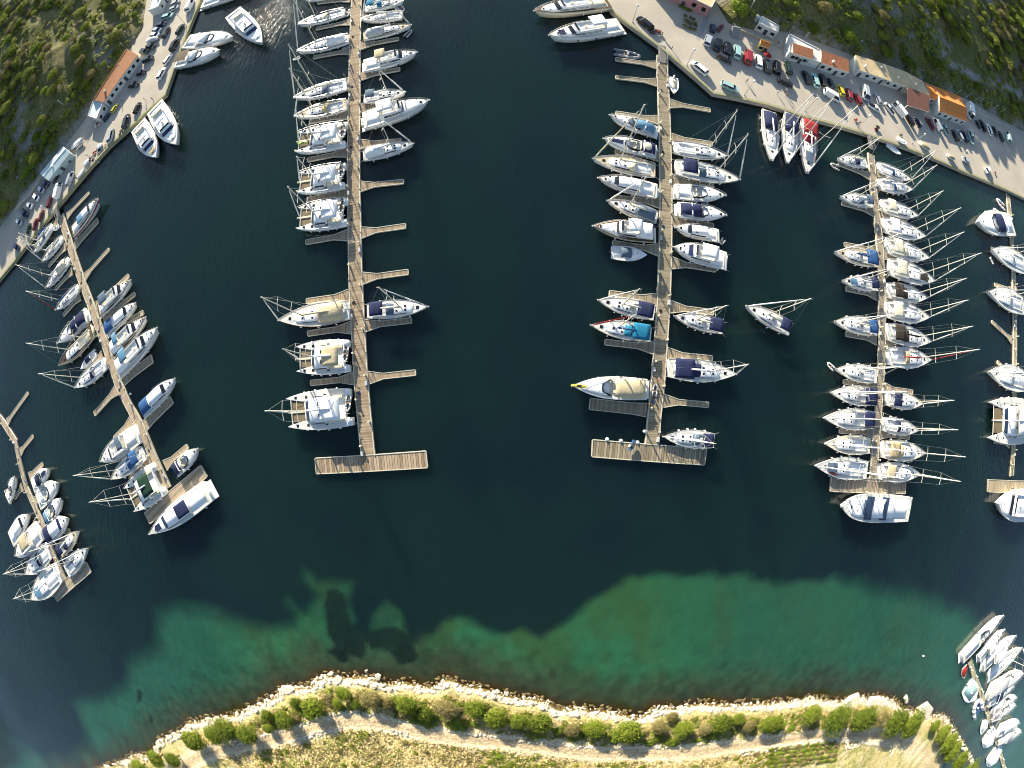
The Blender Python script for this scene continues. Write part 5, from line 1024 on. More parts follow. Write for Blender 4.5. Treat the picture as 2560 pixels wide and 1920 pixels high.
for tg_, x_, y_, lab in (('12', 795, 175, 'large catamaran with flybridge'), ('11', 772, 1410, 'catamaran with tan cloth'), ('11', 738, 130, 'catamaran with pink fenders'), ('10', 738, 1478, 'catamaran with orange float'), ('10', 748, 1135, 'catamaran with the green kayak')):
    b('r', tg_, x_ - 5, y_ + 62, x_ + 5, y_ - 62, 'grey inflatable hung on the stern davits of the ' + lab, None, beam=.44, z0=1.5)

ORD = ['outermost', 'second from outer end', 'third from outer end', 'fourth from outer end', 'fifth from outer end', 'sixth from outer end', 'seventh from outer end', 'eighth from outer end', 'ninth from outer end', 'tenth from outer end', 'eleventh from outer end', 'twelfth from outer end', 'thirteenth from outer end', 'fourteenth from outer end', 'fifteenth from outer end', 'sixteenth from outer end']
for pc in sorted(set(x['pier'] for x in BOATS if x['pier'])):
    P_ = PIERS[pc[0]]; g = sorted([x for x in BOATS if x['pier'] == pc], key=lambda x: (x['c'] - P_['end']).length)
    for i, x in enumerate(g): x['label2'] = '%s, %s of %s' % (x['label'], ORD[i], P_['name'])
for x in BOATS:
    l = x.get('label2', x['label']); w = l.split()
    if len(w) > 16:
        l = x['label']
    x['root']['label'] = l
    if x['pier'] and x['kind'] in 'smc':
        L_, B_ = x['L'], x['B']
        for sg in (-1, 1): m = MB(); m.tube((-L_ / 2 + .2, sg * B_ * .33, 1.25), (-L_ / 2 - 1.1, sg * B_ * .46, DK + .2), .03, 4); m.build('mooring_line', mat('rope', (.45, .42, .35), .9), x['root'])
def kayak(tg_, x0, y0, x1, y1, z, col, label, wide=.36):
    a, c_ = Vector(G(tg_, x0, y0, z)), Vector(G(tg_, x1, y1, z)); L_ = (c_ - a).length; m = MB()
    m.loft([[(L_ * (u - .5), wide * math.cos(t) * math.sin(math.pi * u) ** .6, .17 + .15 * math.sin(t) * math.sin(math.pi * u) ** .5) for t in [k * math.pi / 4 for k in range(8)]] for u in (.02, .12, .3, .5, .7, .88, .98)])
    r = thing('kayak', label, 'kayak', ((a.x + c_.x) / 2, (a.y + c_.y) / 2, z), math.atan2(c_.y - a.y, c_.x - a.x)); m.build('kayak_hull', gel(col), r, True)
    m = MB(); m.box(-.45, .45, -.2, .2, .28, .35, .1, .05); m.build('seat', mat('upholstery_black', PAL['black'], .8), r)
kayak('22', 505, 10, 655, 25, 2.75, 'yellow', 'yellow and green kayak lying across the bow of the big middle pier motor yacht', .34)
kayak('32', 518, 755, 600, 785, 1.5, 'red', 'bright red kayak lying on the deck of a slender pier sloop', .42)
kayak('10', 358, 1248, 455, 1228, 1.75, 'lime', 'green kayak on the trampoline deck of a brown pier catamaran', .36)
# brown flat awning on the quay yacht
# ------------------------------------------------------------------ buildings on the quays
def roofmat(key, c1, c2, sc=2.2):
    if key in MATS: return MATS[key]
    m = bpy.data.materials.new(key); m.use_nodes = True; nt = m.node_tree; b_ = nt.nodes['Principled BSDF']; L = nt.links.new; b_.inputs['Roughness'].default_value = .85
    tc = nt.nodes.new('ShaderNodeTexCoord'); wv = nt.nodes.new('ShaderNodeTexWave'); wv.inputs['Scale'].default_value = sc; wv.inputs['Distortion'].default_value = .6; wv.bands_direction = 'X'; L(tc.outputs['Object'], wv.inputs['Vector'])
    no = nt.nodes.new('ShaderNodeTexNoise'); no.inputs['Scale'].default_value = 1.3; no.inputs['Detail'].default_value = 6; L(tc.outputs['Object'], no.inputs['Vector'])
    ad = nt.nodes.new('ShaderNodeMath'); ad.operation = 'MULTIPLY_ADD'; ad.inputs[1].default_value = .45; L(wv.outputs['Fac'], ad.inputs[0]); L(no.outputs['Fac'], ad.inputs[2])
    mx = nt.nodes.new('ShaderNodeMix'); mx.data_type = 'RGBA'; mx.inputs['A'].default_value = (*c1, 1); mx.inputs['B'].default_value = (*c2, 1); mr = nt.nodes.new('ShaderNodeMapRange'); mr.inputs[1].default_value = .3; mr.inputs[2].default_value = 1.1
    L(ad.outputs[0], mr.inputs[0]); L(mr.outputs[0], mx.inputs['Factor']); L(mx.outputs['Result'], b_.inputs['Base Color'])
    bu = nt.nodes.new('ShaderNodeBump'); bu.inputs['Strength'].default_value = .5; bu.inputs['Distance'].default_value = .08; L(wv.outputs['Fac'], bu.inputs['Height']); L(bu.outputs[0], b_.inputs['Normal'])
    MATS[key] = m; return m
TILE = roofmat('clay_tiles', (.30, .095, .04), (.62, .24, .10)); TILEO = roofmat('orange_tiles', (.55, .16, .03), (.80, .29, .06)); TILEM = roofmat('maroon_sheet', (.10, .035, .025), (.19, .075, .05)); TILEB = roofmat('brown_tiles', (.32, .11, .04), (.58, .24, .09))
ROOFT = mat('tan_roof_felt', (.60, .46, .27), .9, 0, .35, .5, .2); ROOFW = mat('white_roof', (.62, .60, .54), .8, 0, .2, .8); ROOFS = mat('sheet_roof', (.50, .60, .60), .6, 0, .12, .8)
def render_mat(key, c): return mat('render_' + key, c, .9, 0, .12, .7, .2)
def building(name, label, cat, tg, quad, h, roof='gable', rm=TILE, wall=None, ridge=.5, rh=1.3, over=.3, wins=3, doors=1, posts=False, group=None):
    ze = QZ + h; q = [Vector(G(tg, *p, ze if (i < 2 or roof in ('flat', 'gable')) else ze + rh)) for i, p in enumerate(quad)]
    o = q[0]; rz = math.atan2((q[1] - o).y, (q[1] - o).x); c_, s_ = math.cos(-rz), math.sin(-rz)
    l = [((p - o).x * c_ - (p - o).y * s_, (p - o).x * s_ + (p - o).y * c_) for p in q]
    root = thing(name, label, cat, (o.x, o.y, QZ), rz, group); wall = wall or render_mat('white', (.62, .62, .58))
    ctr = (sum(p[0] for p in l) / 4, sum(p[1] for p in l) / 4)
    ins = lambda p, d: (p[0] + (ctr[0] - p[0]) / math.hypot(ctr[0] - p[0], ctr[1] - p[1]) * d, p[1] + (ctr[1] - p[1]) / math.hypot(ctr[0] - p[0], ctr[1] - p[1]) * d)
    w = [ins(p, over) for p in l]; lerp = lambda a, b_, t: (a[0] + (b_[0] - a[0]) * t, a[1] + (b_[1] - a[1]) * t)
    W_ = None
    if posts:
        for p in w: m = MB(); m.box(p[0] - .12, p[0] + .12, p[1] - .12, p[1] + .12, 0, h + (rh if p in w[2:] and roof == 'mono' else 0)); m.build('post', gel('cream'), root)
    else:
        m = MB(); n = 4
        if roof == 'mono': vs = [(x, y, -1.2) for x, y in w] + [(w[0][0], w[0][1], h), (w[1][0], w[1][1], h), (w[2][0], w[2][1], h + rh - .05), (w[3][0], w[3][1], h + rh - .05)]
        else: vs = [(x, y, -1.2) for x, y in w] + [(x, y, h) for x, y in w]
        m.add(vs, [(0, 1, 5, 4), (1, 2, 6, 5), (2, 3, 7, 6), (3, 0, 4, 7), (3, 2, 1, 0), (4, 5, 6, 7)])
        if roof == 'gable':
            a, b_ = lerp(w[0], w[3], ridge), lerp(w[1], w[2], ridge); k = len(m.v)
            m.add([(*w[0], h), (*w[3], h), (*a, h + rh - .12), (*w[1], h), (*w[2], h), (*b_, h + rh - .12)], [(0, 2, 1), (3, 4, 5)])
        W_ = m.build('wall', wall, root)
        ln = w[1][0] - w[0][0]; y0 = min(w[0][1], w[1][1])
        k = wins + doors
        for i in range(k):
            x = w[0][0] + ln * (i + .5) / k; f = lerp(w[0], w[1], (i + .5) / k); isd = (i % max(1, k // max(1, doors)) == k // 2 % max(1, k // max(1, doors))) and doors > 0
            m = MB()
            if isd:
                m.box(x - .5, x + .5, f[1] - .05, f[1] + .1, 0, 2.1); m.build('door', mat('door_dark', (.05, .06, .07), .5), root)
            else:
                m.box(x - .55, x + .55, f[1] - .06, f[1] + .1, h * .38, h * .74); D_ = m.build('window', GLASS(), root); m = MB(); m.box(x - .65, x + .65, f[1] - .14, f[1] - .02, h * .38 - .1, h * .38); m.build('sill', gel('cream'), D_)
    e = over * .6; m = MB()
    for i in range(int(abs(l[1][0]) / 7)):
        if posts: break
        f = lerp(lerp(l[0], l[1], (i + .4) / max(1, int(abs(l[1][0]) / 7))), lerp(l[3], l[2], (i + .4) / max(1, int(abs(l[1][0]) / 7))), .35 + .3 * (i % 2)); v_ = MB(); v_.box(f[0] - .28, f[0] + .28, f[1] - .28, f[1] + .28, h, h + 1.25 if roof != 'flat' else h + .8); v_.build('chimney' if roof == 'gable' else 'roof_vent', render_mat('pale', (.66, .65, .60)), root)
    if roof == 'flat':
        m.prism(l, h, h + .16); R_ = m.build('roof', rm, root); pm = MB()
        for i in range(4):
            a, b_ = Vector(l[i]), Vector(l[(i + 1) % 4]); t = (b_ - a).normalized(); nn = Vector((-t.y, t.x)) * .2; pm.prism([tuple(a), tuple(b_), tuple(b_ + nn), tuple(a + nn)], h + .10, h + .42)
        pm.build('parapet', render_mat('pale', (.66, .65, .60)), R_)
    elif roof == 'mono':
        v = [(*l[0], h), (*l[1], h), (*l[2], h + rh), (*l[3], h + rh)]; m.add(v + [(x, y, z + .16) for x, y, z in v], [(3, 2, 1, 0), (4, 5, 6, 7), (0, 1, 5, 4), (1, 2, 6, 5), (2, 3, 7, 6), (3, 0, 4, 7)]); R_ = m.build('roof', rm, root)
        g = MB(); g.tube((*l[0], h + .06), (*l[1], h + .06), .11, 5); g.build('gutter', gel('cream'), R_)
    else:
        a, b_ = lerp(l[0], l[3], ridge), lerp(l[1], l[2], ridge); v = [(*l[0], h - .05), (*l[1], h - .05), (*b_, h + rh), (*a, h + rh), (*l[2], h - .05), (*l[3], h - .05)]
        v2 = [(x, y, z + .16) for x, y, z in v]; m.add(v + v2, [(0, 3, 2, 1), (3, 5, 4, 2), (6, 7, 8, 9), (9, 8, 10, 11), (0, 1, 7, 6), (4, 5, 11, 10), (1, 2, 8, 7), (2, 4, 10, 8), (3, 0, 6, 9), (5, 3, 9, 11)]); R_ = m.build('roof', rm, root)
        g = MB(); g.tube((*a, h + rh + .18), (*b_, h + rh + .18), .13, 5); g.build('ridge_cap', rm, R_)
    return root, l, h
building('terrace_house', 'white flat terrace behind the first red tiled house on the parking quay', 'building', '30', [(180, 455), (452, 545), (452, 437), (178, 296)], 3.0, 'flat', ROOFW, None, wins=0, doors=0, over=.1)
building('tiled_house', 'low white house with rust red tiled roof and square windows, nearest the orange kiosk', 'building', '30', [(215, 462), (390, 515), (388, 430), (215, 374)], 3.3, 'mono', TILE, None, rh=.7, wins=4, doors=1, over=.12)
building('tiled_house', 'low white house with rust red tiled roof next to the long tan roofed restaurant', 'building', '30', [(462, 545), (697, 628), (695, 516), (460, 440)], 3.2, 'mono', TILE, None, rh=.9, wins=3, doors=1, over=.12)
rr, ll, hh = building('restaurant', 'long restaurant with worn tan roof, pale facade and round dark emblem', 'building', '30', [(780, 605), (1200, 755), (1180, 618), (752, 475)], 3.0, 'mono', ROOFT, None, rh=.5, wins=5, doors=2, over=.12)
building('restaurant_annex', 'tapering tan roofed annex between the long restaurant and the maroon canopy', 'building', '30', [(1200, 755), (1388, 822), (1330, 700), (1180, 618)], 3.0, 'mono', ROOFT, None, rh=.5, wins=0, doors=0, over=.12)
m = MB(); ex = ll[0][0] + (ll[1][0] - ll[0][0]) * .55
for i in range(20):
    a, a2 = 2 * math.pi * i / 20, 2 * math.pi * (i + 1) / 20; m.add([(ex + r * math.cos(t), .02, 1.75 + r * math.sin(t)) for r, t in ((.62, a), (.95, a), (.95, a2), (.62, a2))], [(0, 1, 2, 3)])
m.build('emblem_ring', mat('emblem_dark', (.06, .02, .03), .6), rr)
m = MB()
for i in range(6):
    a = 2 * math.pi * i / 6; m.add([(ex, .015, 1.75), (ex + .5 * math.cos(a - .2), .015, 1.75 + .5 * math.sin(a - .2)), (ex + .5 * math.cos(a + .2), .015, 1.75 + .5 * math.sin(a + .2))], [(0, 1, 2)])
m.build('emblem_star', mat('emblem_pale', (.7, .6, .55), .6), rr)
building('market_canopy', 'open maroon roofed canopy on white posts beside the tan restaurant', 'canopy', '30', [(1205, 912), (1388, 968), (1390, 826), (1205, 757)], 3.2, 'mono', TILEM, None, rh=.4, posts=True, over=.15)
building('small_shed', 'small orange roofed shed squeezed between canopy and large orange roof', 'building', '30', [(1393, 845), (1472, 870), (1424, 745), (1350, 715)], 3.0, 'gable', TILEO, None, ridge=.28, rh=.9, wins=1, doors=0, over=.12)
building('boat_shed', 'large shed with bright orange rear roof slope and rust brown front slope', 'building', '30', [(1480, 960), (1722, 1052), (1655, 832), (1432, 742)], 3.2, 'gable', TILEO, None, ridge=.46, rh=1.5, wins=4, doors=1, over=.15)
building('stone_hut', 'small white hut with cream flat roof on the slope above the orange kiosk', 'building', 'A', [(1345, 402), (1690, 572), (1712, 458), (1400, 288)], 3.0, 'flat', ROOFW, None, wins=2, doors=1, over=.1)
building('kiosk', 'tiny kiosk with bright orange roof and yellow side wall beside parked cars', 'kiosk', 'A', [(1385, 768), (1548, 832), (1532, 738), (1378, 690)], 2.7, 'gable', TILEO, render_mat('yellow', (.55, .45, .2)), ridge=.6, rh=.7, wins=1, doors=1, over=.1)
building('pink_house', 'pink walled house with white parapet, cut by the top edge', 'building', 'A', [(-500, -330), (542, 142), (700, -160), (-330, -640)], 4.3, 'flat', ROOFT, render_mat('pink', (.50, .24, .22)), wins=5, doors=1, over=.35)
building('long_tiled_house', 'long brown tiled house beside the far quay with pale wall towards the water', 'building', '00', [(895, 888), (1192, 478), (1092, 427), (808, 874)], 3.0, 'gable', TILEB, None, ridge=.72, rh=1.2, wins=6, doors=2, over=.15)
building('flat_annex', 'pale blue flat roofed annex at the lower end of the long brown tiled house', 'building', '00', [(840, 1030), (895, 890), (808, 876), (763, 1003)], 2.7, 'flat', ROOFS, None, wins=2, doors=0, over=.08)
building('boat_hangar', 'long pale turquoise shelter with smooth ridged roof beside parked cars', 'building', '00', [(420, 1562), (608, 1320), (548, 1264), (348, 1500)], 2.8, 'gable', ROOFS, render_mat('teal', (.45, .52, .50)), ridge=.45, rh=.6, wins=0, doors=1, over=.1)
building('quay_office', 'pale blue flat roofed building cut by the top edge above the far quay', 'building', '00', [(1370, 62), (1450, -110), (1345, -110), (1283, 96)], 3.2, 'flat', ROOFS, None, wins=2, doors=1, over=.1)
t_ = thing('water_tank', 'round pale water tank at the corner of the small white hut', 'tank', (*G('A', 1368, 268, 5.0), 1.2), 0)
m = MB(); m.tube((0, 0, -1.2), (0, 0, 3.4), .75, 14); m.build('tank_body', gel('pgrey'), t_); m = MB(); m.tube((0, 0, 3.4), (0, 0, 3.7), .75, 14, .2); m.build('tank_lid', gel('cream'), t_)
# outdoor stairs and ramp near the pink house
t_ = thing('outdoor_stairs', 'grey concrete stairs climbing the grass beside the kiosk', 'stairs', (*G('A', 950, 670, QZ), QZ), 0)
p0, p1 = Vector(G('A', 945, 672, QZ)), Vector(G('A', 975, 450, QZ + 3)); d_ = p1 - p0; n_ = Vector((-d_.y, d_.x)).normalized()
for i in range(7):
    a, b_ = p0 + d_ * i / 7 - p0, p0 + d_ * (i + 1) / 7 - p0; m = MB(); m.prism([tuple(a - n_ * 1.1), tuple(b_ - n_ * 1.1), tuple(b_ + n_ * 1.1), tuple(a + n_ * 1.1)], -.5, .3 + i * .42); m.build('tread', mat('step_concrete', (.30, .30, .29), .9), t_)
m = MB(); P = GL('A', [(275, 665), (415, 300), (530, 235), (350, 715)], QZ + .02); m.add([(x, y, QZ + .012) for x, y in P], [(0, 3, 2, 1)]); tag(m.build('footpath', mat('path_slabs', (.30, .30, .29), .9, 0, .2, .8)), kind='structure')

# ------------------------------------------------------------------ cars
CARM = {}
def carmesh(kind):
    if kind in CARM: return CARM[kind]
    D = dict(hatch=(4.1, 1.74, 1.45, -1.85, .75), estate=(4.6, 1.78, 1.45, -2.1, .85), suv=(4.6, 1.86, 1.72, -2.1, .8), sedan=(4.5, 1.76, 1.42, -1.35, .7), van=(5.0, 1.95, 2.0, -2.4, 1.55), coupe=(4.1, 1.74, 1.3, -1.2, .45), pickup=(5.1, 1.82, 1.72, -.35, 1.25), truck=(6.2, 2.2, 2.7, 1.2, 2.6))[kind]
    L, W, Hh, c0, c1 = D; h, w = L / 2, W / 2; zb = .92 if kind not in ('suv', 'van', 'pickup', 'truck') else 1.05; r = {}
    P = [(-h, -w * .72), (-h * .93, -w), (h * .82, -w), (h * .97, -w * .68), (h, 0), (h * .97, w * .68), (h * .82, w), (-h * .93, w), (-h, w * .72)]
    m = MB(); m.prism(P, .28, .62, -.015); m.prism(P, .621, zb, .05); r['body'] = [m.mesh('body', False)]
    top = Hh; a, b_ = c0, c1
    fr = (b_ + .55, b_) if kind not in ('van', 'truck') else (b_ + .5, b_)
    g = MB(); ww = w * .93; tw = w * .74; g.loft([[(x, -y, z), (x, y, z), (x2, y2, z2), (x2, -y2, z2)] for x, y, z, x2, y2, z2 in ((a - .05, ww, zb - .04, a + .28, tw, top - .06), (fr[0], ww, zb - .04, fr[1] - .15, tw, top - .06))]); r['window_glass'] = [g.mesh('window_glass')]
    m = MB(); m.box(a + .25, b_ - .1, -tw * .98, tw * .98, top - .07, top, .05, .05)
    for x, x2 in ((a + .0, a + .27), ((a + b_) / 2, (a + b_) / 2)):
        for sg in (-1, 1): m.tube((x, sg * ww * 1.005, zb - .02), (x2, sg * tw * 1.01, top - .04), .06, 4)
    for sg in (-1, 1): m.tube((fr[0], sg * ww, zb - .02), (fr[1] - .15, sg * tw, top - .04), .05, 4)
    if kind == 'van': m.box(a + .1, .3, -ww * 1.0, ww * 1.0, zb, top - .1, .03, .1)
    r['roof'] = [m.mesh('roof')]
    if kind == 'pickup': m = MB(); m.box(-h + .1, c0 - .1, -w * .82, w * .82, zb + .005, zb + .03); r['cargo_bed'] = [m.mesh('cargo_bed')]
    if kind == 'truck': m = MB(); m.box(-h, c0 - .1, -w, w, .95, top + .2, .02, .02); r['cargo_box'] = [m.mesh('cargo_box')]
    wm_ = MB(); wm_.tube((0, -.11, 0), (0, .11, 0), .33, 10); hb_ = MB(); hb_.tube((0, -.125, 0), (0, .125, 0), .19, 8); me, mh_ = wm_.mesh('wheel'), hb_.mesh('rim'); r['wheel'] = [me, mh_, [(x, s * (w - .1), .33) for x in (-h * .62, h * .62) for s in (-1, 1)]]
    l = MB(); l.box(-.06, .08, -.18, .18, -.07, .07); r['light'] = [l.mesh('headlight'), [(h * .95, s * w * .62, .72) for s in (-1, 1)]]
    CARM[kind] = (r, L); return CARM[kind]
def link_mat(o, m):
    if not o.data.materials: o.data.materials.append(None)
    o.material_slots[0].link = 'OBJECT'; o.material_slots[0].material = m
NAMES = dict(hatch='parked_car', estate='parked_car', suv='parked_car', sedan='parked_car', coupe='parked_car', van='parked_van', pickup='pickup_truck', truck='box_truck')
def car(kind, colr_, tg, x0, y0, x1, y1, label, roofc=None, length=True):
    r, L0 = carmesh(kind); a, c_ = Vector(G(tg, x0, y0, QZ + .8)), Vector(G(tg, x1, y1, QZ + .8)); L = (a - c_).length; rz = math.atan2(a.y - c_.y, a.x - c_.x); s = min(1.12, max(.86, L / L0))
    root = thing(NAMES[kind], label, 'van' if kind == 'van' else 'truck' if kind in ('pickup', 'truck') else 'car', ((a.x + c_.x) / 2, (a.y + c_.y) / 2, QZ + .005), rz, 'vehicles parked along the quays'); root.scale = (s, s, s)
    pm = paint(colr_)
    o = obj('body', r['body'][0], None, root); link_mat(o, pm)
    o = obj('window_glass', r['window_glass'][0], None, root); link_mat(o, GLASS())
    o = obj('roof', r['roof'][0], None, root); link_mat(o, paint(roofc or colr_))
    for k_ in ('cargo_bed', 'cargo_box'):
        if k_ in r: o = obj(k_, r[k_][0], None, root); link_mat(o, paint('black' if k_ == 'cargo_bed' else colr_))
    for p in r['wheel'][2]:
        o = obj('wheel', r['wheel'][0], None, root, p); link_mat(o, mat('tyre_rubber', (.02, .02, .02), .8)); q = obj('rim', r['wheel'][1], None, o); link_mat(q, STEEL())
    for p in r['light'][1]: o = obj('headlight', r['light'][0], None, root, p); link_mat(o, mat('headlight_glass', (.7, .7, .7), .2))
    return root
CARS = [('hatch', 'silver', 'A', 520, 590, 455, 805, 'silver beige hatchback first in the row beside the grey footpath'), ('sedan', 'black', 'A', 690, 670, 630, 875, 'black car second in the row, left of a black estate'), ('suv', 'black', 'A', 832, 735, 815, 945, 'black estate backed against the bank with a dark car across its nose'),
    ('suv', 'teal', 'A', 990, 770, 985, 1025, 'pale blue estate parked left of the red van'), ('suv', 'dgrey', 'A', 905, 1075, 645, 935, 'dark grey car standing crosswise in front of a black estate'), ('van', 'red', 'A', 1185, 860, 1165, 1115, 'red small van parked right of the pale blue estate'),
    ('estate', 'white', 'A', 1355, 925, 1370, 1195, 'white estate in front of the orange kiosk'), ('suv', 'dgrey', 'A', 1490, 1000, 1535, 1285, 'dark car with bright sun streaks right of the white estate at the kiosk'), ('suv', 'black', 'A', 1680, 1020, 1680, 1305, 'big black car alone below the kiosk lawn'),
    ('hatch', 'dgreen', 'A', 1855, 1060, 1900, 1275, 'dark hatchback in front of the first red tiled house'), ('suv', 'dgrey', 'A', 1955, 1475, 1695, 1360, 'dark grey car crossing the lane near the white road line'), ('estate', 'white', 'A', 195, 1055, 472, 1280, 'white car driving along the quay edge in the sun'),
    ('estate', 'teal', 'A', 1015, 1560, 708, 1425, 'pale blue estate car on the quay at the corner where sun meets shade'), ('hatch', 'navy', 'A', 575, 410, 565, 545, 'dark blue car half hidden by shrubs beside the footpath'), ('estate', 'black', '20', 1085, 145, 1215, 250, 'long black estate car near the gangway of the middle pier'),
    ('estate', 'black', 'B', 205, 385, 300, 620, 'black estate first right of the white road line'), ('estate', 'teal', 'B', 365, 430, 440, 690, 'pale green estate with white roof between two black cars'), ('hatch', 'black', 'B', 500, 430, 575, 670, 'black hatchback behind the white van'),
    ('hatch', 'dgrey', 'B', 640, 510, 710, 690, 'dark hatchback with pale stripes left of the yellow car'), ('hatch', 'yellow', 'B', 815, 630, 885, 825, 'bright yellow car with black windows in the parking row'), ('hatch', 'red', 'B', 970, 690, 1010, 915, 'bright red car directly right of the yellow car'),
    ('hatch', 'red', 'B', 1085, 775, 1190, 980, 'second red car, beside the large pale blue van'), ('van', 'white', 'B', 830, 900, 550, 740, 'white passenger van parked crosswise in front of the yellow car'), ('van', 'silver', 'B', 1290, 905, 1250, 665, 'large pale blue van between red car and silver estate'),
    ('estate', 'silver', 'B', 1445, 775, 1530, 970, 'silver estate behind the small white pickup'), ('pickup', 'white', 'B', 1525, 1080, 1325, 960, 'small white pickup parked crosswise in the lane'), ('pickup', 'white', 'B', 1605, 935, 1765, 1145, 'white pickup truck left of the white box truck'),
    ('truck', 'white', 'B', 1740, 935, 1935, 1190, 'white box truck below the maroon canopy'), ('suv', 'black', 'C', 185, 590, 305, 795, 'black car right of the white box truck'), ('hatch', 'navy', 'C', 340, 640, 430, 815, 'dark navy hatchback at the end of the row before the maroon car'),
    ('estate', 'dred', 'C', 530, 635, 660, 860, 'dark maroon estate in front of the large orange shed'), ('van', 'silver', 'C', 650, 650, 765, 890, 'silver lilac people carrier right of the maroon estate'), ('pickup', 'teal', 'C', 800, 735, 905, 945, 'pale blue pickup truck right of the lilac people carrier'),
    ('estate', 'black', 'C', 980, 850, 1070, 1055, 'black estate left of a slim silver car'), ('hatch', 'silver', 'C', 1045, 840, 1155, 1065, 'slim silver hatchback between two dark cars'), ('estate', 'navy', 'C', 1150, 865, 1240, 1075, 'navy estate left of the pale pickup at the corner'), ('pickup', 'teal', 'C', 1265, 860, 1330, 1105, 'pale green pickup last in its row'),
    ('coupe', 'silver', 'C', 1110, 1340, 1305, 1425, 'silver coupe alone on the quay below the lamp'), ('sedan', 'white', 'C', 1675, 1495, 1500, 1605, 'white saloon in the sunlit corner of the quay'), ('hatch', 'dgrey', 'C', 1395, 690, 1450, 830, 'dark hatchback first right of the crane lorry'), ('estate', 'black', 'C', 1460, 680, 1545, 890, 'black estate beside the green and white car'),
    ('estate', 'white', 'C', 1570, 735, 1660, 985, 'white car with green bonnet in the far parking row'), ('hatch', 'dgrey', 'C', 1680, 790, 1740, 965, 'grey hatchback right of the green and white car'), ('hatch', 'dgreen', 'C', 1775, 865, 1860, 1080, 'dark green hatchback near the picture edge'), ('van', 'teal', 'C', 1910, 830, 1960, 1150, 'green and white van cut by the picture edge'),
    ('van', 'white', 'D', 1250, -10, 1160, 205, 'white van on the far quay at the top edge'), ('hatch', 'silver', 'D', 1010, 100, 850, 175, 'silver hatchback below a cluster of cars at the top'), ('hatch', 'silver', 'D', 1030, 0, 870, 90, 'silver car highest in the far quay row'), ('estate', 'teal', 'D', 935, 245, 705, 310, 'turquoise and white estate by the pale blue building'),
    ('hatch', 'silver', 'D', 725, 530, 550, 510, 'silver blue hatchback sideways on the far quay'), ('hatch', 'navy', 'D', 780, 400, 640, 435, 'dark blue hatchback above the silver blue one'), ('estate', 'dgrey', 'D', 835, 460, 740, 650, 'dark grey estate nose to nose with the silver blue hatchback'), ('hatch', 'white', 'D', 680, 605, 525, 600, 'white and blue car beside the boat trailer'),
    ('hatch', 'dgrey', 'D', 600, 805, 455, 790, 'dark car with red bonnet below the covered boat'), ('hatch', 'dgreen', 'D', 475, 890, 355, 880, 'olive car beside the tiled gable'), ('suv', 'dgrey', 'D', 570, 980, 395, 1060, 'dark grey off-roader below the tiled gable'), ('sedan', 'black', 'D', 430, 1230, 280, 1270, 'black saloon parked between sun and the long house'),
    ('sedan', 'black', 'D', 320, 1450, 140, 1470, 'black saloon alone in the shade before the long house'), ('estate', 'dgreen', 'D', 1085, 410, 980, 590, 'dark green estate upper one on the sunlit far quay'), ('suv', 'black', 'D', 985, 665, 885, 885, 'black people carrier beside the moored sports yachts'), ('estate', 'white', 'D', 885, 925, 755, 1110, 'white estate on the sunlit quay opposite the brown awning yacht'),
    ('suv', 'white', 'D', 770, 1165, 660, 1370, 'white off-roader with black windscreen on the sunlit quay'), ('hatch', 'yellow', 'E', 1195, 262, 1095, 425, 'yellow car with black windows against the long brown house'), ('hatch', 'navy', 'E', 1045, 445, 975, 540, 'small dark blue car close to the pale wall of the long house'), ('estate', 'black', 'E', 1580, 240, 1485, 440, 'black estate near the gangway of two motor yachts'),
    ('estate', 'dgrey', 'E', 1375, 450, 1310, 695, 'dark estate parked at the quay edge by the smaller of two motor yachts'), ('estate', 'silver', 'E', 1100, 700, 1055, 935, 'silver estate between the long house and stacked fishing nets'), ('suv', 'dgrey', 'E', 390, 1210, 235, 1385, 'grey off-roader beside the turquoise hangar'), ('suv', 'dgrey', 'F', 885, 215, 765, 395, 'dark grey off-roader at the lower corner of the turquoise hangar'),
    ('van', 'silver', 'F', 1120, 195, 1035, 450, 'silver van on the far quay next to a boat trailer'), ('truck', 'white', 'F', 905, 400, 850, 665, 'white flatbed truck near the gangway of the slanting pier'), ('hatch', 'silver', 'F', 620, 545, 530, 475, 'small silver car highest against the stone wall'), ('hatch', 'white', 'F', 545, 700, 430, 590, 'white hatchback second against the stone wall'), ('hatch', 'white', 'F', 440, 830, 315, 740, 'white hatchback third against the stone wall, left of a red estate'),
    ('suv', 'navy', 'F', 350, 990, 230, 860, 'off-roader under a dark blue cover'), ('hatch', 'silver', 'F', 255, 1110, 135, 1030, 'silver hatchback lowest against the stone wall'), ('estate', 'dred', 'F', 745, 595, 685, 830, 'dark red estate nearest the gangway'), ('estate', 'dred', 'F', 600, 855, 535, 1065, 'dark red estate middle of three red ones'), ('estate', 'dred', 'F', 485, 1005, 445, 1215, 'dark red estate lowest of three red ones'),
    ('estate', 'dgreen', 'F', 375, 1085, 320, 1295, 'dark green estate beside the lowest red one'), ('hatch', 'navy', 'F', 700, 440, 590, 380, 'dark blue hatchback in the shade below the hangar'), ('hatch', 'navy', 'F', 180, 1530, 110, 1470, 'dark blue car half cut at the lower end of the far quay')]
for r_ in CARS: car(*r_)
# lorry with crane next to the orange shed
o = car('truck', 'white', 'C', 1300, 760, 1225, 345, 'white crane lorry wedged against the gable of the large orange shed')
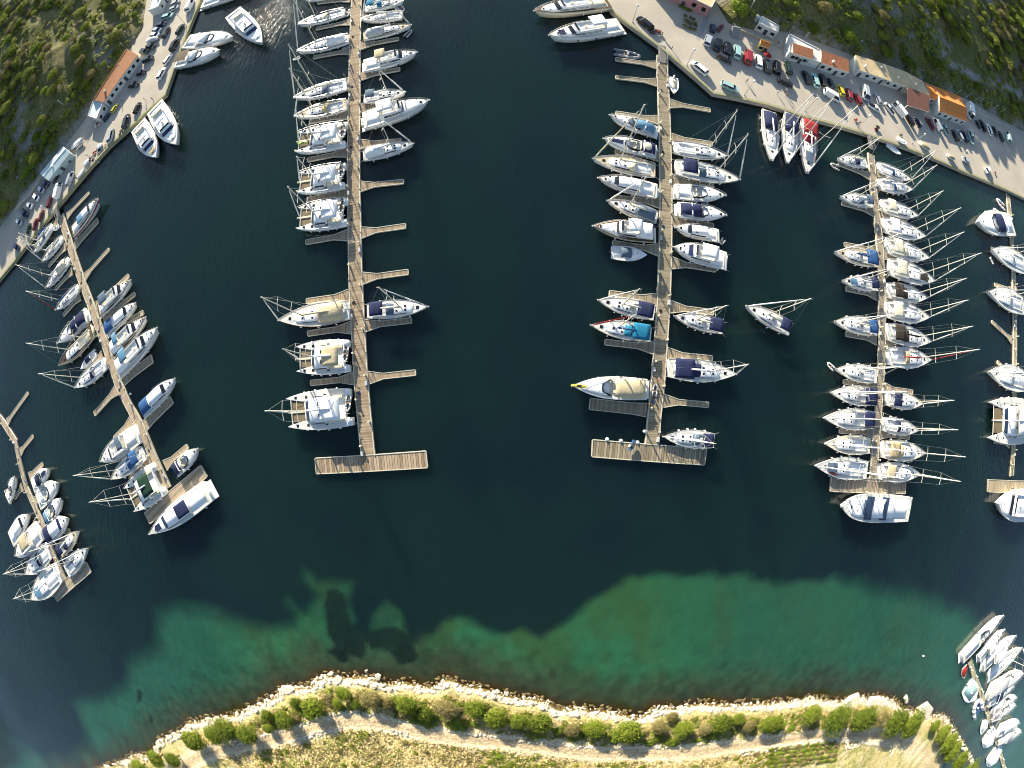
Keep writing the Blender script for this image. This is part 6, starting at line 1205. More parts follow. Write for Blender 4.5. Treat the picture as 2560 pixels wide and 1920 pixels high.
# boats and gear standing on the quays
b('o', 'C', 195, 1095, 40, 1015, 'pale open dinghy standing on the parking quay above the moored rowing boat', None, beam=.5, z0=QZ + .1, engine=0)
b('o', 'C', 610, 1215, 425, 1080, 'small boat under a brown cover standing on the parking quay', None, beam=.45, z0=QZ + .3, cover='tan', engine=0)
b('o', 'C', 1035, 1370, 905, 1300, 'narrow boat under an olive cover near the silver coupe', None, beam=.4, z0=QZ + .3, cover='tan', engine=0)
b('o', 'E', 585, 860, 400, 1030, 'grey dinghy on a trailer above the turquoise hangar', None, beam=.42, z0=QZ + .4, inn='grey', engine=0)
b('r', 'E', 625, 920, 490, 1045, 'pale inflatable on a trailer beside the grey dinghy', None, beam=.42, z0=QZ + .4)
b('o', 'E', 715, 1225, 600, 1320, 'small white dinghy ashore below the fishing nets', None, beam=.5, z0=QZ + .2, engine=0)
b('o', 'E', 630, 1390, 500, 1545, 'white open boat ashore between silver van and quay edge', None, beam=.34, z0=QZ + .3)
b('o', 'E', 940, 960, 830, 1030, 'white dinghy ashore at the top of the fishing nets', None, beam=.6, z0=QZ + .2, engine=0, inn='grey')
b('o', 'D', 660, 650, 450, 700, 'small white cabin boat on a trailer on the far quay', None, beam=.42, z0=QZ + .5, cover='pgrey', engine=0)
b('r', 'A', 745, 430, 640, 540, 'red canoe lying in the grass beside the dark blue car', None, beam=.3, z0=QZ, hull='red', engine=0)
for x in BOATS:
    if 'label' not in x['root'].keys() or not x['root'].get('label'): x['root']['label'] = x['label']

# street furniture
def lamp(tg, x, y, label, h=6.2):
    g = G(tg, x, y, QZ + h); r = thing('street_lamp', label, 'street lamp', (*g, QZ), 0, 'street lamps along the quays'); m = MB(); m.tube((0, 0, 0), (0, 0, h - .3), .10, 6, .06); m.build('pole', mat('lamp_pole', (.45, .44, .40), .5), r)
    m = MB(); m.blob((0, 0, h), .34, n=10, m=6); m.build('globe', mat('lamp_globe', (.75, .75, .72), .3), r, True); m = MB(); m.tube((0, 0, 0), (0, 0, .35), .2, 8, .14); m.build('base', mat('lamp_pole', None), r)
for a in (('20', 1085, 50, 'street lamp at the edge of the quay nearest the black estate car'), ('A', 250, 860, 'street lamp above the white car driving along the quay'), ('A', 1290, 1400, 'street lamp in the jagged sun patch below the kiosk'), ('B', 435, 872, 'street lamp left of the white passenger van'),
          ('B', 1355, 1170, 'street lamp at the quay end of the slender pier'), ('C', 500, 938, 'street lamp above the pale open dinghy ashore'), ('C', 1225, 1232, 'street lamp above the silver coupe'), ('D', 990, 255, 'street lamp right of the turquoise and white estate'), ('F', 570, 805, 'street lamp between red estates on the far quay'), ('E', 655, 1152, 'street lamp above the small white dinghy ashore')): lamp(*a)
for i, (tg, x, y) in enumerate((('C', 1030, 245), ('C', 1200, 305), ('C', 1360, 360), ('C', 1520, 440), ('C', 1655, 512), ('C', 1805, 555), ('A', 1215, 138), ('A', 1880, 580), ('A', 2122, 705), ('B', 690, 60), ('B', 900, 150), ('D', 165, 620), ('D', 90, 820), ('E', 275, 290))):
    g = gz(hzR if tg in 'ABC' else hzL, tg, x, y)
    if not g: continue
    m = MB(); m.tube((0, 0, -.5), (0, 0, 3.0), .12, 6, .09); m.box(-.16, .16, -.16, .16, 2.95, 3.1); o = m.build('utility_pole', mat('pale_pole', (.55, .53, .48), .7), None, loc=(g[0], g[1], g[2])); tag(o, 'short pale utility pole standing in the hillside scrub behind the quay', 'pole', 'pale poles in the hillside scrub')
# guard rail, stone walls
def fence(name, label, pts, h, mt, post=True):
    r = thing(name, label, 'fence', (pts[0][0], pts[0][1], pts[0][2]), 0); o = Vector(pts[0]); q = [Vector(p) - o for p in pts]; m = MB(); m.path([(p.x, p.y, p.z + h) for p in q], .07, 4); m.path([(p.x, p.y, p.z + h * .55) for p in q], .07, 4); m.build('rail', mt, r)
    for a, b_ in zip(q, q[1:]):
        n = max(1, int((b_ - a).length / 2.5))
        for i in range(n): p = a + (b_ - a) * i / n; m = MB(); m.tube(p, p + Vector((0, 0, h)), .06, 5); m.build('post', mt, r)
fence('guard_rail', 'long pale guard rail above the far parking row', [(*G('C', x, y, QZ + 1), QZ) for x, y in ((1325, 530), (1500, 590), (1700, 690), (1930, 805), (2100, 890))], 1.0, gel('pgrey'))
def wallrun(name, label, pts, w, h, mt, z=None, cat='wall'):
    o = pts[0]; q = [(p[0] - o[0], p[1] - o[1]) for p in pts]; m = strip(q, w / 2, -w / 2, -1.0, h); me = m.mesh(name); ob = obj(name, me, mt, None, (o[0], o[1], z if z is not None else QZ)); return tag(ob, label, cat)
DRY = mat('dry_stone', (.48, .43, .32), .95, 0, .45, 1.6, .1, 1.0)
wallrun('stone_wall', 'pale stone retaining wall between the far quay car park and dark scrub', GL('F', [(130, 845), (230, 740), (330, 640), (430, 500), (560, 310)], QZ + 1), .9, 1.1, DRY)
wallrun('stone_wall', 'curved stone wall around the lawn below the small white hut', GL('A', [(930, 400), (1030, 505), (1250, 590), (1400, 660), (1650, 740), (1720, 800), (1745, 700)], QZ + .6), .45, .7, DRY)
def buoy(tg, x, y, z, label, r=.38):
    g = G(tg, x, y, z); t = thing('buoy', label, 'buoy', (*g, z), 0, 'round white buoys'); m = MB(); m.blob((0, 0, r * .4), r, n=12, m=7); m.build('float', gel(), t, True); m = MB(); m.tube((0, 0, r * 1.3), (0, 0, r * 1.7), .05, 5); ring(m, (0, 0, r * 1.8), .1, 'x', .02, 8); m.build('mooring_eye', STEEL(), t)
for a in (('22', 821, 478, .35, 'white buoy at the platform of the middle pier, furthest from the walkway'), ('22', 940, 490, .35, 'white buoy at the platform of the middle pier, second from its free end'), ('22', 1083, 505, .3, 'white buoy at the platform beside the coiled gear of the middle pier'), ('22', 1143, 408, .3, 'white buoy floating against the last stretch of the middle pier'),
          ('20', 948, 175, .2, 'white buoy behind the stern of the big quay corner yacht', .5), ('20', 1008, 225, .2, 'larger white buoy hanging at the quay corner wall', .6), ('33', 1340, 690, .1, 'single tiny white buoy floating off the rocky headland', .35), ('33', 1768, 1622, .1, 'white buoy near the headland rocks at the lower edge', .45),
          ('F', 1040, 612, .3, 'yellowish white buoy tied at the far quay beside the first finger', .5), ('12', 805, 85, .5, 'white ball fender at the stern of the largest catamaran', .32), ('02', 1130, 85, .3, 'white ball fender against the slanting pier', .32), ('31', 1100, 1800, .1, 'white ball fender floating beside the slender pier', .2)): buoy(*a)

# gear ashore
def crate_pile(name, label, tg, x, y, s, cols, n, cat):
    g = G(tg, x, y, QZ + .3); r = thing(name, label, cat, (*g, QZ), random.random() * 3); rn = random.Random(int(x))
    for i in range(n):
        a, c_ = rn.uniform(-s, s), rn.uniform(-s, s) * .7; w = rn.uniform(.25, .55); m = MB()
        if cat == 'nets': m.blob((a, c_, .15), w * 1.3, 1, .8, .55, 8, 4); m.build('net_heap', mat('net_' + cols[i % len(cols)], PAL[cols[i % len(cols)]], .95, 0, .5, 8, .1, 1.0), r)
        else: z = rn.choice((0, .45)); m.box(a - w, a + w, c_ - w * .7, c_ + w * .7, z, z + .42, .04, .04); m.build('crate', mat('crate_' + cols[i % len(cols)], PAL[cols[i % len(cols)]], .8), r)
PAL['pinkish'] = (.45, .25, .17); PAL['sand'] = (.5, .42, .3)
crate_pile('net_pile', 'pile of sandy pink fishing nets in the sun at the far quay edge', 'E', 1000, 985, 1.8, ('pinkish', 'sand', 'tan'), 8, 'nets')
crate_pile('net_pile', 'untidy fishing nets with red and dark bits below the white dinghy ashore', 'E', 800, 1140, 2.4, ('sand', 'pinkish', 'dred', 'dgrey'), 12, 'nets')
crate_pile('net_pile', 'small heap of nets close to the dark estate at the far quay edge', 'E', 1250, 760, 1.3, ('sand', 'tan', 'dgrey'), 6, 'nets')
crate_pile('crate_stack', 'white and red crates beside the pale annex of the long house', 'E', 860, 640, 1.0, ('white', 'red', 'pgrey'), 5, 'crates')
crate_pile('crate_stack', 'dark crates and gear at the quay end of the slender pier', 'B', 1490, 1430, 1.2, ('dgrey', 'dred', 'brown'), 7, 'crates')
crate_pile('crate_stack', 'dark blue gear bags on the platform of the middle pier', '22', 1045, 545, .9, ('blue', 'dgrey', 'white'), 5, 'gear')
crate_pile('crate_stack', 'reddish tables and chairs stacked behind the black estate car', '20', 1235, 275, 1.3, ('dred', 'brown', 'dgrey'), 7, 'furniture')
t_ = thing('parasol', 'dark red parasol folded open beside the orange kiosk', 'parasol', (*G('A', 1515, 940, QZ + 2), QZ), 0); m = MB(); m.tube((0, 0, 1.9), (0, 0, 2.5), 1.3, 8, .05); m.build('canopy', canvas('red'), t_); m = MB(); m.tube((0, 0, 0), (0, 0, 2.5), .04, 5); m.build('pole', STEEL(), t_)
for tg, x, y, lab, cc in (('C', 1720, 1600, 'red hand trolley in the sunlit quay corner', 'red'), ('B', 1105, 1240, 'red box trolley near the street lamp above the slender pier', 'red'), ('C', 90, 950, 'dark flat trolley above the pale open dinghy ashore', 'dgrey')):
    t_ = thing('trolley', lab, 'trolley', (*G(tg, x, y, QZ + .4), QZ), .5); m = MB(); m.box(-.7, .7, -.35, .35, .3, .5, .03, .03); m.build('tray', paint(cc), t_); m = MB(); m.path([(-.7, -.3, .5), (-1.0, -.3, 1.0), (-1.0, .3, 1.0), (-.7, .3, .5)], .03, 4); m.build('handle', STEEL(), t_)
    for s in (-1, 1): m = MB(); m.tube((0, s * .36, .2), (0, s * .42, .2), .2, 8); m.build('wheel', mat('tyre_rubber', None), t_)

# people: one skinned figure, copied
def person_mesh(name, pose):
    V = dict(pel=(0, 0, .95), bel=(0, 0, 1.1), che=(0, 0, 1.35), nk=(0, 0, 1.5), hd=(.02, 0, 1.62), top=(.02, 0, 1.74))
    st = .16 if pose == 'walk' else 0.0
    for s, n in ((1, 'l'), (-1, 'r')):
        k = st * s; V['h' + n] = (0, .10 * s, .90); V['k' + n] = (k * .8 + .03, .11 * s, .5); V['a' + n] = (k * 1.2 - .02, .11 * s, .09); V['f' + n] = (k * 1.2 + .16, .12 * s, .04)
        V['s' + n] = (0, .19 * s, 1.42); V['e' + n] = (-k * .7, .25 * s, 1.15); V['w' + n] = (-k * 1.2 + .08, .24 * s, .92); V['p' + n] = (-k * 1.2 + .11, .24 * s, .82)
    E_ = [('pel', 'bel'), ('bel', 'che'), ('che', 'nk'), ('nk', 'hd'), ('hd', 'top')] + [e for n in 'lr' for e in (('pel', 'h' + n), ('h' + n, 'k' + n), ('k' + n, 'a' + n), ('a' + n, 'f' + n), ('che', 's' + n), ('s' + n, 'e' + n), ('e' + n, 'w' + n), ('w' + n, 'p' + n))]
    R_ = dict(pel=.15, bel=.13, che=.16, nk=.06, hd=.095, top=.07, h=.09, k=.06, a=.045, f=.04, s=.07, e=.045, w=.03, p=.035)
    keys = list(V); me = bpy.data.meshes.new(name); me.from_pydata([V[k] for k in keys], [(keys.index(a), keys.index(c)) for a, c in E_], []); o = bpy.data.objects.new(name, me); COL.objects.link(o)
    sk = o.modifiers.new('Skin', 'SKIN'); o.modifiers.new('Sub', 'SUBSURF').levels = 1
    for i, k in enumerate(keys):
        r = R_.get(k) or R_[k[0]]; me.skin_vertices[0].data[i].radius = (r, r)
    me.skin_vertices[0].data[0].use_root = True
    dg = bpy.context.evaluated_depsgraph_get(); e = bpy.data.meshes.new_from_object(o.evaluated_get(dg)); e.name = name; bpy.data.objects.remove(o)
    return e
def person(tg, x, y, z, label, shirt, trousers, pose='stand', rz=0.0):
    me = PM[pose].copy(); me.materials.clear()
    for c_ in ((.45, .28, .2), shirt, trousers, (.05, .03, .02)): k = 'cloth_%d%d%d' % tuple(int(v * 99) for v in c_); me.materials.append(mat(k, c_, .85))
    for p in me.polygons:
        zc = p.center.z; yy = abs(p.center.y); p.material_index = 3 if zc > 1.68 or zc < .07 else 0 if (zc > 1.47 or (yy > .2 and zc < 1.2)) else 2 if zc < .98 else 1; p.use_smooth = True
    o = obj('person', me, None, None, (*G(tg, x, y, z + .9), z), rz); tag(o, label, 'person')
PM = {'stand': person_mesh('person', 'stand'), 'walk': person_mesh('person', 'walk')}
for a in (('11', 893, 1022, DK, 'person in a pale red top standing on the brown pier between two sloops', (.6, .3, .25), (.1, .1, .15), 'stand', 1), ('21', 1262, 1622, DK, 'person in a bright red shirt on the middle pier', (.6, .03, .03), (.05, .05, .08), 'walk', 1.5), ('22', 1182, 180, DK, 'person in orange beside the wide finger of the middle pier', (.7, .3, .03), (.1, .08, .06), 'stand', 0),
          ('20', 1298, 292, QZ, 'person in dark clothes walking behind the black estate car', (.08, .08, .1), (.05, .05, .06), 'walk', 2), ('20', 1385, 405, QZ, 'person in a pink top near the first middle pier gangway posts', (.5, .25, .25), (.1, .1, .15), 'stand', 0), ('A', 1840, 1560, QZ, 'person in cream walking on the quay below the dark grey car', (.6, .5, .4), (.3, .25, .2), 'walk', .5),
          ('A', 1850, 1640, QZ, 'person in brown walking behind the one in cream', (.3, .18, .1), (.1, .1, .1), 'walk', .5), ('A', 1165, 1385, QZ, 'person in black on the sunlit quay by a lamp', (.04, .04, .05), (.05, .05, .06), 'walk', 2.2), ('A', 1700, 1590, QZ, 'person in white by the quay edge near the walkers', (.7, .68, .6), (.25, .2, .15), 'walk', .3),
          ('E', 1665, 190, QZ, 'person in olive on the sunlit far quay above two motor yachts', (.15, .15, .06), (.08, .07, .05), 'stand', 1), ('E', 1795, 185, QZ, 'person in dark brown on the sunlit far quay near the quay edge', (.1, .06, .04), (.06, .05, .05), 'walk', 1), ('E', 1265, 215, QZ, 'person in grey in the shade in front of the long house', (.2, .2, .22), (.08, .08, .1), 'walk', 3),
          ('B', 1170, 1290, QZ, 'person in dark blue near the red box trolley', (.04, .05, .12), (.05, .05, .08), 'walk', 1), ('10', 762, 652, DK, 'person in a purple top on the brown pier beside a finger', (.3, .1, .25), (.1, .1, .12), 'stand', 0)): person(*a)
# ------------------------------------------------------------------ vegetation and rocks
def leafmat(key, c1, c2, c3=None):
    m = bpy.data.materials.new(key); m.use_nodes = True; nt = m.node_tree; b_ = nt.nodes['Principled BSDF']; L = nt.links.new; b_.inputs['Roughness'].default_value = .75; b_.inputs['Specular IOR Level'].default_value = .25
    geo = nt.nodes.new('ShaderNodeNewGeometry'); cr = nt.nodes.new('ShaderNodeValToRGB'); cr.color_ramp.elements[0].color = (*c1, 1); cr.color_ramp.elements[1].color = (*c2, 1)
    oi = nt.nodes.new('ShaderNodeObjectInfo'); ad = nt.nodes.new('ShaderNodeMath'); ad.operation = 'MULTIPLY_ADD'; ad.inputs[1].default_value = .65; L(geo.outputs['Random Per Island'], ad.inputs[0])
    m3 = nt.nodes.new('ShaderNodeMath'); m3.operation = 'MULTIPLY'; m3.inputs[1].default_value = .35; L(oi.outputs['Random'], m3.inputs[0]); L(m3.outputs[0], ad.inputs[2]); L(ad.outputs[0], cr.inputs[0]); L(cr.outputs[0], b_.inputs['Base Color'])
    tr = nt.nodes.new('ShaderNodeBsdfTranslucent'); L(cr.outputs[0], tr.inputs[0]); ms = nt.nodes.new('ShaderNodeMixShader'); ms.inputs[0].default_value = .22; out = nt.nodes['Material Output']; L(b_.outputs[0], ms.inputs[1]); L(tr.outputs[0], ms.inputs[2]); L(ms.outputs[0], out.inputs[0])
    return m
LF_G = leafmat('leaf_bright', (.05, .085, .008), (.24, .29, .028)); LF_O = leafmat('leaf_olive', (.12, .11, .035), (.32, .27, .11)); LF_D = leafmat('leaf_dark', (.08, .11, .018), (.35, .37, .05)); LF_L = leafmat('leaf_lime', (.10, .16, .02), (.30, .38, .04))
DRYG = leafmat('dry_grass', (.32, .24, .08), (.70, .58, .32)); BARK = mat('bark', PAL['trunk'], .9, 0, .3, 6, .1, .8)
def crown_mesh(name, r, n, leaf, seed, squash=.75, lobes=9, off=.5):
    rn = np.random.RandomState(seed); L_ = []
    for k in range(lobes):
        a = rn.rand() * 6.283; d = r * (.12 + off * rn.rand()) * (k > 0); L_.append((d * math.cos(a), d * math.sin(a), r * squash * (.85 + .35 * rn.rand()) , r * (.38 + .28 * rn.rand())))
    V = []; F = []
    for i in range(n):
        cx, cy, cz, lr = L_[rn.randint(lobes)]; v = rn.randn(3); v /= np.linalg.norm(v); v[2] = abs(v[2]) if rn.rand() < .8 else v[2]
        rad = lr * (.62 + .45 * rn.rand() ** .6); p = np.array((cx, cy, cz)) + v * rad * np.array((1, 1, squash)); p[2] = max(.15, p[2])
        nn = v + rn.randn(3) * .55; nn /= np.linalg.norm(nn); u = np.cross(nn, (0, 0, 1.0) if abs(nn[2]) < .9 else (1.0, 0, 0)); u /= np.linalg.norm(u); w = np.cross(nn, u); a = rn.rand() * 6.28
        u, w = u * math.cos(a) + w * math.sin(a), w * math.cos(a) - u * math.sin(a); s = leaf * (.6 + .8 * rn.rand()); k = len(V)
        V += [tuple(p + u * s), tuple(p + w * s * .7), tuple(p - u * s), tuple(p - w * s * .7)]; F.append((k, k + 1, k + 2, k + 3))
    me = bpy.data.meshes.new(name); me.from_pydata(V, [], F); me.update(); return me
def trunk_mesh(r):
    m = MB(); m.tube((0, 0, -.8), (0, 0, r * .6), r * .085, 7, r * .06)
    for i in range(5): a = i * 1.257 + .3; m.tube((0, 0, r * (.35 + .06 * i)), (r * .5 * math.cos(a), r * .5 * math.sin(a), r * (.75 + .05 * i)), r * .045, 5, r * .015)
    return m.mesh('trunk')
CR = {k: [crown_mesh('crown', 1.0, 1000, .08, 100 + i * 7 + h, .62) for i in range(4)] for h, k in enumerate(('bush',))}
CRB = [crown_mesh('crown', 1.0, 5200, .042, 300 + i, .68, 18, .36) for i in range(5)]; TRK = trunk_mesh(1.0); TRK.materials.append(BARK)
def plant(name, x, y, z, r, lm, label, cat, group, big=False, rn=random, h=1.0):
    me = rn.choice(CRB if big else CR['bush']); o = bpy.data.objects.new(name, None); COL.objects.link(o); o.location = (x, y, z); o.rotation_euler = (0, 0, rn.random() * 6.28); o.scale = (r, r, r * h); tag(o, label, cat, group)
    c_ = obj('crown', me, None, o); link_mat(c_, lm); obj('trunk', TRK, None, o)
    return o
def shrub1(name, x, y, z, r, lm, label, cat, group, h=.7, rn=random):
    o = obj(name, rn.choice(CR['bush']), None, None, (x, y, z - .15 * r), rn.random() * 6.28); o.scale = (r, r, r * h); link_mat(o, lm); return tag(o, label, cat, group)
rn = random.Random(5)
TREES = [('03', 1690, 1390, 92, 0, 'round bright tree nearest the sharp white rock'), ('03', 1525, 1570, 60, 0, 'narrow tree between headland rocks and path start'), ('03', 1385, 1560, 62, 0, 'tree closest to the rock cove at the lower edge'), ('03', 1975, 1290, 100, 0, 'dense tree behind the rock steps'), ('03', 1885, 1355, 80, 0, 'tree left of a thin shadow gap'), ('03', 2150, 1335, 82, 0, 'tree above the path bend'), ('03', 1230, 1640, 70, 0, 'low tree at the lower edge'),
    ('13', 95, 1195, 55, 0, 'small tree on pale rock'), ('13', 108, 1312, 50, 0, 'small tree right above the stone path'), ('13', 265, 1230, 85, 0, 'bushy tree between two smaller ones'), ('13', 350, 1085, 55, 0, 'small tree next to the white rock ledge'), ('13', 505, 1110, 105, 0, 'large dark tree apart from the others'), ('13', 762, 1005, 78, 0, 'upright bright tree nearest the water'), ('13', 700, 1100, 60, 0, 'low tree above the path crest'), ('13', 862, 1100, 58, 0, 'small tree at the path crest'),
    ('13', 1000, 1040, 110, 1, 'wide olive coloured tree'), ('13', 1130, 1085, 80, 1, 'olive coloured tree beside a green one'), ('13', 1330, 1080, 120, 0, 'large bright tree'), ('13', 1450, 1165, 95, 0, 'bright tree merging with a larger one'), ('13', 1650, 1130, 120, 1, 'large olive tree with dark centre'), ('13', 1890, 1120, 110, 0, 'tree with sandy gap on one side'), ('13', 2080, 1190, 125, 0, 'large tree where two crowns merge'),
    ('23', 60, 1240, 105, 0, 'large yellow green tree'), ('23', 235, 1230, 125, 0, 'large tree above the straight path'), ('23', 395, 1340, 58, 0, 'small tree below the larger ones'), ('23', 518, 1310, 90, 1, 'sparse brown olive tree with long shadow on the path'), ('23', 700, 1290, 115, 0, 'rounded bright tree with deep shadow'), ('23', 980, 1310, 150, 0, 'broadest bright tree by the water'), ('23', 1270, 1285, 85, 1, 'olive tree beside a dark hollow'), ('23', 1385, 1215, 65, 1, 'small olive tree by the water'), ('23', 1475, 1300, 100, 0, 'round tree in dry grass'),
    ('23', 1665, 1320, 60, 1, 'low grey olive tree'), ('23', 1795, 1235, 95, 0, 'vivid round tree nearest the rocks'), ('23', 1955, 1225, 60, 0, 'small tree right of the vivid one'), ('23', 2045, 1285, 65, 1, 'small olive tree in dry grass'), ('23', 2190, 1260, 80, 0, 'tree at the shore left of a grassy gap'), ('33', 40, 1250, 80, 0, 'tree right of its twin'), ('33', 350, 1175, 82, 0, 'upright tree above the wall'), ('33', 568, 1205, 118, 0, 'largest round tree with visible trunk shadow'),
    ('33', 800, 1215, 95, 0, 'round tree behind white boulders'), ('33', 1062, 1235, 85, 0, 'tree with long trunk shadow'), ('33', 1225, 1245, 98, 0, 'tree nearest the concrete block'), ('33', 940, 1205, 58, 1, 'small olive tree between round ones'),
    ('33', 1435, 1285, 60, 0, 'first shrub tree of the hedge beyond the concrete block'), ('33', 1490, 1345, 62, 0, 'second shrub tree of the headland hedge'), ('33', 1540, 1420, 66, 0, 'third shrub tree of the headland hedge'), ('33', 1575, 1500, 66, 0, 'fourth shrub tree of the headland hedge'), ('33', 1615, 1585, 66, 0, 'fifth shrub tree of the headland hedge'), ('33', 1660, 1665, 66, 0, 'last shrub tree of the headland hedge at the picture edge')]
for tg, x, y, rp, k, lab in TREES:
    g = Gs(tg, x, y, 1.5); e = Gs(tg, x + rp, y, 1.5); r = math.hypot(e[0] - g[0], e[1] - g[1]) * 1.04; z = shore_z(*g)
    if 'hedge' in lab: r *= .7
    if 'block' in lab: r *= .8
    plant('shore_tree', g[0], g[1], z, r, (LF_G, LF_O)[k], lab + ' on the southern shore' if len(lab.split()) < 12 else lab, 'tree', 'trees along the southern shore', True, rn, min(1.25, 3.4 / r + .25))
# low shrubs in the dry grass of the shore
cnt = 0
for i in range(1500):
    x, y = rn.uniform(-78, 98), rn.uniform(-92, -54)
    if not inpoly(np.array([x]), np.array([y]), LAND)[0]: continue
    A1 = np.array([x]); B1 = np.array([y]); d1 = dline(A1, B1, COAST)[0]; dpp = dline(A1, B1, PATHL)[0]
    if d1 < 3.2 or dpp < 2.9: continue
    nn = fnoise(A1, B1, 7, 77)[0]
    above = y > np.interp(x, [p[0] for p in PATHL], [p[1] for p in PATHL])
    if nn < (-.45 if above else -.1): continue
    r = rn.uniform(.45, 1.1) if not above else rn.choice((rn.uniform(.6, 1.2), rn.uniform(1.0, 2.3)))
    lm = rn.choice((LF_G, LF_D, LF_O, LF_L, LF_O))
    shrub1('shrub', x, y, shore_z(x, y), r, lm, 'low green shrub in the dry grass around the shore path', 'shrub', 'low shrubs around the shore path', .7, rn); cnt += 1
    if cnt > 285: break
# planted rows at the lower right
rows_ = 0
for j in range(5):
    for i in range(22):
        g = Gs('33', 20 + i * 27 + rn.uniform(-6, 6), 1500 + j * 38 - i * 3.0 + rn.uniform(-5, 5), .4)
        shrub1('vine_plant', g[0], g[1], shore_z(*g), rn.uniform(.55, .95), rn.choice((LF_L, LF_G, LF_O)), 'small green plant in the planted rows below the pale wall', 'plant', 'plants in rows below the pale wall', .9, rn)
# dry grass and stones on the shore (uncountable)
def scatter_quads(name, pts, lm, s0, s1, up, kind='stuff', seed=3):
    r_ = np.random.RandomState(seed); V = []; F = []
    for x, y, z in pts:
        a = r_.rand() * 6.28; s = s0 + (s1 - s0) * r_.rand(); u = np.array((math.cos(a), math.sin(a), r_.randn() * .25)) * s; w = np.array((r_.randn() * .35, r_.randn() * .35, 1.0 if up else r_.randn() * .4)) * s
        if not up: w = np.array((-math.sin(a), math.cos(a), r_.randn() * .35)) * s
        p = np.array((x, y, z + s * (.8 if up else .5))); k = len(V); V += [tuple(p - u - w * .8), tuple(p + u * .9 - w * .7), tuple(p + u * .6 + w), tuple(p - u * .7 + w * .9)]; F.append((k, k + 1, k + 2, k + 3))
    me = bpy.data.meshes.new(name); me.from_pydata(V, [], F); me.update(); o = obj(name, me, lm); tag(o, kind=kind); return o
r_ = np.random.RandomState(4); X = r_.uniform(-85, 102, 90000); Y = r_.uniform(-96, -52, 90000); k = inpoly(X, Y, LAND); X, Y = X[k], Y[k]; d = dline(X, Y, COAST); dpp = dline(X, Y, PATHL); nn = fnoise(X, Y, 5, 88)
k = (d > 2.8) & (dpp > 1.9) & (nn + r_.uniform(-.5, .5, len(X)) > -.25); X, Y = X[k][:26000], Y[k][:26000]
scatter_quads('dry_grass', [(x, y, shore_z(x, y)) for x, y in zip(X, Y)], DRYG, .10, .24, True)
X = r_.uniform(-85, 102, 30000); Y = r_.uniform(-96, -52, 30000); k = inpoly(X, Y, LAND); X, Y = X[k], Y[k]; d = dline(X, Y, COAST); dpp = dline(X, Y, PATHL); nn = fnoise(X, Y, 4, 89); k = (d > 3.0) & (dpp > 2.2) & (nn > .12); X, Y = X[k][:7000], Y[k][:7000]
scatter_quads('undergrowth', [(x, y, shore_z(x, y)) for x, y in zip(X, Y)], LF_O, .15, .34, False)
q_ = np.random.RandomState(14); X = q_.uniform(-85, 102, 6000); Y = q_.uniform(-100, -50, 6000); k = inpoly(X, Y, LAND); X, Y = X[k], Y[k]; d = dline(X, Y, COAST); dpp = dline(X, Y, PATHL); nn = fnoise(X, Y, 6, 90) + .5 * fnoise(X, Y, 2, 91); pth = np.interp(X, [p[0] for p in PATHL], [p[1] for p in PATHL]); out = []
for x, y, dd_, dq_, v, py in zip(X, Y, d, dpp, nn, pth):
    if dd_ < 2.6 or dq_ < 2.4 or v < (-.35 if y > py else .12): continue
    r = q_.uniform(.35, .9)
    for i in range(int(30 * r)):
        t = q_.rand() * 6.283; u = q_.rand() ** .5; out.append((x + r * u * math.cos(t), y + r * u * math.sin(t), shore_z(x, y) + r * .7 * math.sqrt(1 - u * u) * (.6 + .4 * q_.rand())))
scatter_quads('undergrowth', out[:32000], LF_G, .09, .2, False, seed=15)
ROCKM = mat('limestone', (.58, .53, .42), .9, 0, .45, 1.4, .2, 1.0); ROCKD = mat('wet_rock', (.16, .12, .05), .7, 0, .4, 2, .4, .6)
def rockv(m, c, s, r_):
    n = 7; a0 = r_.rand() * 6.28; el = .6 + .8 * r_.rand(); rot = r_.rand() * 3.14; cr_, sr = math.cos(rot), math.sin(rot); rings = []
    for h_, f in ((-.5, .9), (.15, 1.0), (.55, .62)):
        ring_ = []
        for i in range(n):
            a = a0 + i * 6.283 / n; q = s * f * (.72 + .5 * r_.rand()); px, py = q * math.cos(a) * el, q * math.sin(a) / el; ring_.append((c[0] + px * cr_ - py * sr, c[1] + px * sr + py * cr_, c[2] + s * (h_ + .2 * r_.rand())))
        rings.append(ring_)
    m.loft(rings)
m = MB(); md = MB(); CO = [Vector(p) for p in COAST]
for a, c_ in zip(CO, CO[1:]):
    l = (c_ - a).length; t = (c_ - a).normalized(); nn = Vector((t.y, -t.x))
    for i in range(int(l * 7.5)):
        p = a + t * r_.rand() * l + nn * (r_.rand() * 2.0 - .6); z = shore_z(p.x, p.y); z = max(z, -.1)
        rockv(m, (p.x, p.y, z + .05), .09 + .20 * r_.rand() + .45 * r_.rand() ** 7, r_)
    for i in range(int(l * 2.2)):
        p = a + t * r_.rand() * l - nn * (r_.rand() * 1.6); rockv(md, (p.x, p.y, -.12), .2 + .3 * r_.rand(), r_)
o = m.build('shore_rubble', ROCKM); tag(o, kind='stuff'); o = md.build('wet_rubble', ROCKD); tag(o, kind='stuff')
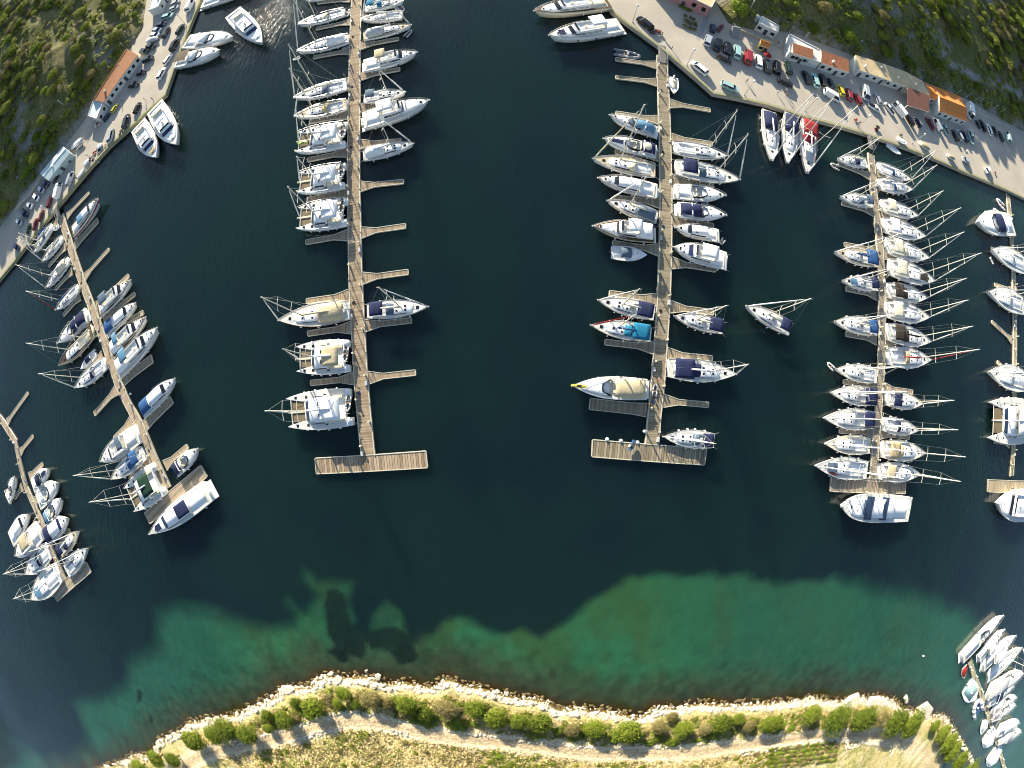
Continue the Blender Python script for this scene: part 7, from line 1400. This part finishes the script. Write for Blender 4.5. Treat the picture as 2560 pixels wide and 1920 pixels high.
def boulder(tg, pts, z, h, label):
    P = GL(tg, pts, z); cx = sum(p[0] for p in P) / len(P); cy = sum(p[1] for p in P) / len(P); m = MB(); q = [(x - cx, y - cy) for x, y in P]
    rings = [[(x * f + .05 * math.sin(i * 9), y * f, zz + .12 * math.sin(i * 5 + 1)) for i, (x, y) in enumerate(q)] for f, zz in ((1.05, -1.2), (1.0, h * .6), (.85, h))]
    m.loft(rings if sum(q[i][0] * q[(i + 1) % len(q)][1] - q[(i + 1) % len(q)][0] * q[i][1] for i in range(len(q))) > 0 else [r[::-1] for r in rings]); o = m.build('boulder', ROCKM, None, loc=(cx, cy, 0)); tag(o, label, 'rock')
boulder('33', [(1300, 1150), (1390, 1095), (1438, 1150), (1400, 1215), (1380, 1245), (1325, 1225)], 1.0, 1.0, 'large squared pale slab jutting into the water at the headland')
boulder('33', [(1180, 1060), (1205, 1030), (1218, 1060), (1208, 1098), (1188, 1105)], .6, .7, 'upright leaning pale rock standing alone in the water')
boulder('33', [(650, 1110), (720, 1050), (795, 1020), (800, 1060), (770, 1105), (700, 1140)], 1.0, 1.2, 'long white boulder with pointed end above the round trees')
boulder('33', [(790, 1100), (820, 1055), (860, 1080), (850, 1110), (815, 1125)], 1.0, 1.1, 'angular white boulder right of the long pointed one')
boulder('33', [(850, 1120), (900, 1055), (960, 1048), (1020, 1065), (1000, 1130), (930, 1150), (870, 1160)], 1.0, 1.2, 'broadest rounded white boulder of the shoreline')
boulder('33', [(1005, 1135), (1040, 1090), (1070, 1110), (1060, 1140), (1020, 1150)], 1.0, .9, 'small white boulder right of the broadest one')
boulder('13', [(220, 990), (235, 960), (290, 955), (330, 985), (300, 1015), (250, 1025)], .8, 1.0, 'white boulder forming a knob on the shore left of the path crest')
boulder('13', [(1025, 860), (1050, 850), (1078, 865), (1070, 895), (1040, 900)], .5, .7, 'square white boulder standing in shallow water')
boulder('13', [(938, 820), (960, 815), (958, 838), (940, 840)], .4, .4, 'smallest white boulder alone in shallow water')
boulder('13', [(615, 850), (640, 830), (668, 840), (660, 858), (630, 862)], .4, .5, 'flat white boulder at the water edge')
boulder('03', [(1355, 1480), (1360, 1420), (1378, 1415), (1395, 1460), (1375, 1490)], .8, 1.2, 'sharp upright white rock beside a small cove')
boulder('03', [(1785, 1255), (1798, 1222), (1815, 1235), (1805, 1262)], .5, .8, 'thin white rock fin on the shoreline')
# stone walls beside the path
def wall_on_shore(name, label, tg, pts, w, h):
    P = [Gs(tg, x, y, .3) for x, y in pts]; o = Vector(P[0]); m = MB(); q = []
    for a, c_ in zip(P, P[1:]):
        n = max(1, int(math.hypot(c_[0] - a[0], c_[1] - a[1]) / .8)); q += [(a[0] + (c_[0] - a[0]) * i / n, a[1] + (c_[1] - a[1]) * i / n) for i in range(n)]
    q.append(P[-1])
    for a, c_ in zip(q, q[1:]):
        t = Vector((c_[0] - a[0], c_[1] - a[1])); l = t.length or .1; nn = Vector((-t.y, t.x)) / l
        for k in range(max(2, int(l / .8 * w * 4.5))):
            p = Vector(a) + t * r_.rand() + nn * (r_.rand() - .5) * w * 1.2; z = shore_z(p.x, p.y); rockv(m, (p.x - o.x, p.y - o.y, z + h * .6 * r_.rand()), .14 + .2 * r_.rand(), r_)
    o2 = m.build(name, ROCKM, None, loc=(o.x, o.y, 0)); tag(o2, label, 'wall')
wall_on_shore('stone_wall', 'rough low stone wall following the upper side of the shore path', '13', [(-250, 1500), (0, 1400), (180, 1350), (320, 1310), (500, 1245), (700, 1190), (850, 1175), (1000, 1200), (1250, 1250), (1500, 1310), (1800, 1360), (2212, 1405)], .7, .45)
wall_on_shore('stone_wall', 'rough stone wall beside the straight middle part of the path', '23', [(60, 1425), (400, 1455), (700, 1495), (1000, 1490), (1300, 1475), (1600, 1450), (1800, 1430)], .7, .4)
wall_on_shore('terrace_wall', 'pale curved terrace wall enclosing the planted plot at the lower right', '33', [(-280, 1545), (0, 1495), (350, 1435), (690, 1412), (680, 1480), (760, 1475), (820, 1432), (1000, 1445), (1070, 1480), (1075, 1550)], 1.3, .7)
wall_on_shore('terrace_wall', 'short pale wall ledge below the path crest', '13', [(305, 1455), (430, 1395), (545, 1365), (660, 1325)], 1.1, .5)
wall_on_shore('terrace_wall', 'short pale rock ledge right below the path crest', '13', [(1160, 1340), (1250, 1365), (1310, 1372)], 1.0, .5)

# hillside: individual bushes and ground cover
def visible(x, y, z):
    vx, vy, vz = x, y, z - CAM_H; cy, cz = vy * CT + vz * ST, -vy * ST + vz * CT; r = math.hypot(vx, cy); th = math.atan2(r, -cz); px, py = 1280 + FPX * th * vx / r, 960 - FPX * th * cy / r
    return -30 < px < 2590 and -30 < py < 1950, px, py
BQUAD = []
def clear(x, y, pad=1.5):
    return all(not (abs(x - o.location.x) < 9 and abs(y - o.location.y) < 9) for o in BL)
BL = [o for o in S.objects if o.type == 'EMPTY' and o.get('category') in ('building', 'kiosk', 'canopy', 'stairs')]
def hillside(hz, seed, x0, x1, y0, y1, n, labs, group, trk=None):
    rn = random.Random(seed); c_ = 0; tries = 0; pts = []
    while c_ < n and tries < 60000:
        tries += 1; x, y = rn.uniform(x0, x1), rn.uniform(y0, y1); z, d = hz(x, y)
        if d < 2.5: continue
        ok, px, py = visible(x, y, z + 1)
        if not ok: continue
        dist = math.hypot(x, y)
        if rn.random() > min(1, 170 / dist) ** 1.2: continue
        nn = fnoise(np.array([x]), np.array([y]), 22, seed)[0]
        if nn < rn.uniform(-.5, .12) : continue
        if any((x - p[0]) ** 2 + (y - p[1]) ** 2 < (p[2] * .8) ** 2 for p in pts): continue
        if trk and dline(np.array([x]), np.array([y]), trk)[0] < 4: continue
        if min((math.hypot(x - o_[0], y - o_[1]) for o_ in FOOT), default=99) < 5.5: continue
        r = rn.uniform(1.5, 3.1) * (1 + .25 * (dist > 200)); k = rn.choices((0, 1, 2, 3), (5, 3, 2, 1))[0]; lm = (LF_D, LF_G, LF_O, LF_L)[k]
        plant('hill_bush', x, y, z - .3, r, lm, labs[k], 'bush', group + (' (dark)', ' (green)', ' (olive)', ' (lime)')[k], r > 2.4 and dist < 210, rn, rn.uniform(.9, 1.25)); pts.append((x, y, r)); c_ += 1
    return pts
FOOT = []
for o in BL:
    for c_ in o.children:
        if c_.type == 'MESH' and c_.name.startswith('roof'):
            mw = Matrix.Translation(o.location) @ Matrix.Rotation(o.rotation_euler.z, 4, 'Z'); P = [mw @ v.co for v in c_.data.vertices]; FOOT += [(p.x, p.y) for p in P]; FOOT.append((sum(p.x for p in P) / len(P), sum(p.y for p in P) / len(P)))
            a = [p for p in P]; FOOT += [((a[i].x + a[j].x) / 2, (a[i].y + a[j].y) / 2) for i in range(0, 4) for j in range(i + 1, 4)]
hillside(hzL, 61, -420, -60, 30, 420, 130, ['dark green bush on the scrubby slope behind the far quay', 'green bush on the scrubby slope behind the far quay', 'olive bush on the scrubby slope behind the far quay', 'yellow green bush on the scrubby slope behind the far quay'], 'bushes on the slope behind the far quay')
hillside(hzR, 62, 60, 460, 30, 420, 165, ['dark green bush on the slope above the parking quay', 'green bush on the slope above the parking quay', 'olive bush on the slope above the parking quay', 'yellow green bush on the slope above the parking quay'], 'bushes on the slope above the parking quay', track_guess())
# a few that stand out in the photograph
for tg, x, y, r, lm, lab in (('30', 1185, 590, 3.4, LF_G, 'large round green tree right behind the tan roofed restaurant'), ('30', 985, 480, 3.2, LF_G, 'tall green tree behind the middle of the tan roofed restaurant'), ('30', 1420, 600, 3.6, LF_G, 'long green tree above the orange shed'), ('30', 690, 370, 3.0, LF_G, 'green tree above the gap between tiled house and restaurant'), ('30', 1360, 80, 3.6, LF_G, 'broad green tree beside the pale track'),
                       ('30', 460, 120, 3.2, LF_O, 'wide olive tree high above the tiled houses'), ('30', 1780, 770, 2.8, LF_G, 'green tree above the crane lorry'), ('30', 370, 280, 2.8, LF_G, 'green tree above the white terrace'), ('20', 1940, 110, 3.6, LF_L, 'large yellow green tree left of the small white hut'), ('00', 410, 800, 2.2, LF_L, 'vivid yellow green tree on the slope left of the long house'), ('00', 250, 1500, 2.6, LF_L, 'dull yellow tree beside the turquoise hangar'),
                       ('00', 1070, 255, 1.8, LF_L, 'vivid yellow green shrub above the long house gable'), ('00', 1170, 140, 1.8, LF_L, 'vivid yellow green shrub below the pale blue building'), ('00', 920, 580, 1.8, LF_L, 'vivid shrub close behind the long house'), ('00', 780, 770, 2.0, LF_G, 'round green shrub behind the lower end of the long house'), ('00', 490, 670, 3.2, LF_D, 'large dark tree in the middle of the far slope')):
    g = gz(hzR if tg != '00' else hzL, tg, x, y)
    if g: plant('hill_tree', g[0], g[1], g[2] - .3, r, lm, lab, 'tree', None, True, rn, 1.1)
for i in range(9):
    g = G('A', 110 + (i % 3) * 75 + rn.uniform(-15, 15), 250 + i * 30, QZ + .8); shrub1('flowering_shrub', g[0], g[1], QZ, rn.uniform(.7, 1.0), LF_O, 'pale oleander like shrub in the bed below the pink house', 'shrub', 'pale shrubs below the pink house', .9, rn)
for i in range(4):
    g = G('A', 30 + i * 50, 90 + i * 22, QZ + .8); shrub1('clipped_shrub', g[0], g[1], QZ, .9, LF_D, 'dark clipped shrub against the pink wall', 'shrub', 'dark clipped shrubs at the pink wall', .8, rn)
def cover(hz, seed, x0, x1, y0, y1, n):
    q = np.random.RandomState(seed); X = q.uniform(x0, x1, n * 6); Y = q.uniform(y0, y1, n * 6); nn = fnoise(X, Y, 7, seed) + .5 * fnoise(X, Y, 2.2, seed + 1); out = []
    for x, y, v in zip(X, Y, nn):
        if v < .0: continue
        z, d = hz(x, y)
        if d > .6 and visible(x, y, z)[0]: out.append((x, y, z + .05 + max(0, v) * .9))
        if len(out) >= n: break
    return out
def clumps(hz, seed, x0, x1, y0, y1, n, per):
    q = np.random.RandomState(seed); out = []; k = 0
    X = q.uniform(x0, x1, n * 8); Y = q.uniform(y0, y1, n * 8); nn = fnoise(X, Y, 12, seed) + .5 * fnoise(X, Y, 4, seed + 1) + q.uniform(-.25, .25, len(X))
    for x, y, v in zip(X, Y, nn):
        if v < .02: continue
        z, d = hz(x, y)
        if d < 1.0 or not visible(x, y, z)[0]: continue
        if min((math.hypot(x - f[0], y - f[1]) for f in FOOT), default=99) < 3.0: continue
        r = q.uniform(.7, 1.7); k += 1
        for i in range(int(per * r)):
            t = q.rand() * 6.283; u = q.rand() ** .5; px, py = x + r * u * math.cos(t), y + r * u * math.sin(t); out.append((px, py, z + .1 + r * .85 * math.sqrt(max(0, 1 - u * u)) * (.7 + .4 * q.rand())))
        if k >= n: break
    return out
scatter_quads('undergrowth', clumps(hzL, 71, -330, -55, 30, 330, 1500, 26), LF_D, .16, .42, False, seed=8)
scatter_quads('undergrowth', clumps(hzR, 72, 60, 400, 30, 350, 1900, 26), LF_D, .16, .42, False, seed=9)
# scattered pale stones on the slopes (uncountable)
for hz, sd, bx in ((hzL, 81, (-260, -60, 40, 260)), (hzR, 82, (70, 330, 40, 260))):
    q = np.random.RandomState(sd); m = MB(); k = 0
    while k < 900:
        x, y = q.uniform(bx[0], bx[1]), q.uniform(bx[2], bx[3]); z, d = hz(x, y)
        if d < .5 or (d > 8 and q.rand() < .6): k += .2; continue
        rockv(m, (x, y, z), .2 + .5 * q.rand() ** 3, q); k += 1
    tag(m.build('hillside_rubble', mat('grey_rock', (.30, .29, .27), .9, 0, .4, 1.5, .2, .8)), kind='stuff')
bpy.context.view_layer.update()
